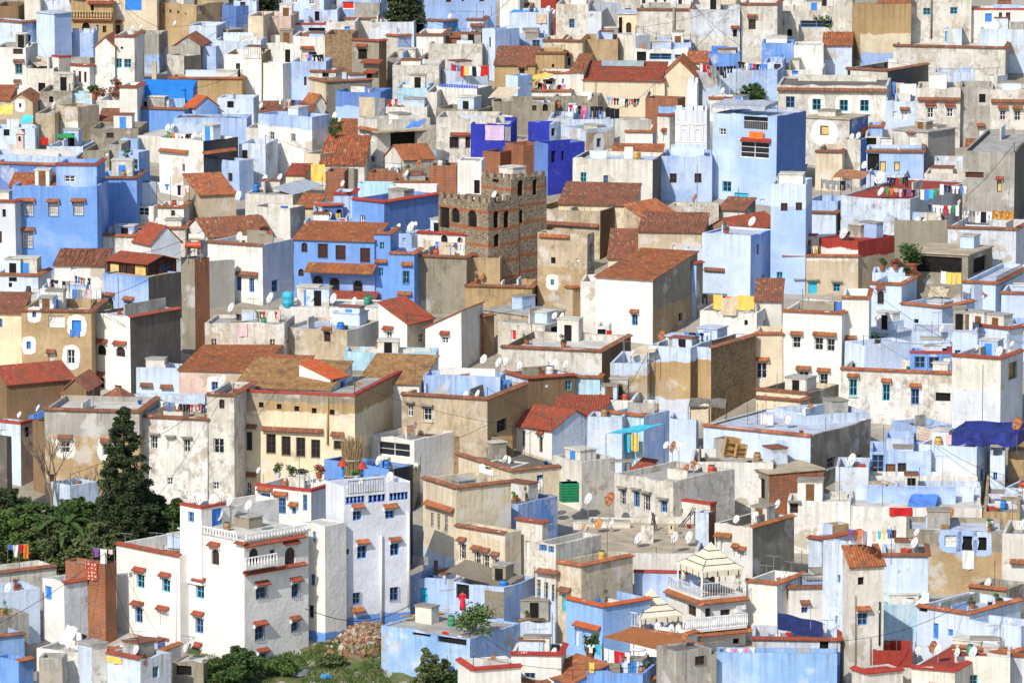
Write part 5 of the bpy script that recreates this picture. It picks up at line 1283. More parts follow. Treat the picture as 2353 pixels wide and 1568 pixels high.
H('long ochre earth wall house, patched with brick',195,838,0,1292,2060,'o2',w='315,1318,36,58bo 520,1385,150,110W 705,1425,88,105Bo 265,1603,40,70Bo 470,1725,48,75W^ 655,1710,72,135wo',a=6,d=8,cope='t',tc='d',dk='w')
OW=LAST
H('tan house with weathered brown tiles, left edge',-150,196,0,1312,1980,'y','s',a=5,d=5,rh=1.2,tc='d',w='5,1400,30,80b')
H('mud brown block with sloping tile edge, left edge',-120,178,0,1560,1900,'P',a=16,cope='t',d=5)
H('white house with crumbling tile roof over washing',500,965,0,872,1200,'W','s',a=6,d=4,rh=1.0,tc='d',rag=.2,w='680,885,50,60W')
H('lilac hut with black openings beside washing',-60,350,0,962,1230,'p',w='118,1000,75,40d 95,1050,32,42d',a=10,cope='u',d=5)
H('broad white washing terrace, cluttered flat roof',85,842,0,1212,1560,'w',a=5,d=9,ph=.2,dk='w')
WT=LAST
H('peeling cream house with white barred window',358,626,0,528,940,'w!',w='437,820,46,122W^',a=14,cope='u',d=6,tc='d')
H('brick patched house beside peeling cream wall',620,862,0,585,930,'w/o2@3',a=10,cope='u',d=5,tc='d')
H('white wall house with clothes strung before it',862,1238,0,602,900,'W',a=12,cope='u',d=6)
H('white house with smooth orange lean-to roof',1235,1388,1662,672,980,'W-','g',c2='v-',a=58,rh=1.6,tc='n')
H('white strip house with long tile edge',1190,1700,0,530,800,'w',a=4,cope='t',d=5)
p=on(BT,1790,790,.3); r0=empty('solar_water_heater',p); 
for i,(dx,dz,c_) in enumerate(((-.1,1.1,(.42,.08,.035)),(.25,1.85,(.55,.52,.46)))):
    m=MB(); m.bar((dx-.75,0,dz),(dx+.75,-.25,dz),.32,14); m.bar((dx-.78,0,dz),(dx-.75,0,dz),.34,14); m.build('tank',flat('heater_%d'%i,c_,.5),r0)
m=MB(); m.q(((-2.2,-.5,.0),(-.5,-.9,1.0),(-.3,.6,1.0),(-2.0,1.0,.0))); m.q(((-2.2,-.5,-.06),(-.5,-.9,.94),(-.3,.6,.94),(-2.0,1.0,-.06))); m.build('solar_panel',glass(),r0)
m=MB()
for a in ((-.7,-.3),(.6,-.3),(-.6,.5),(.7,.5)): m.bar((*a,-.5),(a[0]*.8,a[1]*.8,1.7),.035,5)
m.bar((-.7,-.3,.5),(.6,-.3,.6),.03,5); m.bar((-.7,-.3,.1),(.6,-.3,1.2),.03,5); m.build('stand',flat('grey_metal',(.25,.25,.26),.5),r0)
tag(r0,'solar water heater with two round tanks on the brick tower','solar heater')
drum('grey ribbed water tank behind the solar heater',1860,790,.5,1.5,(.33,.34,.35),BT)
line(430,985,640,1015,'wsksNkwskpgp',WT,z=2.4); line(690,960,830,985,'NsbsrsGswsks',WT,z=2.4); line(440,1065,930,1085,'rswstswtwtbtgttsPtwtwt',WT,z=1.6)
line(750,632,990,665,'PswsvsosotksptPs','peeling cream house with white barred window' if 0 else 'white wall house with clothes strung before it',z=.5,scale=1.1); line(1050,660,1240,740,'wswsgkwpgsks','white wall house with clothes strung before it',z=.3)
line(1440,100,1740,135,'wswtbswswsktPtws','small white annex with caged window',z=2.5)
dish('305,1045,95o','lilac hut with black openings beside washing'); dish('255,825,50','vivid blue house with curtained balcony windows'); dish('2190,225,90','tan mud house with wide tile roof'); dish('440,1345,110','long ochre earth wall house')
ant('1750,50,220p','tan mud house with wide tile roof')
canopy('pale blue sheet awning on the cluttered white terrace',330,1190,520,1200,2.5,.8,'w',WT,poles=False,z=.3)
canopy('blue sun shade over the ochre wall balcony',530,1310,605,1290,1.,.3,'b',OW,poles=False,z=.2)
plant('green bush at the end of the penthouse terrace',868,1300,.8,1.2,'m',PH,n=260,pot=False,name='bush')
plant('small pot plant by the arched door',1020,1300,.6,.8,'l',PH,n=120)
rail(0,OW,'L',860,1430,861,1431,.1,(.3,.3,.3)) if 0 else None
line(1290,1745,1645,1820,'wtwtptwtptwt',PH,z=-4.6,poles=False)
hang('blue blanket folded over the ochre wall window',640,1458,732,1520,'b','L',OW,name='blanket',cat='blanket')
H('white blue yard wall below the penthouse',1185,1650,0,1815,2060,'p-',a=8,d=3,dk='p')
cornice(LAST,'L',1280,1978,1395,1990,out=.4,tc='d'); cornice(LAST,'L',1465,1995,1580,2005,out=.4,tc='d')
H('tan plaster house with big rust roof, peeling mortar patch',1645,2353,2960,1850,2110,'P','g',c2='o2',a=12,d=7,rh=1.35,tc='m',w='1975,1975,60,80bo')
T(1,1)
H('blue house with brown roller shutters, arched barred windows',350,1090,0,652,1330,'b-','s',w='617,735,88,132nG 780,750,88,132nG 1005,775,88,132nG 447,705,56,92a 415,935,50,70a 570,1030,88,135aG 723,1050,88,135aG 937,1075,84,132aG',a=14,d=5,rh=1.05,tc='t')
BH=LAST
cornice(BH,'L',440,905,1075,975,out=1.5,up=.75); cornice(BH,'L',350,1165,1085,1255,out=1.9,up=.9,tc='n')
H('blue flat part beside roller shutters',1085,1236,0,578,1330,'b-',w='1160,690,42,68c 1150,930,40,78c',a=8,d=5,cope='u',dk='p')
cornice(LAST,'L',1085,845,1200,850,out=.4)
H('lower blue wing with turquoise barred window',1226,1453,0,762,1360,'b-',w='1378,980,58,120cG',a=10,d=4,cope='u',dk='p')
cornice(LAST,'L',1325,868,1430,875,out=.4); cornice(LAST,'L',1290,1140,1425,1148,out=.4)
H('bluish roof room with dishes',1240,1432,1655,592,1050,'l-',c2='p',a=40,w='1365,640,30,45w 1580,620,60,80b',dk='p',ph=.1)
H('large plain blue house with red tile rim',885,1178,1676,288,940,'b-',c2='B-',a=40,cope='t',ck='r',dk='p')
H('blue back wall with red tile rim',715,892,0,212,760,'l-',a=6,cope='t',ck='r',d=4)
H('blue arcade pavilion with orange tile edge',525,607,800,320,800,'p-',c2='B-',a=66,w='640,410,55,105i 695,412,55,105i 762,405,55,105i 555,355,34,60i',cope='t',tc='o')
H('sky blue base under arcade pavilion',440,885,0,468,860,'l-',a=5,d=3)
H('stone kasbah with crenels and arched openings',1680,2136,2420,300,1290,'s',c2='s',w='1835,410,78,135i 1990,440,82,155i 1735,430,90,190d 2210,450,52,155i 2305,445,52,160i 2215,640,52,120i',a=46,cope='C',dk='z' if 0 else 'o')
H('white arcade under the kasbah, red tile rim',1490,1995,0,592,1235,'W',w='1735,625,62,70i 1880,640,52,60i',a=26,d=4,cope='u',ck='r',dk='p')
H('lavender wall right of white arcade',1993,2178,0,605,1240,'v',a=10,d=4)
H('higher stone kasbah tower, crenelled top',2070,2346,2672,85,1230,'s',c2='s',w='2433,155,55,155i 2565,150,45,150i 2431,420,52,125i 2200,60,60,100d',a=46,cope='C',dk='o')
H('white room inside kasbah terrace',1845,2066,0,-90,1000,'W-',a=6,d=3,w='2025,150,52,125d',dk='g',ph=.1)
H('mottled brown wall house with roof laundry',1455,1932,0,798,1330,'z!',a=13,d=7,cope='u',tc='d',dk='w',ph=.3)
MW=LAST
H('brown brick return wall with tile ledge',1930,2240,0,805,1300,'o2',a=7,d=5,dk='w')
H('earth coloured lower wall with long tile ledge',1920,2536,2596,1070,1380,'o!',c2='m',a=8,d=6,cope='t',tc='d',dk='o')
H('white house with dark arch gable, left twin',1128,1388,1630,1408,1800,'W-','S',c2='c',a=32,rh=1.75,tc='n',w='1185,1335,72,88k 1220,1525,56,100w^ 1383,1540,40,80w 1520,1540,50,90w')
H('white house with mirrored gable, right twin',1558,1890,2090,1462,1850,'W-','n',c2='w',a=20,rh=1.75,tc='n',w='1823,1425,72,88k 1740,1555,62,60w^')
H('beige stained house with pale blue roof yard',260,838,1128,1468,1840,'t!',c2='w',w='655,1525,60,95k^',a=22,dk='p',ph=.3)
BY=LAST
H('long cream terrace house with row of dishes',212,1132,0,1268,1560,'W',a=9,d=6,ph=.12,dk='w')
LT=LAST
H('grey stained house with striped clothes',-470,262,0,1408,1830,'w!',a=7,d=6,dk='g',ph=.3)
H('white house left of blue base',-30,315,452,348,780,'w',c2='g!',a=30,dk='w')
H('grey roofed low white house',-100,337,0,222,600,'w',a=8,d=6,dk='g',ph=.1)
H('small tile shed near metal sheet roof',365,562,0,342,660,'c','s',a=10,d=4,rh=.9)
H('ochre house under yellow cloth',275,448,512,40,330,'y','s',a=14,rh=.8,tc='n')
H('red brick roof room, upper left of pair',640,812,0,12,380,'r',a=5,d=4)
H('thick concrete pillar block',848,900,936,-12,460,'z',a=40)
H('long red brick wall, topmost',1030,1342,0,22,340,'r',a=6,d=4)
H('tan rubble wall next to brick',1345,1602,0,-20,360,'z!',a=5,d=4)
H('red brick parapet in the middle',1250,1592,0,95,470,'r',a=5,d=3)
H('tall red brick wall beside kasbah',1600,1845,0,-45,560,'r',a=5,d=3)
H('turquoise panelled roof wall',930,1246,0,122,600,'q-',a=5,d=2)
H('white lattice roof wall',1240,1662,0,140,640,'W-',w='1280,185,60,50e 1370,190,60,50e',a=5,d=2)
hang('big yellow cloth hanging from the brick room',505,-60,635,100,'y','L','ochre house under yellow cloth',name='cloth')
canopy('tilted grey metal sheet roof',335,225,640,140,3,.5,'g','grey roofed low white house',z=.5,mat=flat('grey_sheet',(.36,.38,.42),.5,.15),name='sheet_roof',cat='sheet roof',sag=.03)
line(1545,635,2020,650,'tstswsbslstststsvswswscswsbs',MW,z=1.4,scale=.9); line(1630,680,1830,700,'tttttt',MW,z=.9,scale=.8); line(2165,655,2250,655,'ptpt','brown brick return wall with tile ledge',z=1.4,scale=.8)
crate('wooden bench box on the brown wall roof',1890,725,1.7,.6,.6,(.24,.11,.045),MW,name='wooden_chest',cat='chest')
dish('1305,515,70 1420,515,105','bluish roof room with dishes'); dish('310,1145,75 405,1150,80 510,1165,70 595,1120,50 708,1172,100 900,1195,75',LT); dish('125,1165,110','grey stained house with striped clothes'); dish('80,70,70','grey roofed low white house'); dish('795,115,60','white house left of blue base'); dish('695,1385,60',BY); dish('1990,720,65','brown brick return wall with tile ledge'); dish('2240,820,70','earth coloured lower wall with long tile ledge')
ant('270,1100,1400p 265,1010,1190y',LT); ant('610,60,240p','grey roofed low white house')
line(0,1285,225,1290,'GsrsnstswswsrsPs','grey stained house with striped clothes',z=1.5); 
hut(BY,870,1400,2.6,2.2,1.1,'p-',top='p')
drum('turquoise plastic water barrel on the dish terrace',295,1320,.55,1.5,(.05,.40,.55),LT)
ant('1735,-180,170p','white room inside kasbah terrace')
hang('striped pink towels over the stained wall',-165,1400,-80,1520,'P','L','grey stained house with striped clothes',name='towel',cat='laundry')
line(-180,1310,-10,1315,'ksnswsbsksws','grey stained house with striped clothes',z=.6)
H('brick corner porch right of twin gables',1962,2100,2190,1335,1720,'r',c2='m',a=40,cope='t',tc='d',w='2005,1470,35,60y')
hang('yellow towel drying in the blue arcade',735,390,775,475,'y','R','blue arcade pavilion with orange tile edge',name='towel',cat='laundry')
T(2,1)
H('grey tan house with bare parapet',185,807,1030,375,820,'t!',c2='m',a=24,dk='g',ph=.6)
cornice(LAST,'L',205,500,785,515,tc='d',out=.4)
H('long rust tiled barn on cream wall',425,1108,0,322,740,'y','s',a=9,d=6,rh=1.4,tc='d')
H('slim brick and plaster tower house',235,692,758,590,1370,'t!/o2@5',w='380,825,42,58d 605,820,28,28W 372,1025,32,52co 727,750,24,165d 240,1080,20,30d',a=20,dk='w',ph=1.)
ST=LAST; cornice(ST,'L',243,612,522,622,out=.3)
H('pale blue slip between tower and kasbah',60,184,0,565,1120,'p',a=30,cope='t',d=4)
H('grey wall with broad rust slope',1030,1217,1510,452,860,'t!','S',a=34,rh=1.3,tc='t')
H('tan earth house with ragged rust roof',1160,1760,1785,568,1010,'t','s',c2='z',a=8,d=5,rh=1.25,tc='d',rag=.12,w='1487,705,22,42W 1215,705,14,10d 1430,715,14,10d')
H('rust tiled lower wing beside tan earth house',882,1156,0,808,980,'y','s',a=5,d=5,rh=2.2,tc='d')
H('big white house with brown plastered side, speckled tile roof',768,1294,1705,1008,1600,'W-','s',c2='z/o2@3.4',w='1128,1370,55,105b^ 1550,1345,38,75d',a=24,rh=1.3,tc='t')
BWB=LAST
H('blue roof room with small window above brown side',1590,1694,1754,850,1360,'b-',c2='z',a=30,cope='u',tc='n',w='1637,895,36,54w')
H('white strip beside speckled tile roof',632,772,0,1020,1500,'W',a=6,d=5)
H('smooth pale blue cube with deep blue side',1745,2192,2420,600,1200,'p-',c2='b-',a=26,w='2260,720,28,95d 2310,1000,28,95d',dk='p',ph=.2)
cornice(LAST,'L',1755,915,1945,935,out=.3,tc='d')
H('pale stepped wall left of blue cube',1580,1917,0,720,1060,'p-',a=12,d=4)
H('rubble gable under rust roof',1785,2082,2460,560,950,'S','h',a=36,rh=1.1,tc='t')
H('dirty white curved wall',1465,1897,0,328,700,'w!',a=4,d=3)
H('small rust roofed shelter above rubble gable',1895,2140,2240,368,700,'w!','s',c2='z!',a=24,rh=.9,tc='d')
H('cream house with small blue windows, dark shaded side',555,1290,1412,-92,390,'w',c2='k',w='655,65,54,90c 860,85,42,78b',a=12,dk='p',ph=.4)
H('house under flat grey concrete roof',-270,172,485,1335,1660,'t!',a=42,dk='g',cope='e',ph=.06,w='30,1395,120,60d')
H('low white house with red blind, satellite pair on grey roof',-130,302,655,1425,1760,'w!',a=32,dk='g',ph=.06,w='395,1490,72,120d 15,1510,46,95r 120,1530,40,60d')
LR=LAST
H('white terrace house hung with yellow blankets',1725,2248,2440,1310,1650,'W',w='2150,1395,32,52i 2330,1420,60,110d',a=16,dk='w',ph=.6)
YB=LAST
H('low rust roof behind yellow blankets',2235,2480,0,1200,1560,'w','s',a=5,d=5,rh=1.4,tc='d')
H('brick shed with sagging tile corner beside white strip',490,560,640,1075,1450,'t',c2='o2',a=50,cope='t')
line(1745,1125,2230,1150,'kpnsrsksottttytGsyt',YB,z=1.6,scale=1.1); hang('large orange tan blanket in the middle of the line',1925,1165,2062,1330,'t','L',YB,name='blanket',cat='blanket',out=.3); hang('folded yellow blanket left of the orange tan one',1850,1135,1935,1275,'y','L',YB,name='blanket',cat='blanket',out=.25); hang('folded yellow blanket right of the orange tan one',2070,1140,2190,1285,'y','L',YB,name='blanket',cat='blanket',out=.25)
dish('1965,1075,110','smooth pale blue cube with deep blue side'); dish('45,1350,95','house under flat grey concrete roof'); dish('390,1330,70 455,1335,75',LR); dish('2205,465,95 1980,510,60','rubble gable under rust roof'); dish('1375,1510,100r','ochre round tower')
ant('1700,-60,430p','dirty white curved wall'); ant('2080,150,520p','rubble gable under rust roof'); ant('680,930,1000y',ST); ant('835,1270,1420y',BWB)
hang('red cloth hanging by the white house doorway',868,1465,918,1540,'r','L',LR,name='cloth',out=.1) if 0 else None
H('white patio hut with grey doorway',775,895,0,1430,1700,'W-',w='825,1500,75,90d',a=5,d=3)
hang('bright red cloth beside the grey doorway',868,1465,918,1540,'r','L','white patio hut with grey doorway',name='cloth',out=.3)
plant('leafy green shrub on the white house roof',530,1545,1.5,1.2,'l',LR,n=300,pot=False,name='shrub')
line(650,1480,870,1500,'wsbsws',LR,z=1.2); line(1590,1475,1830,1480,'bsNsksbskswsws','taller ochre tower, lime washed rim and foot',z=1.6)
hut('taller ochre tower, lime washed rim and foot',1560,1500,2.5,1.6,1.3,'p',top='p'); hut('rubble side house joined to ochre tower',1850,1520,2.,2.,1.2,'p-',top='p',door='b')
T(3,1)
H('tall pale blue house with two square windows',28,350,0,128,1140,'p-/l@8.5',w='150,335,62,74k 285,330,58,74k 107,975,54,92c',a=9,d=6,dk='p')
H('pale blue stair wall with grey jeans line',345,642,0,285,760,'l',a=20,d=5,dk='p')
H('light blue lower house with tile step',345,626,672,388,800,'p',c2='z',a=14,cope='u',tc='d',d=4)
H('big blank lilac house with crowded roof laundry',668,1306,1852,262,860,'p!',c2='v',a=24,dk='r',ph=.15)
LA=LAST
H('olive plastered wall with four dishes',1163,1652,0,455,900,'z-',a=4,d=4,dk='z' if 0 else 'o')
OLV=LAST
H('whitish house with brown tile edge, painted cloth above',1655,2282,2440,540,1010,'v',a=18,cope='u',tc='d',dk='w')
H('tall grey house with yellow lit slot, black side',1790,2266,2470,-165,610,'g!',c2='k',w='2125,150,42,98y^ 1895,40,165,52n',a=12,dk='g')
H('cream house with green shutter and tile edge',138,832,0,785,1150,'w/t@3.4',w='290,1065,65,110k_ 412,1072,78,112C_ 632,1072,62,75c_',a=6,d=6,cope='u',dk='r',ph=.2)
H('white house with red scalloped top',475,833,1168,652,1140,'R/W@4.4-',c2='R/t@3.6-',w='698,808,22,22d',a=42,dk='r',ph=.1)
H('pale blue house with arched window under tile awning',935,1228,0,1045,1560,'p-',w='1035,1165,54,115aG^ 1040,1412,65,55b^',a=18,cope='u',tc='t',dk='p',d=6)
H('pale blue terraced house with lattice panels',1222,1602,1900,1255,1660,'p-',a=38,cope='t',ph=1.0,dk='p',w='1680,1185,90,80y')
TL=LAST
H('concrete roofed laundry room, yellow clothes',1290,1842,2062,778,1220,'z',w='1545,860,460,150d 1950,860,150,140d',a=24,dk='o',cope='e',ph=.05)
YC=LAST
H('pale terrace wall with flower pots',960,1262,0,940,1300,'p-',a=6,d=4,dk='p',ph=.6)
H('pale blue right terrace with iron rail',1790,2092,2440,1035,1470,'p-',a=20,cope='t',dk='p',ph=.4)
RT=LAST
H('pale blue corner with arched porch',1860,1895,2090,1060,1480,'p-',a=50,w='2020,1200,85,75i^',dk='p')
H('pale blue house with long tile edge, right edge',2145,2500,0,1130,1560,'p-',a=10,cope='u',d=6,dk='p')
H('lavender wall with thick slanted tile ledge',1755,2207,0,1452,1800,'p-',a=42,cope='t',d=3,tc='n')
H('bluish lower house at the right edge',2205,2500,0,1425,1760,'l',a=10,d=5,dk='p')
H('smooth blue house with covered porch',835,1113,1328,1500,1860,'p-',c2='p-',w='985,1550,210,70d',a=44,dk='p',ph=.05,cope='e')
chimney(LAST,1125,1440,.9,1.1,'p-')
H('pale blue low house with tiled lower edge',1318,1925,0,1492,1900,'p-',a=6,cope='',d=6,dk='p',ph=.1)
canopy('cream retractable awning over the pale blue terrace',1472,1130,1645,1135,2.4,.35,'t',TL,poles=False,valance=.25,z=1.6)
line(1445,768,1805,790,'ytptytwpNtytytytyt',YC,z=.4,poles=False,scale=1.15); line(1590,920,1780,935,'whyhyhyh',TL,z=3.,scale=.8,poles=True)
plant('large bushy bamboo plant on the pale terrace',1315,955,2.,2.6,'m','pale terrace wall with flower pots',n=900,pot=True)
for i,(x,y,k) in enumerate(((1050,920,'m'),(1170,910,'f'),(1275,1000,'d'),(1360,1025,'f'))): plant(('green trailing plant at the left of the flower terrace','reddish flowers in a pot on the pale terrace','dark pot plant by the terrace stairs','small red flower pot beside the stairs')[i],x,y,.9,1.1,k,'pale terrace wall with flower pots',n=200)
rail(0,'pale blue right terrace with iron rail','R',2100,1020,2340,1000,1.,(.05,.05,.06))
dish('1028,60,130 1035,190,90',LA); dish('1370,455,85 1435,470,65 1575,455,60 1475,650,70',OLV); dish('695,570,110 735,590,75d','white house with red scalloped top'); dish('1810,410,65 1755,290,50','whitish house with brown tile edge'); dish('520,1030,80 650,1080,90','cream house with green shutter and tile edge'); dish('1595,1450,75','smooth blue house with covered porch')
line(1075,150,1560,165,'GsostkslsksvsksgswtbtctGs',LA,z=1.6); line(1580,120,1830,140,'wtNskswswsbsws',LA,z=1.8); line(1090,60,1290,50,'NpkpksrsGskskp',LA,z=2.6,poles=False); line(1470,305,1760,315,'NswswtwsrpwsGswt','olive plastered wall with four dishes',z=2.3); line(1800,360,2060,375,'wsgpwtktwp','whitish house with brown tile edge',z=1.8); line(250,680,460,690,'kpnsbsgswpyp','cream house with green shutter and tile edge',z=1.0,scale=.8); line(490,75,770,90,'gpgpgpkpgp','pale blue stair wall with grey jeans line',z=2.)
hang('painted brown and yellow cloth hung under the beam',2060,365,2260,455,'o','L','whitish house with brown tile edge',name='cloth',out=.4,pattern=flat('painted_cloth',(.40,.20,.05),.9,.6,0,3.))
canopy('chequered rust mat roof above the grey jeans',590,60,865,85,3.,.5,'n','pale blue stair wall with grey jeans line',mat=flat('rust_mat',(.34,.16,.08),.9,.4,0,5.),name='mat_roof',cat='mat roof',z=2.5)
ant('200,575,740y 440,640,740p','cream house with green shutter and tile edge'); ant('1565,1290,1560y 1505,1380,1560p','smooth blue house with covered porch'); ant('1812,565,700y 2130,720,800y',YC); ant('275,405,640p','tall pale blue house with two square windows')
line(375,1170,680,1200,'wtwtwtNtbt','white house, two storeys of grilled awning windows',z=1.2,scale=1.1); line(2240,1430,2350,1435,'nsGsNs','bluish lower house at the right edge',z=1.5)
canopy('blue tarp over the pale right edge roof',2240,1380,2400,1370,2,.5,'b','pale blue house with long tile edge',valance=.3,z=1.5) if 0 else None
T(0,0)
H('pale blue house at upper left, tile rim',-100,200,342,208,680,'p',c2='l',w='265,355,42,62d',a=40,cope='t',tc='d')
H('tall pale blue block with one lip',332,498,656,130,700,'p-',c2='l-',a=45,cope='e',dk='p',d=7)
H('dark brown hut, top left corner',-60,166,0,60,320,'m',a=5)
H('pale top row house with red awning',360,770,0,-45,300,'p',w='690,65,70,65k^ 500,20,30,50W',a=4)
H('small whitewashed house between hut and red awning',225,372,0,-20,320,'w',a=5)
H('ochre villa with balustrade and keyhole arch',652,1035,0,15,460,'o',w='848,85,28,85i 790,270,70,120i 960,270,34,62k 895,262,20,62k',a=6)
VL=LAST; cornice(VL,'L',800,35,1030,45,out=.5,tc='n'); cornice(VL,'L',655,180,1025,205,out=.4,tc='n'); rail(0,VL,'L',655,165,1020,190,.9,(.50,.36,.18),out=.3,bal=True,name='balustrade')
H('pale crenelled wall below ochre villa',655,856,0,305,640,'l',a=6,d=3,cope='C')
H('cream house with blue balcony recess',1040,1440,0,-60,430,'c',w='1085,65,52,62W 1225,45,150,110B 1075,275,60,85k^ 1225,110,150,60b',a=4,cope='')
H('bright blue strip wall at the top',1310,1665,0,-10,360,'B',a=3,d=3)
H('brown brick house with dark slits, blue balcony',1438,1802,2052,45,460,'o2',w='1500,110,18,28d 1565,108,22,32d 1635,115,20,26d 1815,100,52,62W_ 1705,130,14,16d',a=40)
H('white blue house at the top, dark alley beside',2150,2360,0,10,420,'p',c2='v',w='2235,40,50,70k',a=8)
H('blue shade wall in the alley',2040,2165,0,60,440,'B',a=50,d=3)
H('white house with two turquoise windows',1050,1232,0,335,940,'W',w='1085,583,66,86c 1172,585,66,82c 1118,443,22,22d',a=5,cope='u',tc='d',d=7)
H('white gable joined to turquoise windows',872,1052,0,430,945,'W','h',w='938,675,14,44d',a=5,rh=1.0,d=6,tc='d')
H('grey stained wall beside white gable',1228,1462,0,328,680,'g!/l@2.2',a=6,d=6,dk='g')
H('grey mouldy gable house',1605,1842,0,420,740,'g!','h',a=6,rh=1.0,d=6,tc='d',c2='k')
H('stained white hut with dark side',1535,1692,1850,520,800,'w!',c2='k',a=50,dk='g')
H('small domed white room',1310,1450,0,455,640,'W',a=20,d=3)
H('pale blue terraces in the upper middle',1735,1985,0,240,620,'p',a=10,d=5)
H('light blue wall under mouldy gable',1850,1985,0,430,720,'l',a=10,d=4)
H('cream roof hut with black slot',1935,2098,2236,280,560,'c',c2='g!',w='2005,318,48,34d',a=40,cope='e')
H('cream house at top edge of alley',2280,2420,0,150,620,'c',a=8)
H('pale blue yard walls near iron fence',1970,2400,0,375,700,'p',a=6,d=5)
H('white house with iron railed roof and tiled shed',2060,2400,0,505,930,'W-',c2='o',w='2185,650,40,130k',a=6,dk='w')
rail(0,LAST,'L',2240,545,2400,545,1.4,(.05,.05,.06))
H('white house with arched turquoise window',-60,236,0,440,880,'W',w='173,635,62,90cG^ 165,470,90,60k 160,800,30,50c^',a=6,cope='',tc='d')
H('pale house with blue rim behind cream shade cloth',215,492,0,632,930,'w',a=8,d=5)
H('blank grey white cube above tile edge',480,542,656,530,900,'W',c2='g-',a=60,cope='r')
H('white tower with three slim brown windows',645,822,892,605,960,'W',w='683,700,24,98k 733,705,24,98k 783,710,24,98k',a=26,cope='t')
H('grey parapet box on white tower',655,825,886,535,930,'g!',a=26,d=5)
H('ochre wall house with long tile edge',1555,2225,0,722,980,'o',a=4,d=5,cope='t',dk='w')
H('bright blue terrace house, blue curtained roof',1258,1695,1790,1005,1260,'b-',w='1285,1070,14,50b 1345,1080,14,50b',a=16,cope='u',ph=.2,dk='p')
BT0=LAST
H('blue band storey under blue curtains',1262,1700,0,905,1200,'a',a=5,d=4,w='1320,960,60,50d 1400,965,60,50d 1540,970,80,50d',dk='p')
canopy('bright blue curtained roof tent with a green top',1266,800,1775,805,3.,.5,'b','blue band storey under blue curtains',valance=1.45,z=2.0,mat=flat('azure_tarp',(.02,.20,.62),.7,.12),sag=.06)
H('white wall strip with washing niche',1100,1260,0,800,1280,'W',w='1213,1075,32,62W',a=6,cope='t',d=5)
H('blue gable with orange tiles',1708,1795,2000,985,1240,'l','g',c2='b-',a=58,rh=1.0,tc='o')
H('tan gable house at the far left',85,302,0,940,1160,'t','h',w='187,968,20,42do',a=5,rh=.9,d=6,tc='d')
H('rust roof wing at the far left edge',-200,85,0,920,1100,'t','s',a=5,d=5,rh=1.1)
H('olive grey wall house at left',362,662,0,845,1090,'z',a=4,dk='g',w='470,915,40,60i')
H('turquoise awning strip house',660,845,0,860,1080,'q',a=4,d=3)
H('planted white wall, flower boxes above',898,1102,0,925,1220,'W',a=5,cope='')
H('small rust lean-to on planted wall',910,1100,0,1108,1290,'W','s',a=4,d=3,rh=.9,tc='d')
H('tan rough block pair, left one',325,503,0,1045,1370,'t!',a=8,d=6,dk='p')
H('tan rough block with white lower wall',515,716,912,985,1360,'t!/W@2.8',c2='t!',a=40,dk='g')
H('mossy tan house with four bar window',828,1272,0,1182,1480,'z!',w='1013,1245,68,48k',a=5,dk='g')
H('white sloping roof house near shutters',1260,1482,0,1255,1500,'w',a=20,dk='w',ph=.05,d=6)
H('lilac roof wall behind dark striped tarp',1595,2268,0,1090,1430,'l',a=5,d=4,dk='p')
canopy('steep dark tarp with faded pale stripes',1640,1215,2190,1235,2.6,1.5,'k','lilac roof wall behind dark striped tarp',z=.5,mat=flat('striped_black_tarp',(.03,.035,.035),.8,.6,0,3.),poles=False)
H('white many sided house with tile band',1465,1872,2192,1300,1860,'W',c2='g',w='1690,1540,24,72d 2120,1540,26,70n',a=40,cope='',dk='g')
OC=LAST; cornice(OC,'L',1450,1385,1715,1415,out=.4); cornice(OC,'R',1880,1425,2185,1385,out=.3)
H('blue box house with turquoise window',1095,1275,1377,1400,1760,'l-',c2='b-',w='1230,1510,90,95c',a=30,dk='w')
H('azure roof hut with black door',1108,1266,0,1280,1520,'a-',w='1185,1325,32,92d',a=6,d=3)
H('deep blue low terrace house, long tile rim',-80,522,882,1515,1800,'B',a=16,cope='t',dk='p',w='470,1600,60,40d')
H('lilac yard with purple doors',-80,322,0,1180,1420,'p',w='60,1220,55,60d 210,1215,40,55n',a=5,d=4,dk='p')
H('pale jumble terrace in the left middle',430,762,0,1350,1600,'p',a=8,d=6,dk='w')
H('low tan house beside white lattice window',760,1002,0,1388,1660,'z',w='980,1380,40,110W',a=6,dk='g')
H('mottled grey wall with lattice window',990,1112,0,1330,1640,'g!',a=8,d=4)
H('light blue long terrace at left',-100,700,0,1440,1700,'l',a=4,d=6,dk='p')
dish('395,98,40','pale top row house with red awning'); dish('1290,250,55 1215,255,45','brown brick house with dark slits' if 0 else 'white house with two turquoise windows'); dish('1605,212,50','pale blue terraces in the upper middle'); dish('2230,395,70 2185,410,60r','pale blue yard walls near iron fence'); dish('490,965,70','tan rough block with white lower wall'); dish('1895,820,45 1925,820,55','ochre wall house with long tile edge'); dish('1400,1045,85','bright blue terrace house'); dish('1540,1170,70 1585,1160,60','white sloping roof house near shutters'); dish('1780,1245,75 1895,1205,95 1850,1240,60','white many sided house with tile band'); dish('940,1520,105','blue box house with turquoise window' if 0 else 'low tan house beside white lattice window'); dish('720,1110,60','tan rough block with white lower wall'); dish('2130,890,75','ochre wall house with long tile edge'); dish('245,430,60','white house with arched turquoise window'); dish('1060,1535,70','mottled grey wall with lattice window')
ant('140,240,360y','pale blue house at upper left'); ant('555,430,525p','blank grey white cube above tile edge'); ant('95,1060,1250p 345,1245,1340p 480,1200,1330p','lilac yard with purple doors'); ant('1335,1000,1100y','bright blue terrace house')
chimney('ochre wall house with long tile edge',1420,760,.5,2.4,'t',False); chimney('pale jumble terrace in the left middle' if 0 else 'light blue long terrace at left',185,1380,.8,1.7,'P')
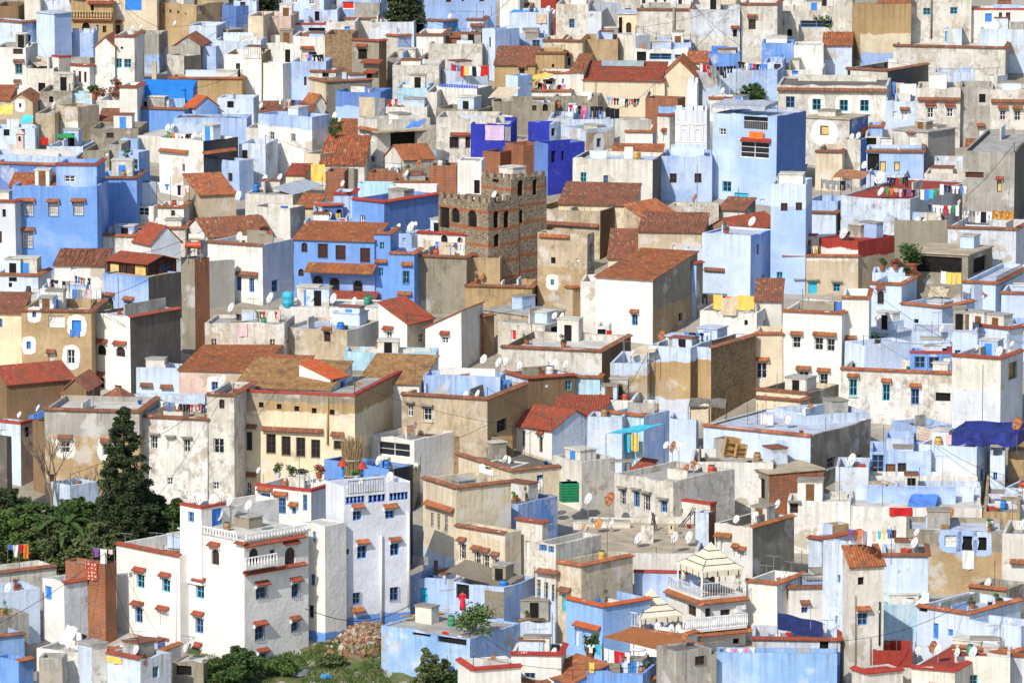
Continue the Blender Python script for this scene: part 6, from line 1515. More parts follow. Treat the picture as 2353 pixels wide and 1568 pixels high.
canopy('cream shade cloth stretched over the blue rim',345,615,490,600,2.,.9,'t','pale house with blue rim behind cream shade cloth',poles=False,z=.3)
canopy('green cloth over a stall on the left terrace',555,1275,700,1265,1.5,.3,'G','pale jumble terrace in the left middle',z=1.2)
canopy('patterned yellow cloth on the far left terrace',0,1050,110,1050,.6,.9,'y','lilac yard with purple doors',poles=False,z=1.)
canopy('teal cloth beside the yellow patterned one',180,1130,275,1140,.6,.8,'c','lilac yard with purple doors',poles=False,z=1.)
hang('dark red rug on the jumble terrace',375,1265,440,1330,'r','L','pale jumble terrace in the left middle',name='rug',cat='rug',out=.2)
line(1540,1205,1740,1230,'GsoswtPswsks','white many sided house with tile band',z=1.0); line(2090,870,2350,880,'rswskswsrs','ochre wall house with long tile edge',z=.6); line(1130,850,1250,880,'wsrsbsws','white wall strip with washing niche',z=.6,poles=False); line(10,1200,310,1190,'vswspsvsks','lilac yard with purple doors',z=1.3)
plant('flower boxes with red and green plants on the white wall',990,910,2.6,1.2,'f','planted white wall, flower boxes above',n=360,pot=False,name='flower_box'); plant('leafy round bush beside the turquoise strip',865,920,1.5,1.5,'m','turquoise awning strip house',n=300); plant('taller pink shrub at the right of the flower boxes',1070,900,1.2,2.,'f','planted white wall, flower boxes above',n=300)
plant('palm like plant before the blue box window',1190,1560,1.8,2.2,'m','blue box house with turquoise window',n=400,pot=False,name='palm_bush')
T(1,0)
H('pale blue riad with three windows at the top',165,622,745,-60,390,'p',w='355,5,48,45w 510,15,48,52w 230,10,40,40w',a=10)
H('blue terrace wall right of riad',742,1152,0,-30,340,'l',a=4,w='850,50,110,70r')
H('small cement patch house',905,1135,0,30,360,'g!',a=4,d=4)
H('pale terrace with dark blue slot',325,646,0,228,470,'p',w='560,275,152,36d',a=4,d=5,cope='r')
H('lilac porch house under riad',440,748,0,92,420,'l',w='562,150,42,85d 640,145,110,60d',a=4)
H('plain pinkish plaster house',-30,322,0,152,540,'P',a=5,dk='w',cope='')
H('cream barn with long tile rim, upper centre',805,1322,0,178,400,'w',a=5,cope='t',tc='d')
H('lilac long wall under barn',1035,1452,0,205,500,'v',a=5,d=4)
H('tall blue house with small orange windows',1465,1592,2205,-60,470,'l-',w='1775,10,48,28k 1905,5,24,24k 2080,5,48,26k',a=68)
H('blue kiosk room with tile lid',1575,1716,1854,195,520,'a-',c2='b-',w='1820,270,42,115C',a=42,cope='t',tc='d')
H('white pale house by kiosk',1938,2092,0,182,500,'p',a=6,cope='t',tc='d')
cornice(LAST,'L',1965,245,2090,245,out=.5)
H('tall pale blue stack with narrow window',2080,2198,2420,275,750,'p-',c2='l-',w='2150,390,16,92n',a=48)
H('white rooms at the top centre right',2240,2420,0,-20,420,'W',a=6)
H('white cluster house with blue basin',645,912,0,205,480,'W',a=4,w='840,260,50,30B')
H('stone faced villa wall',632,884,0,318,820,'S',a=5,d=6)
H('villa corner with terracotta awnings',880,1130,1200,378,900,'z',c2='m',w='980,500,85,95d^ 1025,690,80,60d',a=30,cope='t',tc='n')
cornice(LAST,'L',955,585,1132,583,out=.8,up=.4,tc='n'); cornice(LAST,'L',985,675,1098,673,out=.7,up=.35,tc='n')
H('white house with pink washing, skylight on roof',338,634,0,335,700,'W',w='520,520,75,75d 465,510,60,70W',a=4,dk='w')
cornice(LAST,'L',403,455,528,455,out=.5,tc='n')
H('glass roof lantern of the white house',390,470,560,340,600,'W','p',a=40,rh=.6,tc='d',into='white house with pink washing')
H('white stair house with railing',20,342,0,405,660,'W',w='290,520,48,125d',a=5,dk='w')
rail(0,LAST,'L',0,545,185,545,1.0,(.05,.05,.06)) if 0 else None
H('big blank white wall, upper left centre',-120,247,332,588,950,'W-',a=30,dk='w')
H('sky blue side house near pink washing',325,645,0,568,950,'l',w='375,700,14,60d 400,700,14,60d 455,745,24,80n',a=6,d=5)
H('cream wall with dish and brown tile rim',490,642,1064,752,1120,'c',c2='z',a=62,cope='t',tc='d')
H('low cream hut with tile lid',500,736,0,658,1000,'w',w='640,690,60,40d',a=8,d=4,cope='t',tc='d')
H('blue white house with two tile lips',1198,1302,1430,332,660,'w',c2='l-',a=50,cope='t')
H('long stained grey parapet house',1205,1532,0,535,800,'g!',a=5)
H('blank stained white wall, upper centre',1255,1682,0,602,940,'w!',a=5,dk='w')
H('mould stained cream wall with yellow cloth',1585,2077,0,405,760,'w!',a=5,dk='g')
H('brown panelled roof room',1720,1952,0,345,640,'r',a=5,cope='t',tc='d')
H('white block left of brown panels',1475,1722,0,322,680,'W',a=6,cope='t',tc='d')
H('brown stained box right of brown panels',1950,2082,0,332,640,'z!',a=6)
H('pale blue step terrace with red laundry',1690,1832,2130,660,950,'p',a=60,dk='p')
H('white house with blue castellated rim',1662,2030,2166,818,1160,'W',c2='g-',a=24,dk='w')
CB=LAST; m=MB()
for k in range(16): m.box((-CB.L1+.15+k*CB.L1/16,.02,CB.hgt-.05),(-CB.L1+.15+(k+.55)*CB.L1/16,.2,CB.hgt+.34))
m.build('crenellation',flat('blue_trim',(.10,.16,.60),.8),CB.root)
H('cream house with brown wooden window pair',1655,2200,0,1090,1570,'w!',w='1820,1312,82,102kG 1945,1312,44,102k',a=5,dk='g')
cornice(LAST,'L',1780,1250,1962,1252,out=.4)
H('moss topped wall under castellated rim',1655,2042,2182,1012,1300,'z!',a=24,d=5)
H('big white box with blue painted rim',20,516,692,1078,1660,'l/W@5.4',c2='l/v@5.3',a=32,dk='p',ph=.6)
H('rust roofed room behind white box',40,526,0,1030,1250,'W','s',a=4,d=4,rh=.7,tc='d')
H('rust roofed hut by cream wall',440,537,632,945,1200,'w','g',a=56,rh=.8)
H('azure sided shop house',730,1142,0,852,1200,'B-/l@2.5',a=14,d=5,dk='p')
H('white porch house under azure shop',945,1190,0,1060,1300,'w',a=5)
hang('big cream tarp wrapped over the roof frame',948,892,1090,1070,'t','L','white porch house under azure shop',name='tarp',cat='tarp',out=.3); hang('grey cloth beside the cream tarp',1092,900,1186,1065,'g','L','white porch house under azure shop',name='tarp',cat='tarp',out=.3)
H('turquoise grey terrace in the centre',1282,1572,0,812,1140,'q',a=5,dk='p')
H('white narrow wall beside turquoise terrace',1560,1664,0,850,1200,'w',a=6)
H('white low hall with laundry poles',1190,1570,0,990,1260,'W',a=4,d=4,dk='w')
H('house with open concrete loggia',932,1107,1597,1110,1560,'w',w='980,1245,58,85W 1060,1255,58,85W 1350,1278,230,150d 1200,1272,64,95c 1070,1462,44,55b',a=58,cope='',dk='g')
LG=LAST; cornice(LG,'L',925,1195,1092,1210,out=.4); slab(LG,'R',1115,1200,1597,1195,1.2,.15,deckmat('o'))
H('grey stump wall right of loggia',1480,1660,0,1212,1520,'g!/l@1.6',a=4)
H('ruined house with slipping tile roof, planks showing',590,996,0,1512,1740,'w','s',a=5,d=6,rh=2.3,rag=.22,tc='t')
H('plaster gable of slipping tile roof',440,592,0,1420,1720,'c',a=30,d=4)
H('cream house with fan shaped rust roof',1185,1352,1642,1470,1780,'w','h',a=62,rh=1.3)
H('rust roof with small tree',690,932,0,1252,1480,'W','s',a=4,d=5,rh=1.2)
H('vivid ultramarine house with lilac blanket',1972,2346,0,1145,1620,'D-',a=5,dk='p')
UM=LAST; hang('lilac blanket hung over the ultramarine parapet',2105,1150,2280,1290,'l','L',UM,name='blanket',cat='blanket'); hang('grey blanket right of the lilac blanket',2285,1165,2340,1295,'g','L',UM,name='blanket',cat='blanket')
H('brick stair head right of ultramarine',2270,2420,0,1350,1640,'r',a=6,d=4)
H('low brick rooms before ultramarine',2080,2240,0,1400,1700,'r',a=30,d=4)
dish('1300,265,95','lilac long wall under barn'); dish('1780,150,50','blue kiosk room with tile lid' ); dish('720,1065,85 765,1100,50',"rust roof with small tree"); dish('1235,1125,55','house with open concrete loggia'); dish('2045,1300,85',UM); dish('1445,505,50','long stained grey parapet house'); dish('520,580,50r','sky blue side house near pink washing'); dish('435,250,50d','pale terrace with dark blue slot'); dish('45,970,60','rust roofed room behind white box'); dish('1480,1065,60d','white low hall with laundry poles')
line(420,490,620,500,'tspsbskskskp','sky blue side house near pink washing',z=1.6); line(1800,590,2140,600,'rtbsrtytwtktwtrtrt','pale blue step terrace with red laundry',z=1.8); line(830,910,950,940,'wsGtwsks','azure sided shop house',z=.5,poles=False,scale=.9); line(1190,920,1300,905,'nsrtwsrs','white low hall with laundry poles',z=2.); line(200,890,400,920,'wsgttstNsbs','rust roofed room behind white box',z=1.4); line(2130,1130,2250,1125,'crrtgsws',UM,z=1.2); line(2260,1050,2360,1060,'wtwtwswt','moss topped wall under castellated rim',z=1.4)
ant('630,140,220p','white cluster house with blue basin'); ant('2165,50,150p 2030,30,160p','tall blue house with small orange windows'); ant('800,830,1080p','azure sided shop house'); ant('1350,960,1090p 1185,930,1090p','white low hall with laundry poles'); ant('1900,740,1000p','white house with blue castellated rim')
canopy('striped cloth sagging between two poles',1220,950,1450,1000,1.,.1,'t','white low hall with laundry poles',z=1.8,sag=.5)
canopy('cream tarp tent at the castellated house',2130,900,2330,905,3.,.9,'t','tall pale blue stack with narrow window' if 0 else 'moss topped wall under castellated rim',z=1.4,poles=False)
canopy('blue tarp on the concrete loggia roof',1370,1180,1510,1165,1.2,.6,'b',LG,poles=False,z=.3)
canopy('green net thrown over the low roof',1620,1540,1770,1490,2.,.4,'G','cream house with brown wooden window pair',poles=False,z=-3.) if 0 else None
canopy('yellow cloth on the mould stained wall',1800,405,1900,400,.8,.4,'y','mould stained cream wall with yellow cloth',poles=False,z=.1)
plant('small dark tree in front of the rust roof',730,1260,1.3,1.8,'m','ruined house with slipping tile roof',n=300,pot=False,name='small_tree',world=None)
crown_tree('dense green tree at the top edge, left of the riad',90,330,[(.15,2.),(.5,3.6),(.8,3.),(1,.8)],7,'d',.3,5000,.28,seed=5); crown_tree('olive green tree between the blue houses at the top',1400,420,[(.1,1.6),(.5,2.6),(.8,2.2),(1,.6)],8,'d',.25,4500,.26,seed=6)
T(2,0)
H('white house, top edge left of red wall',-20,264,0,-30,320,'w',a=6)
H('red brown roof wall at the top',266,407,0,-15,330,'R',a=5)
H('pale terrace with blue tarp',-30,337,0,122,520,'p',w='370,240,40,60r',a=6,d=6,dk='w')
H('blue house with small grey window under tarp terrace',-20,292,0,358,660,'l',w='95,430,26,42w 220,400,70,60b',a=6)
H('tall weathered white cube, top centre',402,700,0,42,540,'w!',a=6,dk='w',ph=.6)
H('grey lavender annex with tile lip',690,824,0,115,560,'v',w='735,150,22,30W',a=8)
H('sloping lavender wall block',700,735,1000,40,470,'v',a=62)
H('wide weathered beige wall, grey pipe',1150,1648,0,92,600,'w!',a=4,cope='t',tc='d',dk='g')
pipe(LAST,'L',1487,70,380,.16,'z')
H('beige wall with faint blue upper half',1640,2097,0,92,620,'v/w@3.6!',w='2050,308,36,64d^',a=4,dk='w')
H('weathered cream corner block',2105,2440,0,42,620,'w!',a=8,cope='u',tc='d')
H('white houses with paired windows at top',1180,1660,0,-70,330,'W',w='1210,15,32,42k 1320,8,24,26k 1405,8,24,26k 1545,20,34,50k',a=4)
H('cream gable at top edge',1660,2060,0,-40,300,'c',w='1840,40,50,60W',a=10)
H('white house with dark glazing at top',2060,2440,0,-60,280,'W',w='2265,20,110,100k',a=5)
H('cement stepped house at top centre',820,1184,0,-10,320,'w!',a=8,dk='g')
H('ochre arch porch with blue lid',972,1152,0,130,540,'y',w='1075,255,48,95a 1000,230,30,140d',a=5,d=5,cope='e',dk='p')
H('pale blue low wall below arch porch',800,1145,0,310,600,'p',a=5,d=4)
H('cream weathered low house',285,477,0,376,700,'c!',a=5,cope='t',tc='d')
H('cream house with one slit window',470,647,0,380,790,'c',w='523,570,28,72k^',a=6,cope='u',tc='d')
H('brown earth wall block',640,972,0,366,740,'o2',a=5,c2='m',dk='o')
H('white tower group right of brown block',970,1136,1272,330,740,'w',c2='v',a=45)
H('old tan barn with slanting rust roof',-160,216,0,600,850,'o','s',w='93,668,48,72k^',a=6,d=5,rh=1.6,tc='d')
H('ochre patched wall house',218,482,0,490,850,'o',a=5,cope='t',tc='d',w='378,605,22,30d')
H('white house with yellow awning and tile rim',182,542,0,838,1100,'W',a=5,cope='t',d=6,dk='w')
YA=LAST; H('upper room behind yellow awning',262,542,0,668,960,'W',w='365,740,42,44d 470,745,20,40b',a=5,cope='t',d=4)
canopy('bright yellow awning slanting over the white terrace',165,765,385,690,1.2,.25,'y',YA,z=2.2,poles=False)
H('lavender tower with dark shaded side',-60,52,186,700,1110,'p-',c2='l-',a=40)
H('broad cream hall with rust roof and skylight',650,1402,0,748,1080,'c-','s',a=4,d=6,rh=1.5)
m=MB(); h_=LAST; m.box((-h_.L1*.8,4.2,h_.hgt+1.2),(-h_.L1*.28,5.2,h_.hgt+1.75)); m.build('skylight',flat('skylight_glass',(.30,.38,.42),.3),h_.root)
H('cream gable wing of broad hall',1395,1674,0,695,1075,'c-','h',w='1485,735,12,22d 1585,735,12,22d',a=5,rh=1.6,d=8)
H('grey cream left wing of broad hall',540,655,0,665,1070,'w','s',a=8,d=8,rh=1.2)
H('low white house with grey panes',1130,1622,0,452,760,'W',w='1365,522,200,58b 1545,522,100,40b 1190,520,85,85d',a=4)
H('pale wall house behind grey panes',1272,1642,0,394,700,'l',a=4,d=4)
H('rust roofed booth right of grey panes',1612,1802,0,578,840,'W','s',a=4,d=3,rh=.9)
H('lilac wall house with black laundry',1680,1757,2168,668,1040,'p',c2='p',a=70,dk='p')
H('blue room behind black laundry',1805,2097,0,500,820,'b',a=4,d=4)
H('light blue house right of black laundry',2160,2440,0,652,1020,'l',a=10,dk='p')
H('white minaret with crenels and blind arches',1500,1792,1820,1018,1590,'V-',a=8,cope='C',ph=.8,dk='w')
MN=LAST
H('lantern of the minaret',1612,1702,1720,765,5,'V-',a=10,cope='C',into='white minaret with crenels and blind arches',back=.5,deep=.3)
m=MB()
for x0,x1,z0,z1 in ((1535,1630,1145,1295),(1662,1760,1145,1295),(1535,1630,1322,1415),(1662,1760,1322,1415)):
    p=face_pt(MN,'L',x0,z1,0); q=face_pt(MN,'L',x1,z0,0)
    for a,b,c_,d_ in ((p.x,p.x+.12,p.z,q.z),(q.x-.12,q.x,p.z,q.z),(p.x+.12,q.x-.12,q.z-.12,q.z)): m.box((a,-.07,c_),(b,-.002,d_))
    cx=(p.x+q.x)/2; r_=(q.x-p.x)*.3; zc=p.z+(q.z-p.z)*.55
    for k in range(8):
        a0,a1=math.pi*k/8,math.pi*(k+1)/8; m.bar((cx+r_*math.cos(a0),-.03,zc+r_*math.sin(a0)),(cx+r_*math.cos(a1),-.03,zc+r_*math.sin(a1)),.05,4)
    for sx in (-1,1): m.bar((cx+sx*r_,-.03,p.z),(cx+sx*r_,-.03,zc),.05,4)
for zz in (1135,1305): p=face_pt(MN,'L',1502,zz,0); m.box((-MN.L1,-.05,p.z-.05),(0,-.002,p.z+.05))
m.build('blind_arch_trim',wallmat('W-'),MN.root)
for x in (1545,1715,1760):
    p=on(MN,x,995,.6); r0=empty('loudspeaker',p); m=MB(); m.lathe((0,0,0),[(.06,0),(.10,.12),(.28,.38),(.30,.40),(.05,.2)],12); o=m.build('horn',flat('speaker_grey',(.05,.06,.08),.5),r0,True); o.rotation_euler=(R(80),0,R(-30 if x<1600 else 40)); m=MB(); m.bar((0,0,-.8),(0,0,0),.04,5); m.build('bracket',flat('grey_metal',(.25,.25,.26),.5),r0); later(r0,'grey horn loudspeaker','grey horn loudspeakers','on the white minaret',x,'loudspeaker','horn loudspeakers on the minaret')
H('red brick roof box left of minaret',1225,1522,1592,912,1270,'r',c2='m',a=20,dk='o')
H('azure roof hut by minaret',1345,1512,0,985,1290,'a-',a=5,d=3)
H('white house with two rust window hoods',1340,1452,1506,1060,1560,'w',w='1350,1250,22,85W^ 1405,1262,24,85W^',a=30,cope='u',tc='n')
H('mossy dark wall with arch',-180,392,0,942,1250,'z!',w='305,990,48,65i 205,995,40,50k',a=5,d=6,dk='w')
H('brown terrace with dense laundry',385,792,0,892,1170,'z',a=5,d=5)
H('pale blue laundry terrace, centre',330,932,0,1095,1380,'p',a=5,d=7,dk='p')
PL=LAST
H('ochre and blue house with white framed window',455,682,936,1192,1560,'p/o@3.2',c2='p/o@3.9',w='797,1312,42,84bo',a=50,dk='p')
H('bright ultramarine gable house',150,346,452,1135,1500,'D-',c2='p-',w='383,1215,38,72d',a=36)
H('dark ultramarine shaded block',200,328,666,1325,1800,'B-',c2='D-',w='380,1440,42,105d 465,1430,26,85d',a=58,dk='g')
H('brick roof room at kasbah',-60,102,306,1340,1700,'r',a=60)
H('white yard house with torn orange cloth',940,1032,1278,1112,1500,'w',a=66,dk='w')
H('smooth white house with rust tile edge',1040,1292,0,1212,1560,'W-',a=5,cope='u')
H('dark red roofed house near minaret',905,1367,0,1478,1700,'W','s',a=5,d=5,rh=1.1)
H('light blue house with dark washing',1365,1838,0,1442,1860,'l',a=6,dk='p')
H('big blue house with orange awning and wide glass',1840,2430,2698,1075,1900,'l-',c2='B-',w='1930,1215,62,62w 2225,1380,262,152w 1973,1718,80,98c 2543,1653,165,165w 2108,1828,125,105C 2235,1110,215,165d 2300,1845,40,30W',a=28,dk='p',ph=.1)  # right face a deeper blue than the front: its shade is put into the colour
OB=LAST; cornice(OB,'L',2088,1285,2360,1320,out=.5,tc='r'); rail(0,OB,'L',2110,1185,2345,1205,.9,(.55,.57,.6)); hang('orange cloth draped below the blue balcony',2180,1205,2310,1280,'o','L',OB,name='cloth',out=.25)
H('lilac tile rim house behind orange awning',1810,2062,0,905,1120,'W',a=5,cope='t',d=4)
canopy('grey flat tarp roof with blue valance',1838,965,2330,985,3.,.35,'g',OB,valance=.35,z=1.2,mat=flat('grey_sheet',(.36,.38,.42),.5,.15))
H('white shack with round tank',840,935,0,1400,1620,'W',a=10,d=3)
dish('330,80,60 385,110,50','pale terrace with blue tarp'); dish('400,605,85 190,650,80','ochre patched wall house'); dish('1255,875,75d','red brick roof box left of minaret'); dish('1515,845,80o','cream gable wing of broad hall'); dish('425,965,85r 575,1000,75 710,900,55','pale blue laundry terrace, centre'); dish('215,1265,70','bright ultramarine gable house'); dish('1935,830,55','lilac wall house with black laundry'); dish('2250,965,65',OB); dish('975,1290,60','white yard house with torn orange cloth'); dish('1505,545,40 1465,545,40','low white house with grey panes'); dish('1205,430,60r','white tower group right of brown block')
canopy('bright blue tarp sagging over the pale terrace',0,230,215,235,1.,1.6,'b','pale terrace with blue tarp',z=.2,poles=False,mat=flat('azure_tarp',(.02,.20,.62),.7,.12)); hang('cream sheet right of the sagging blue tarp',222,130,315,215,'t','L','pale terrace with blue tarp',name='sheet',out=.2)
canopy('blue tarp tied over the black laundry',1830,500,2070,520,2.,.8,'b','blue room behind black laundry',z=.8,poles=False)
line(1725,580,2065,595,'wtrtrpgpgtkpkpkpkskskkp','lilac wall house with black laundry',z=1.9,scale=1.15); line(2075,560,2345,590,'kskswsbsrsksbpbp','light blue house right of black laundry',z=1.8); line(880,890,1170,905,'cspskskswswskpgsrskpks','brown terrace with dense laundry' if 0 else 'red brick roof box left of minaret',z=1.4); line(480,950,840,975,'gsrswskssstptgtkpktks'.replace('ss','s'),PL,z=2.6,scale=1.2); line(640,1010,830,1020,'rpbpgpnpbp',PL,z=1.6); line(860,980,985,1000,'ktktkt',PL,z=2.2); line(0,1060,150,1080,'wtwswtbsoskt','mossy dark wall with arch',z=.2,poles=False,scale=1.1); line(240,760,490,775,'kprswsgttsksps',YA,z=1.5); line(1440,1440,1560,1455,'ksgsGsksks','light blue house with dark washing',z=.5)
ant('1210,240,440p 1325,290,440p','wide weathered beige wall' if 0 else 'pale wall house behind grey panes'); ant('735,340,570p','brown earth wall block'); ant('1125,1330,1480p','dark red roofed house near minaret'); ant('765,730,880p 1300,740,890y','brown terrace with dense laundry'); ant('450,860,1050p','pale blue laundry terrace, centre'); ant('95,20,270p','pale terrace with blue tarp'); ant('1700,340,440p','low white house with grey panes')
crown_tree('round green shrub on the roof right of the minaret',2220,1010,[(.0,.7),(.4,1.25),(.8,.9),(1,.3)],1.8,'m',.1,2200,.14,seed=8,world=at_Y(588*2+2220*.25,925*.25,HS['lilac wall house with black laundry'].C.y-1))
T(3,0)
H('white house with arabesque grille, top edge',60,602,0,-70,320,'W',w='500,25,78,85kG 350,10,30,60W 240,5,50,60W',a=5)
H('stained white upper house with blue porch',80,602,0,105,480,'w!',w='445,222,290,64b',a=5,dk='w')
H('white ruin with two arches',-10,282,0,232,500,'w',w='105,325,44,75i 200,300,44,65i',a=6)
H('stained pale wall left of ochre tower',600,772,0,-40,540,'w!/l@2.5',a=6)
H('tall ochre tower, cream and blue below',770,848,1312,48,690,'o/c@1.6',c2='o/c@4.6/l@2.5',a=74,dk='o')
H('brick storey on ochre tower',1005,1310,0,-60,640,'r',a=4,d=4)
H('tall stained grey house, black pipe',1303,1872,0,-70,620,'w!',a=4,dk='g')
pipe(LAST,'L',1505,0,350,.1,'k')
H('white house with azure shutter, red lip',1868,2440,0,92,620,'W',w='2030,162,62,78B 2140,150,30,70k 2210,150,40,70n',a=5,cope='r',d=6)
H('brick block at the top right',2110,2235,0,10,420,'r',a=5)
H('pale hut with turquoise slit',1620,1782,0,272,680,'p',w='1635,335,26,92C',a=6,d=4)
hang('grey corrugated blanket hung beside the pale hut',1780,285,1890,410,'g','L','pale hut with turquoise slit',name='blanket',cat='blanket',out=.2) if 0 else None
H('pale blue right terrace at upper edge',1950,2440,0,275,680,'p',a=6,d=6,dk='p')
H('long stained white wall house, grey side, tile edge',1150,2182,2440,442,790,'w!',c2='g-',a=9,cope='t',tc='d',dk='w',ph=.4)
H('pale house with dark rust roof beside ochre tower',508,772,0,420,730,'p','s',a=5,d=4,rh=1.1,tc='t')
H('white terrace with washing frame',240,512,0,420,780,'W',a=5,d=5,dk='w',ph=.2)
H('blue wall at the left of washing frame',-60,237,0,400,740,'b',a=5,d=5)
H('lilac house with dark window below blue wall',-40,137,0,580,900,'l',w='88,620,62,62k',a=6)
H('white house with azure square window',100,502,0,642,900,'W',w='250,662,58,48B',a=6,dk='w')
H('long mossy house with four blue framed windows',85,1092,1110,795,1240,'w!',c2='v',w='205,940,82,105b 448,962,78,105co 697,972,78,105co 887,972,80,105co',a=7,d=9,dk='d',ph=.2)
cornice(LAST,'L',82,812,1085,868,out=.45,tc='d')
H('mossy upper room with rusty tile roof edge',720,1102,1477,650,1020,'w!',c2='g',w='745,690,24,85d 705,710,20,60d',a=34,cope='t',tc='d',dk='d')
H('pale blue house wedged between stained houses',1075,1367,0,932,1320,'p',w='1165,1055,36,58W 1255,1065,48,78W^',a=5,d=8,dk='p')
line(1140,755,1365,770,'bstpswtwtwtwt','pale blue house wedged between stained houses',z=2.2,scale=1.2,poles=False); line(1140,755,1250,760,'btpt','pale blue house wedged between stained houses',z=2.0,scale=1.3,poles=False)
H('grey stained house with brick parapet, two small windows',1365,1768,0,818,1360,'S' if 0 else 'w!',w='1490,1040,58,95w^ 1670,1035,58,85w^',a=6,dk='w')
cornice(LAST,'L',1370,922,1765,932,out=.4,tc='d')
H('cement middle block with black window',1760,2047,0,805,1350,'g!',w='1970,905,58,78d 1955,1215,42,80W^',a=6,dk='w')
H('stained house with paired awnings, right edge',2040,2440,0,832,1440,'w!',w='2155,1062,52,92g^ 2290,1067,56,92g^ 2140,1290,72,50b^ 2285,1290,72,50b^',a=6,dk='w')
cornice(LAST,'L',2045,942,2353,948,out=.4,tc='d')
H('white parapet terrace behind brick parapet',1520,1902,0,672,1010,'p',a=5,d=5,dk='p')
H('grey boxes at right with dark dish',1975,2108,2202,702,1100,'w',c2='v',a=36,dk='g')
H('mottled cube with round white patch and yellow shutter',340,750,922,1100,1560,'w!',c2='B',w='520,1200,78,88yo',a=26,dk='o',cope='e')
H('cream low house with short tile edge',435,682,0,1398,1760,'c',a=10,cope='u',tc='d')
H('cement pier with blue side',680,850,907,1287,1720,'w!',c2='B',a=24,dk='o')
H('blue low house with doorway, tile rim',905,1432,0,1398,1840,'l-',w='965,1490,115,155d 1055,1530,55,95y 1185,1530,50,85y',a=5,cope='t',tc='d')
H('white frame room above blue doorway',890,1147,0,1260,1620,'w',w='950,1300,88,82d 1085,1300,105,62W',a=5)
H('smooth grey house with stained front',1155,1472,1722,1218,1680,'w!',c2='g-',w='1325,1290,54,85W^',a=40,dk='g',cope='e')
H('rust roofed cottage at the right',1815,2062,0,1412,1700,'w','s',a=6,d=4,rh=1.0)
H('second rust roofed cottage at right edge',2050,2440,0,1402,1680,'w','s',a=6,d=4,rh=1.1)
H('pale parapet with iron hoops',1530,1825,0,1482,1860,'v',a=5,d=5,dk='p')
H('pale notched parapet right of hoops',1808,2285,0,1425,1860,'p',a=5,d=6,dk='p',cope='')
H('blue slot house next to wedge',920,1052,0,1165,1500,'b',a=6,d=4,cope='t')
dish('85,500,80 155,525,55','blue wall at the left of washing frame'); dish('455,240,45 500,215,50 245,320,75 435,310,85','stained white upper house with blue porch'); dish('1740,210,80r 1740,330,65','pale hut with turquoise slit'); dish('2245,295,60g','pale blue right terrace at upper edge'); dish('2010,750,75d','grey boxes at right with dark dish'); dish('830,1245,65 770,1255,60','cement pier with blue side'); dish('885,1515,75 985,1520,70 1130,1500,60','blue low house with doorway'); dish('115,1525,65 20,1520,90 345,1530,60','cream low house with short tile edge'); dish('690,1320,60','cement pier with blue side')
line(250,425,495,440,'cspstststscsbpcpbp','white terrace with washing frame',z=2.); line(1560,735,1830,750,'bsbswsbsrsvskt','white parapet terrace behind brick parapet',z=.8,scale=.7)
ant('1190,290,380p 1420,510,640y 1515,440,640y','long stained white wall house'); ant('850,440,560p','pale house with dark rust roof beside ochre tower'); ant('1750,540,680y 1945,560,640y','white parapet terrace behind brick parapet'); ant('2130,230,440p 2170,340,440p 1970,250,330p','pale blue right terrace at upper edge'); ant('1018,960,1150p','long mossy house with four blue framed windows')
plant('green vine on the blue porch roof',520,265,2.4,1.6,'g','stained white upper house with blue porch',n=500,pot=False,name='vine')
hang('orange cloth on the dark blue cube side',868,1170,895,1225,'o','R','mottled cube with round white patch',name='cloth')
# round lime patch on the mottled cube
h_=HS['mottled cube with round white patch']; m=MB(); c0=face_pt(h_,'L',520,1220,.008); rr=random.Random(4); n=30
P_=[(c0.x+1.55*rr.uniform(.95,1.04)*math.cos(6.283*i/n),-.008,c0.z+1.55*rr.uniform(.95,1.04)*math.sin(6.283*i/n)) for i in range(n)]
ri=[(c0.x+.62*max(-1,min(1,1.5*math.cos(6.283*i/n))),-.008,c0.z+.35+.75*max(-1,min(1,1.5*math.sin(6.283*i/n)))) for i in range(n)]
for i in range(n): m.q((P_[i],P_[(i+1)%n],ri[(i+1)%n],ri[i]))
m.build('lime_patch',wallmat('W-'),h_.root)

T(0,0)
H('white house filling the alley before the striped tarp house',2195,2440,0,1330,1760,'p',a=10,d=6,dk='w',w='2250,1420,50,80d')
H('small blue house in the shaded alley',1960,2200,2330,1480,1850,'l',a=40,d=4,dk='p')
H('little white blue house below the ochre wall',2000,2330,0,905,1200,'p',a=6,d=4,w='2120,960,60,60d')
H('low pale house beside the lilac roof wall',2260,2440,0,1180,1500,'w',a=8,d=5)
T(3,0)
H('pale blue house between slit cube and grey tower',905,1250,0,1610,1960,'p',a=8,d=6,dk='w',w='1000,1680,50,70d')
H('whitewashed low house under the iron hoops',1440,1800,0,1600,1980,'w',a=10,d=5,dk='w')
OX, OY, OS = 0., 0., 1.
HB=BW
T(0,2)
dish('1680,1400,100b 1745,1440,75 1845,1440,140 1955,1450,120 2035,1410,80 2110,1460,110 2280,1500,105','penthouse of the tall white house')
OX, OY, OS = 0., 0., 1.
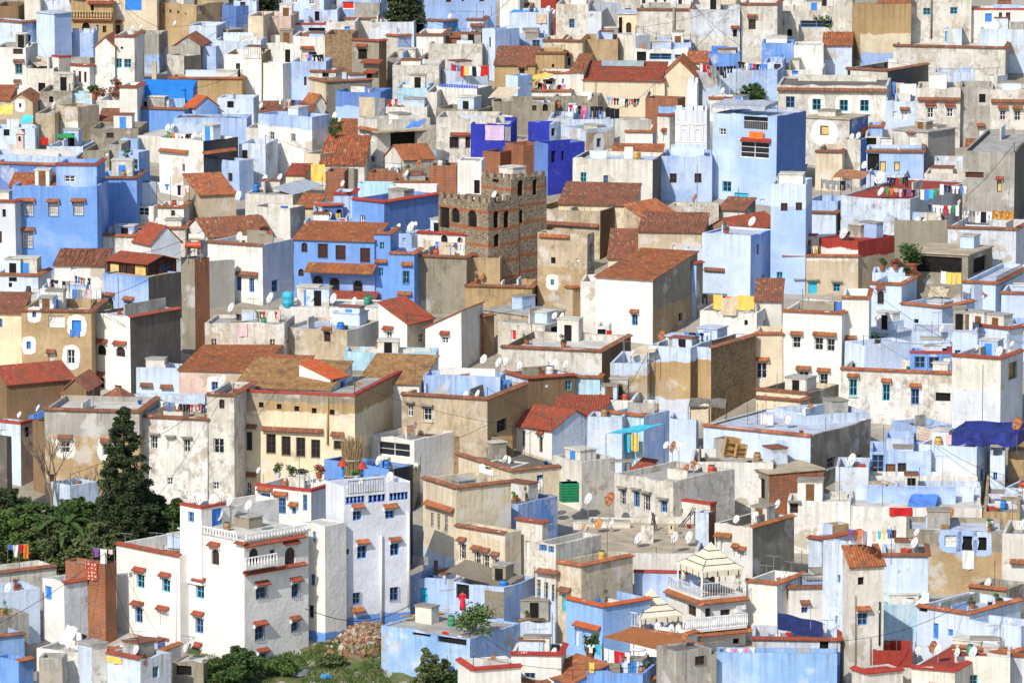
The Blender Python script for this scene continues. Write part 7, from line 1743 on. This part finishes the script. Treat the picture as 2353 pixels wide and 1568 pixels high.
# ------------------------------------------------------------------ garden on the left
crown_tree('tall dark conifer with ragged spire in front of ochre brick house',288,1292,[(.03,2.1),(.16,2.5),(.30,2.45),(.45,1.85),(.60,1.6),(.74,1.15),(.88,.85),(1.,.2)],13.0,'d',.32,34000,.14,seed=11,cl=430)
for i,(x,y,prof,H_,k,lb,n) in enumerate((
 (352,1262,[(.25,.9),(.5,2.2),(.8,1.8),(1,.5)],4.6,'d','dark leafy tree crowding the right side of the conifer',9000),
 (405,1275,[(.1,1.2),(.5,1.7),(.85,1.2),(1,.4)],4.6,'m','green tree squeezed against the penthouse wall',6000),
 (40,1290,[(.1,2.2),(.45,3.0),(.8,2.2),(1,.6)],4.6,'g','broad green tree at the left picture edge',9000),
 (112,1300,[(.05,2.0),(.4,2.5),(.8,1.9),(1,.5)],4.0,'o','olive green tree behind the roof washing',8000),
 (185,1272,[(.1,1.6),(.5,2.1),(.85,1.5),(1,.4)],4.6,'m','mid green tree between banana plant and conifer',8000),
 (225,1318,[(.05,1.5),(.45,1.9),(.85,1.4),(1,.4)],4.2,'o','low tree above the red brick shell',6000),
 (8,1230,[(.1,1.8),(.5,2.2),(.9,1.4),(1,.4)],4.0,'d','dark shaded tree under the grey concrete house',6000),
 (75,1245,[(.1,1.5),(.5,2.0),(.9,1.3),(1,.4)],3.2,'m','small green tree left of the bare tree',6000),
 (150,1225,[(.1,1.3),(.5,1.7),(.9,1.1),(1,.3)],2.8,'g','bright green shrub tree below the ochre brick house',5000))):
    crown_tree(lb,x,y,prof,H_,k,.18,n,.17,seed=20+i,cl=110)
# bare tree
p=at_h(118,1210,0); r0=empty('bare_tree',p); rr=random.Random(5); m=MB()
def branch(a,d,L,r,k):
    b=a+d*L; m.bar(a,b,r,6,0,r*.68)
    if k==0: return
    for _ in range(3 if k>2 else 2):
        q=(d+Vector((rr.uniform(-.75,.75),rr.uniform(-.5,.5),rr.uniform(-.1,.6)))).normalized(); branch(b,q,L*rr.uniform(.62,.85),r*.66,k-1)
branch(Vector((0,0,0)),Vector((.03,0,1)),2.4,.17,5)
m.build('trunk_and_limbs',flat('dry_bark',(.22,.17,.12),.9),r0); tag(r0,'leafless grey brown tree before the ochre brick house','tree')
# banana plant
p=at_h(150,1296,0); r0=empty('banana_plant',p); r0.scale=(1.3,)*3; m=MB(); m.bar((0,0,0),(.1,0,2.6),.2,8,0,.12); m.build('stem',flat('banana_stem',(.16,.17,.07),.8),r0)
for i in range(9):
    a=i*.72+.3; e=rr.uniform(.2,1.1); L=rr.uniform(2.0,2.8); f=MB(); n=9; pts=[]
    for j in range(n+1):
        t=j/n; rad_=L*t*math.cos(e*.5); z=2.5+L*(math.sin(e)*t-1.15*t*t*(1.2-e*.5)); pts.append(Vector((math.cos(a)*rad_+.1,math.sin(a)*rad_,z)))
    sd=Vector((-math.sin(a),math.cos(a),0))
    for j in range(n):
        w0,w1=.24*math.sin(math.pi*min(1,(j/n)*.95+.05))**.6,.24*math.sin(math.pi*min(.999,((j+1)/n)*.95+.05))**.6
        up=Vector((0,0,.10))
        f.q((pts[j]-sd*w0+up,pts[j],pts[j+1],pts[j+1]-sd*w1+up)); f.q((pts[j],pts[j]+sd*w0+up,pts[j+1]+sd*w1+up,pts[j+1]))
    f.build('leaf',leafmat('m'),r0)
tag(r0,'banana plant with broad drooping leaves in the left garden','banana plant')
# undergrowth
f=MB(); rr=random.Random(9)
for i in range(230):
    x=rr.uniform(-20,270); y=rr.uniform(1205,1350); p=at_h(x,y,0); leaves(f,(p.x,p.y,p.z+.4),(.9,.9,.7),26,.16,rr)
tag(f.build('garden_undergrowth',leafmat('o')),None,None,None,'stuff')
# bushes and grass at the bottom
for lb,x,y,prof,H_,k,n in (('big dark green bush before the tall white house',537,1572,[(.02,1.7),(.4,2.2),(.75,1.7),(1,.5)],3.0,'m',9000),
  ('low green bush by the base of the tall white house',650,1548,[(.02,1.0),(.5,1.2),(1,.3)],1.3,'g',3500),('small bush left of the rubble heap',765,1532,[(.02,.7),(.5,.9),(1,.2)],1.1,'o',2500),
  ('slender light green sapling before the sky blue house',985,1592,[(.1,.8),(.45,1.2),(.8,.8),(1,.2)],3.6,'o',3600),('second light green sapling, right of the slender one',1025,1588,[(.1,.7),(.45,1.0),(.8,.6),(1,.2)],2.9,'m',3000)):
    crown_tree(lb,x,y,prof,H_,k,.1,n,.13,seed=int(x),cl=70 if n>3000 else 40,name='bush' if 'bush' in lb else 'sapling')
def lump(x,y):   # height of the little mound under the rubble
    return 1.2*math.exp(-((x-846)/56)**2-((y-1478)/28)**2)
m=MB(); NX,NY=46,22
def gp(x,y,dz=0.):
    p=at_h(x,y,0.); return (p.x,p.y,p.z+.06+lump(x,y)+.12*math.sin(x*.09)*math.cos(y*.13)+dz)
for j in range(NY):
    for i in range(NX):
        x0,x1=430+i*520/NX,430+(i+1)*520/NX; y0,y1=1452+j*150/NY,1452+(j+1)*150/NY
        m.q((gp(x0,y1),gp(x1,y1),gp(x1,y0),gp(x0,y0)))
n=N('grassy_earth'); P=n.coord(); a=n.noise(P,.5,5,.65); b=n.noise(P,3,3)
n.col(n.mix(n.ramp(b,.35,.65),n.mix(n.ramp(a,.42,.58),(.055,.10,.022),(.24,.18,.10)),(.10,.12,.04))); n.bump(b,.1,.8)
tag(m.build('grassy_bank',n.m,None,True),None,None,None,'structure')
f=MB(); rr=random.Random(12)
for i in range(9000):
    x=rr.uniform(440,945); y=rr.uniform(1478,1600)
    if lump(x,y)>.55 or math.sin(x*.05+y*.02)+math.sin(x*.021-y*.06)>.9: continue
    p=Vector(gp(x,y)); a=rr.uniform(0,6.28); h=rr.uniform(.12,.34); w=.05; d=Vector((math.cos(a)*w,math.sin(a)*w,0)); t=Vector((rr.uniform(-.15,.15),rr.uniform(-.15,.15),h))
    f.q((p-d,p+d,p+t))
tag(f.build('grass',leafmat('g')),None,None,None,'stuff')
st=[MB(),MB(),MB()]
for i in range(1500):
    x=rr.gauss(846,36); y=rr.gauss(1478,15)
    if not 740<x<930 or not 1440<y<1530: continue
    p=Vector(gp(x,y,.05)); s=rr.choice((.04,.06,.08,.1,.16,.24))*rr.uniform(.8,1.2); M=Matrix.Translation(p) @ Euler((rr.uniform(0,3),rr.uniform(0,3),rr.uniform(0,3))).to_matrix().to_4x4()
    st[rr.choice((0,0,1,1,2))].box((-s,-s*.7,-s*.5),(s,s*.7,s*.5),0,M)
for q,(c,nm) in zip(st,(((.27,.12,.07),'brick_rubble'),((.26,.20,.13),'stone_rubble'),((.40,.35,.28),'plaster_rubble'))): tag(q.build(nm,flat('rubble_'+nm,c,.95,.4)),None,None,None,'stuff')
for x,y,c,lb in ((692,1545,(.20,.21,.26),'grey plastic sheet lying on the grass'),(748,1555,(.04,.30,.70),'blue plastic bag lying on the grass')):
    m=MB(); p=Vector(gp(x,y)); nn=12; 
    for k in range(nn):
        for r0_,r1_,z0,z1 in ((.0,.5,.32,.25),(.5,1.,.25,.02)):
            a0,a1=6.283*k/nn,6.283*(k+1)/nn; w=lambda a:1.1+.3*math.sin(a*3+x)
            m.q((Vector((r0_*w(a0)*math.cos(a0),r0_*w(a0)*math.sin(a0),z0)),Vector((r1_*w(a0)*math.cos(a0),r1_*w(a0)*math.sin(a0),z1)),Vector((r1_*w(a1)*math.cos(a1),r1_*w(a1)*math.sin(a1),z1)),Vector((r0_*w(a1)*math.cos(a1),r0_*w(a1)*math.sin(a1),z0))))
    o=m.build('plastic_sheet' if 'sheet' in lb else 'plastic_bag',flat('plastic_%d'%x,c,.4,.2),None,True); o.location=p; o.scale=(.55,.55,.8) if 'bag' in lb else (1.,1.,1.); tag(o,lb,'litter')

# ------------------------------------------------------------------ small clutter on the flat roofs, kept only where the camera can see it
bpy.context.view_layer.update(); dg=bpy.context.evaluated_depsgraph_get(); eye=Vector((0,0,CAMZ))
def seen(p):
    d=p-eye; L=d.length; hit,loc,*_=scn.ray_cast(dg,eye,d.normalized(),distance=L-.05)
    return not hit
def barrel(p,c,cn,r_,h_):
    r0=empty('plastic_barrel',p); m=MB(); m.lathe((0,0,0),[(r_*.9,0),(r_,.06),(r_,h_*.3),(r_*1.06,h_*.33),(r_,h_*.36),(r_,h_*.7),(r_*1.06,h_*.73),(r_,h_*.76),(r_*.85,h_)],12); m.build('body',flat('barrel_'+cn,c,.5),r0,True); k=MB(); k.lathe((0,0,h_),[(r_*.8,0),(r_*.8,.05),(.02,.06)],12); k.build('lid',flat('barrel_lid',(.05,.05,.06),.5),r0); return r0
def box_(p,c,cn,rr):
    sx,sy,sz=rr.uniform(.4,.9),rr.uniform(.35,.6),rr.uniform(.3,.7); r0=empty('crate',p,rr.uniform(0,3)); m=MB()
    for k in range(3): z=sz*k/3; m.box((-sx/2,-sy/2,z+.02),(sx/2,-sy/2+.03,z+sz/3-.03)); m.box((-sx/2,sy/2-.03,z+.02),(sx/2,sy/2,z+sz/3-.03)); m.box((-sx/2,-sy/2+.031,z+.02),(-sx/2+.03,sy/2-.031,z+sz/3-.03)); m.box((sx/2-.03,-sy/2+.031,z+.02),(sx/2,sy/2-.031,z+sz/3-.03))
    for a in (-1,1):
        for b in (-1,1): m.box((a*(sx/2-.06)-.03,b*(sy/2-.065)-.03,0),(a*(sx/2-.06)+.03,b*(sy/2-.065)+.03,sz))
    m.build('slats',flat('crate_'+cn,c,.85,.3),r0); b=MB(); b.box((-sx/2+.035,-sy/2+.035,.01),(sx/2-.035,sy/2-.035,sz*.7)); b.build('contents',flat('junk_'+cn,tuple(q*.4 for q in c),.9,.5),r0); return r0
def bucket(p,c,cn):
    r0=empty('bucket',p); m=MB(); m.lathe((0,0,0),[(.14,0),(.2,.32),(.22,.33),(.18,.31),(.12,.03)],12); m.build('body',flat('bucket_'+cn,c,.5),r0,True); k=MB()
    for i in range(8): a0,a1=math.pi*i/8,math.pi*(i+1)/8; k.bar((.21*math.cos(a0),0,.33+.16*math.sin(a0)),(.21*math.cos(a1),0,.33+.16*math.sin(a1)),.01,4)
    k.build('handle',flat('grey_metal',(.25,.25,.26),.5),r0); return r0
def plankpile(p,rr):
    r0=empty('plank_pile',p,rr.uniform(-.6,.6))
    for i in range(rr.randint(3,6)):
        m=MB(); L=rr.uniform(.7,1.5); m.box((-L,-.09,0),(L,.09,.05)); o=m.build('plank',flat(rr.choice(('plank_a','plank_b')),rr.choice(((.26,.17,.09),(.20,.16,.11))),.9,.4),r0); o.location=(rr.uniform(-.2,.2),rr.uniform(-.3,.3),.055*i); o.rotation_euler=(0,rr.uniform(-.05,.05),rr.uniform(-.35,.35))
    return r0
rr=random.Random(55); npw=0
for key,h in list(HS.items()):
    if h.L1<3.4 or h.L2<3. or h.root.parent or not h.flat or key in ('broad yellow facade with ochre top','white house with red tiled parapet at the bottom','white guest house with tiled balconies','white tiled terrace carrying the lower cream tent'): continue
    rot=Matrix.Rotation(-h.al,3,'Z'); k=rr.choice((1,1,2,2))
    for _ in range(6):
        if k<=0: break
        t=rr.random(); hp=rr.uniform(.5,1.5)
        if t<.4: a,b=sorted((rr.uniform(-h.L1+.3,-.3),rr.uniform(-h.L1+.3,-.3))); v=rr.uniform(h.L2*.3,h.L2-.5); B=((a,v,h.deck-.05),(b,v+.15,h.deck+hp)); nm='partition_wall'
        elif t<.65: u=rr.uniform(-h.L1+.5,-.5); a,b=sorted((rr.uniform(.3,h.L2-.3),rr.uniform(.3,h.L2-.3))); B=((u,a,h.deck-.05),(u+.15,b,h.deck+hp)); nm='partition_wall'
        else:
            w_,d_=rr.uniform(1.1,2.4),rr.uniform(1.,2.); 
            if w_>h.L1-1 or d_>h.L2-1: continue
            u=rr.uniform(-h.L1+.4+w_/2,-.4-w_/2); v=rr.uniform(max(.4+d_/2,h.L2*.35),h.L2-.3-d_/2) if h.L2-.3-d_/2>max(.4+d_/2,h.L2*.35) else h.L2/2; hp=rr.uniform(.7,2.0); B=((u-w_/2,v-d_/2,h.deck-.05),(u+w_/2,v+d_/2,h.deck+hp)); nm='roof_hut'
        if B[1][0]-B[0][0]<.14 or B[1][1]-B[0][1]<.14: continue
        if (B[1][0]-B[0][0])*(B[1][1]-B[0][1])<.12: continue
        mid=h.C+rot@Vector(((B[0][0]+B[1][0])/2,B[0][1],B[1][2]-.1))
        if not seen(mid): continue
        k-=1; npw+=1; m=MB(); m.box(*B); o=m.build(nm,wallmat(rr.choice(('w','W','p','g!','w!','l','z','p','w'))),h.root)
        if nm=='roof_hut':
            c=MB(); c.box((B[0][0]-.08,B[0][1]-.08,B[1][2]+.002),(B[1][0]+.08,B[1][1]+.08,B[1][2]+.1)); c.build('roof',rr.choice((deckmat('g'),deckmat('w'),deckmat('k'),tilemat('d'))),o)
            if hp>1.5: c=MB(); u=(B[0][0]+B[1][0])/2; c.box((u-.35,B[0][1]-.03,B[0][2]+.06),(u+.35,B[0][1]-.002,B[0][2]+1.55)); c.build('door',rr.choice((dark(),flat('blue_door',(.05,.22,.60),.6),flat('brown_door_wood',(.16,.075,.03),.6))),o)
        bpy.context.view_layer.update() if npw%12==0 else None
bpy.context.view_layer.update(); dg=bpy.context.evaluated_depsgraph_get()
hs_=[h for h in HS.values() if not h.root.parent]
for i in range(60):
    a=rr.choice(hs_); near=[b for b in hs_ if b is not a and 6<(b.C-a.C).length<16]
    if not near: continue
    b=rr.choice(near); p=a.C+Vector((0,.3,a.hgt+.9)); q=b.C+Vector((0,.3,b.hgt+.9))
    if not seen(p) or not seen(q): continue
    m=MB(); n_=10; sg=rr.uniform(.3,.9); pts=[p.lerp(q,j/n_)-Vector((0,0,sg*math.sin(math.pi*j/n_))) for j in range(n_+1)]
    for j in range(n_): m.bar(pts[j]-p,pts[j+1]-p,.022,4)
    for e in (p,q): m.bar(e-p-Vector((0,0,1.2)),e-p+Vector((0,0,.1)),.03,5)
    o=m.build('overhead_cable',flat('cable_black',(.03,.03,.03),.6)); o.location=p; later(o,'thin black cable strung','thin black cables strung',f'from the {a.short}',p.x/p.y,'cable','cables strung between the roofs')
CC=[((.03,.16,.50),'blue'),((.55,.54,.50),'white'),((.05,.05,.06),'black'),((.42,.07,.04),'red'),((.04,.25,.14),'green'),((.48,.30,.08),'yellow'),((.28,.17,.08),'brown')]
rr=random.Random(77); cnt=0; nd=na=0; done=set()
for key,h in list(HS.items()):
    if id(h) in done or h.L1<2.6 or h.L2<2.6 or h.root.parent or not h.flat or key=='broad yellow facade with ochre top': continue
    done.add(id(h)); rot=Matrix.Rotation(-h.al,3,'Z'); k=rr.choice((1,2,2,3,3,4))
    for _ in range(k*4):
        if k<=0 or cnt>260: break
        u=rr.uniform(-h.L1+.6,-.6); v=rr.uniform(.5,h.L2-.6); p=h.C+rot@Vector((u,v,h.deck+.005)); t=rr.random()
        if not seen(p+Vector((0,0,.45 if t<.72 else 1.3))): continue
        c,cn=rr.choice(CC); x=p.x/p.y; on_=f'on the {h.short}'; k-=1; cnt+=1
        if t<.2: later(barrel(p,c,cn,rr.uniform(.25,.36),rr.uniform(.7,1.0)),f'{cn} plastic barrel',f'{cn} plastic barrels',on_,x,'barrel','barrels on the roofs')
        elif t<.38: c,cn=rr.choice((CC[6],CC[6],CC[0],CC[3])); later(box_(p,c,cn,rr),f'{cn} slatted crate of junk',f'{cn} slatted crates of junk',on_,x,'crate','crates on the roofs')
        elif t<.50: later(bucket(p,c,cn),f'{cn} bucket with handle',f'{cn} buckets with handles',on_,x,'bucket','buckets on the roofs')
        elif t<.62: later(plankpile(p,rr),'loose pile of grey brown planks','loose piles of grey brown planks',on_,x,'planks','plank piles on the roofs')
        elif t<.72:
            r0=plant(None,0,0,rr.uniform(.5,.9),rr.uniform(.7,1.3),rr.choice('mglof'),n=120,world=p); later(r0,'small potted plant','small potted plants',on_,x,'plant','potted plants on the roofs')
        elif t<.86 and nd<70:
            nd+=1; d_=rr.uniform(.65,.95)/(p.y/F*OS)/1.05; q=rr.uniform(.7,1.4); 
            hb=q; root=empty('satellite_dish',p); D=rr.uniform(.7,1.0); nv=Vector((-.80+rr.uniform(-.15,.15),-.42+rr.uniform(-.2,.15),.42)); qq=nv.to_track_quat('Z','Y'); rusty=rr.random()<.15; mat=flat('dish_rust',(.34,.13,.05),.8,.5,0,5.) if rusty else None
            child('reflector',unit('reflector'),root,(0,0,hb),qq,D,mat); child('feed_arm',unit('feed_arm'),root,(0,0,hb),qq,D); child('mount_pole',unit('mount_pole'),root,(0,0,0),None,(1,1,hb))
            cn='rusty' if rusty else 'white'; later(root,f'{cn} satellite dish',f'{cn} satellite dishes',on_,x,'satellite dish','satellite dishes on the roofs')
        else:
            b=MB(); H_=rr.uniform(1.6,3.4)
            if rr.random()<.5: b.bar((0,0,0),(0,0,H_),.028,5); o=b.build('metal_pole',flat('rusted_pole',(.13,.11,.10),.7)); o.location=p; later(o,'thin upright metal pole','thin upright metal poles',on_,x,'pole','poles standing on the roofs')
            else:
                root=empty('tv_aerial',p,rr.uniform(-.6,.6)); b.bar((0,0,0),(0,0,H_),.022,5); b.build('mast',flat('grey_metal',(.25,.25,.26),.5),root); e=MB(); e.bar((-.65,0,H_-.05),(.65,0,H_-.05),.02,4)
                for i in range(7): e.bar((-.6+.2*i,-.28+.02*i,H_-.05),(-.6+.2*i,.28-.02*i,H_-.05),.012,4)
                e.build('aerial_rods',flat('grey_metal',(.25,.25,.26),.5),root); later(root,'thin TV aerial','thin TV aerials',on_,x,'aerial','TV aerials on the roofs')
settle()
# ------------------------------------------------------------------ ground, light, camera
def gmat():
    n = N('hillside_earth'); P = n.coord(); a = n.noise(P, .09, 5, .65); b = n.noise(P, 1.4, 4, .7)
    c = n.mix(n.ramp(a, .4, .62), (.30,.26,.20), (.42,.39,.34)); c = n.mix(n.ramp(b, .45, .75, 0, .6), c, (.20,.165,.12))
    n.col(c); n.bump(b, .15, .7); return n.m
m = MB(); X = [-420+40*i for i in range(22)]; Y = [120, 250, 330, 370, 400, 430, 470, 520, 580, 650, 750, 900, 1100, 1400]
for j in range(len(Y)-1):
    for i in range(len(X)-1):
        m.q([(X[i],Y[j],ground(Y[j])), (X[i+1],Y[j],ground(Y[j])), (X[i+1],Y[j+1],ground(Y[j+1])), (X[i],Y[j+1],ground(Y[j+1]))])
tag(m.build('hillside_ground', gmat()), None, None, None, 'structure')
w = bpy.data.worlds.new('World'); scn.world = w; w.use_nodes = True; nt = w.node_tree; nt.nodes.clear()
sky = nt.nodes.new('ShaderNodeTexSky'); sky.sky_type = 'NISHITA'; sky.sun_disc = False
AZ, EL = R(SUN_AZ), R(SUN_EL)          # azimuth to the left of the view axis, behind the camera
S = Vector((-math.sin(AZ)*math.cos(EL), -math.cos(AZ)*math.cos(EL), math.sin(EL)))
sky.sun_elevation = EL; sky.sun_rotation = math.atan2(S.x, S.y)
bg = nt.nodes.new('ShaderNodeBackground'); bg.inputs[1].default_value = .15; wo = nt.nodes.new('ShaderNodeOutputWorld')
nt.links.new(sky.outputs[0], bg.inputs[0]); nt.links.new(bg.outputs[0], wo.inputs[0])
ld = bpy.data.lights.new('sun', 'SUN'); ld.energy = 4.0; ld.angle = R(.5); ld.color = (1, .95, .87)
lo = bpy.data.objects.new('sun', ld); col.objects.link(lo); lo.rotation_euler = S.to_track_quat('Z', 'Y').to_euler(); lo.location = (-100, 200, 250)
cd = bpy.data.cameras.new('camera'); cd.sensor_fit = 'HORIZONTAL'; cd.angle = 2*math.atan(1176/F); cd.clip_start = 1; cd.clip_end = 4000
co = bpy.data.objects.new('camera', cd); col.objects.link(co); co.location = (0, 0, CAMZ); co.rotation_euler = (math.pi/2+PITCH, 0, 0); scn.camera = co
vs = scn.view_settings; vs.view_transform = 'Standard'; vs.look = 'None'; vs.exposure = EXPO; vs.gamma = 1
scn.cycles.max_bounces = 5; scn.cycles.diffuse_bounces = 3; scn.cycles.glossy_bounces = 2
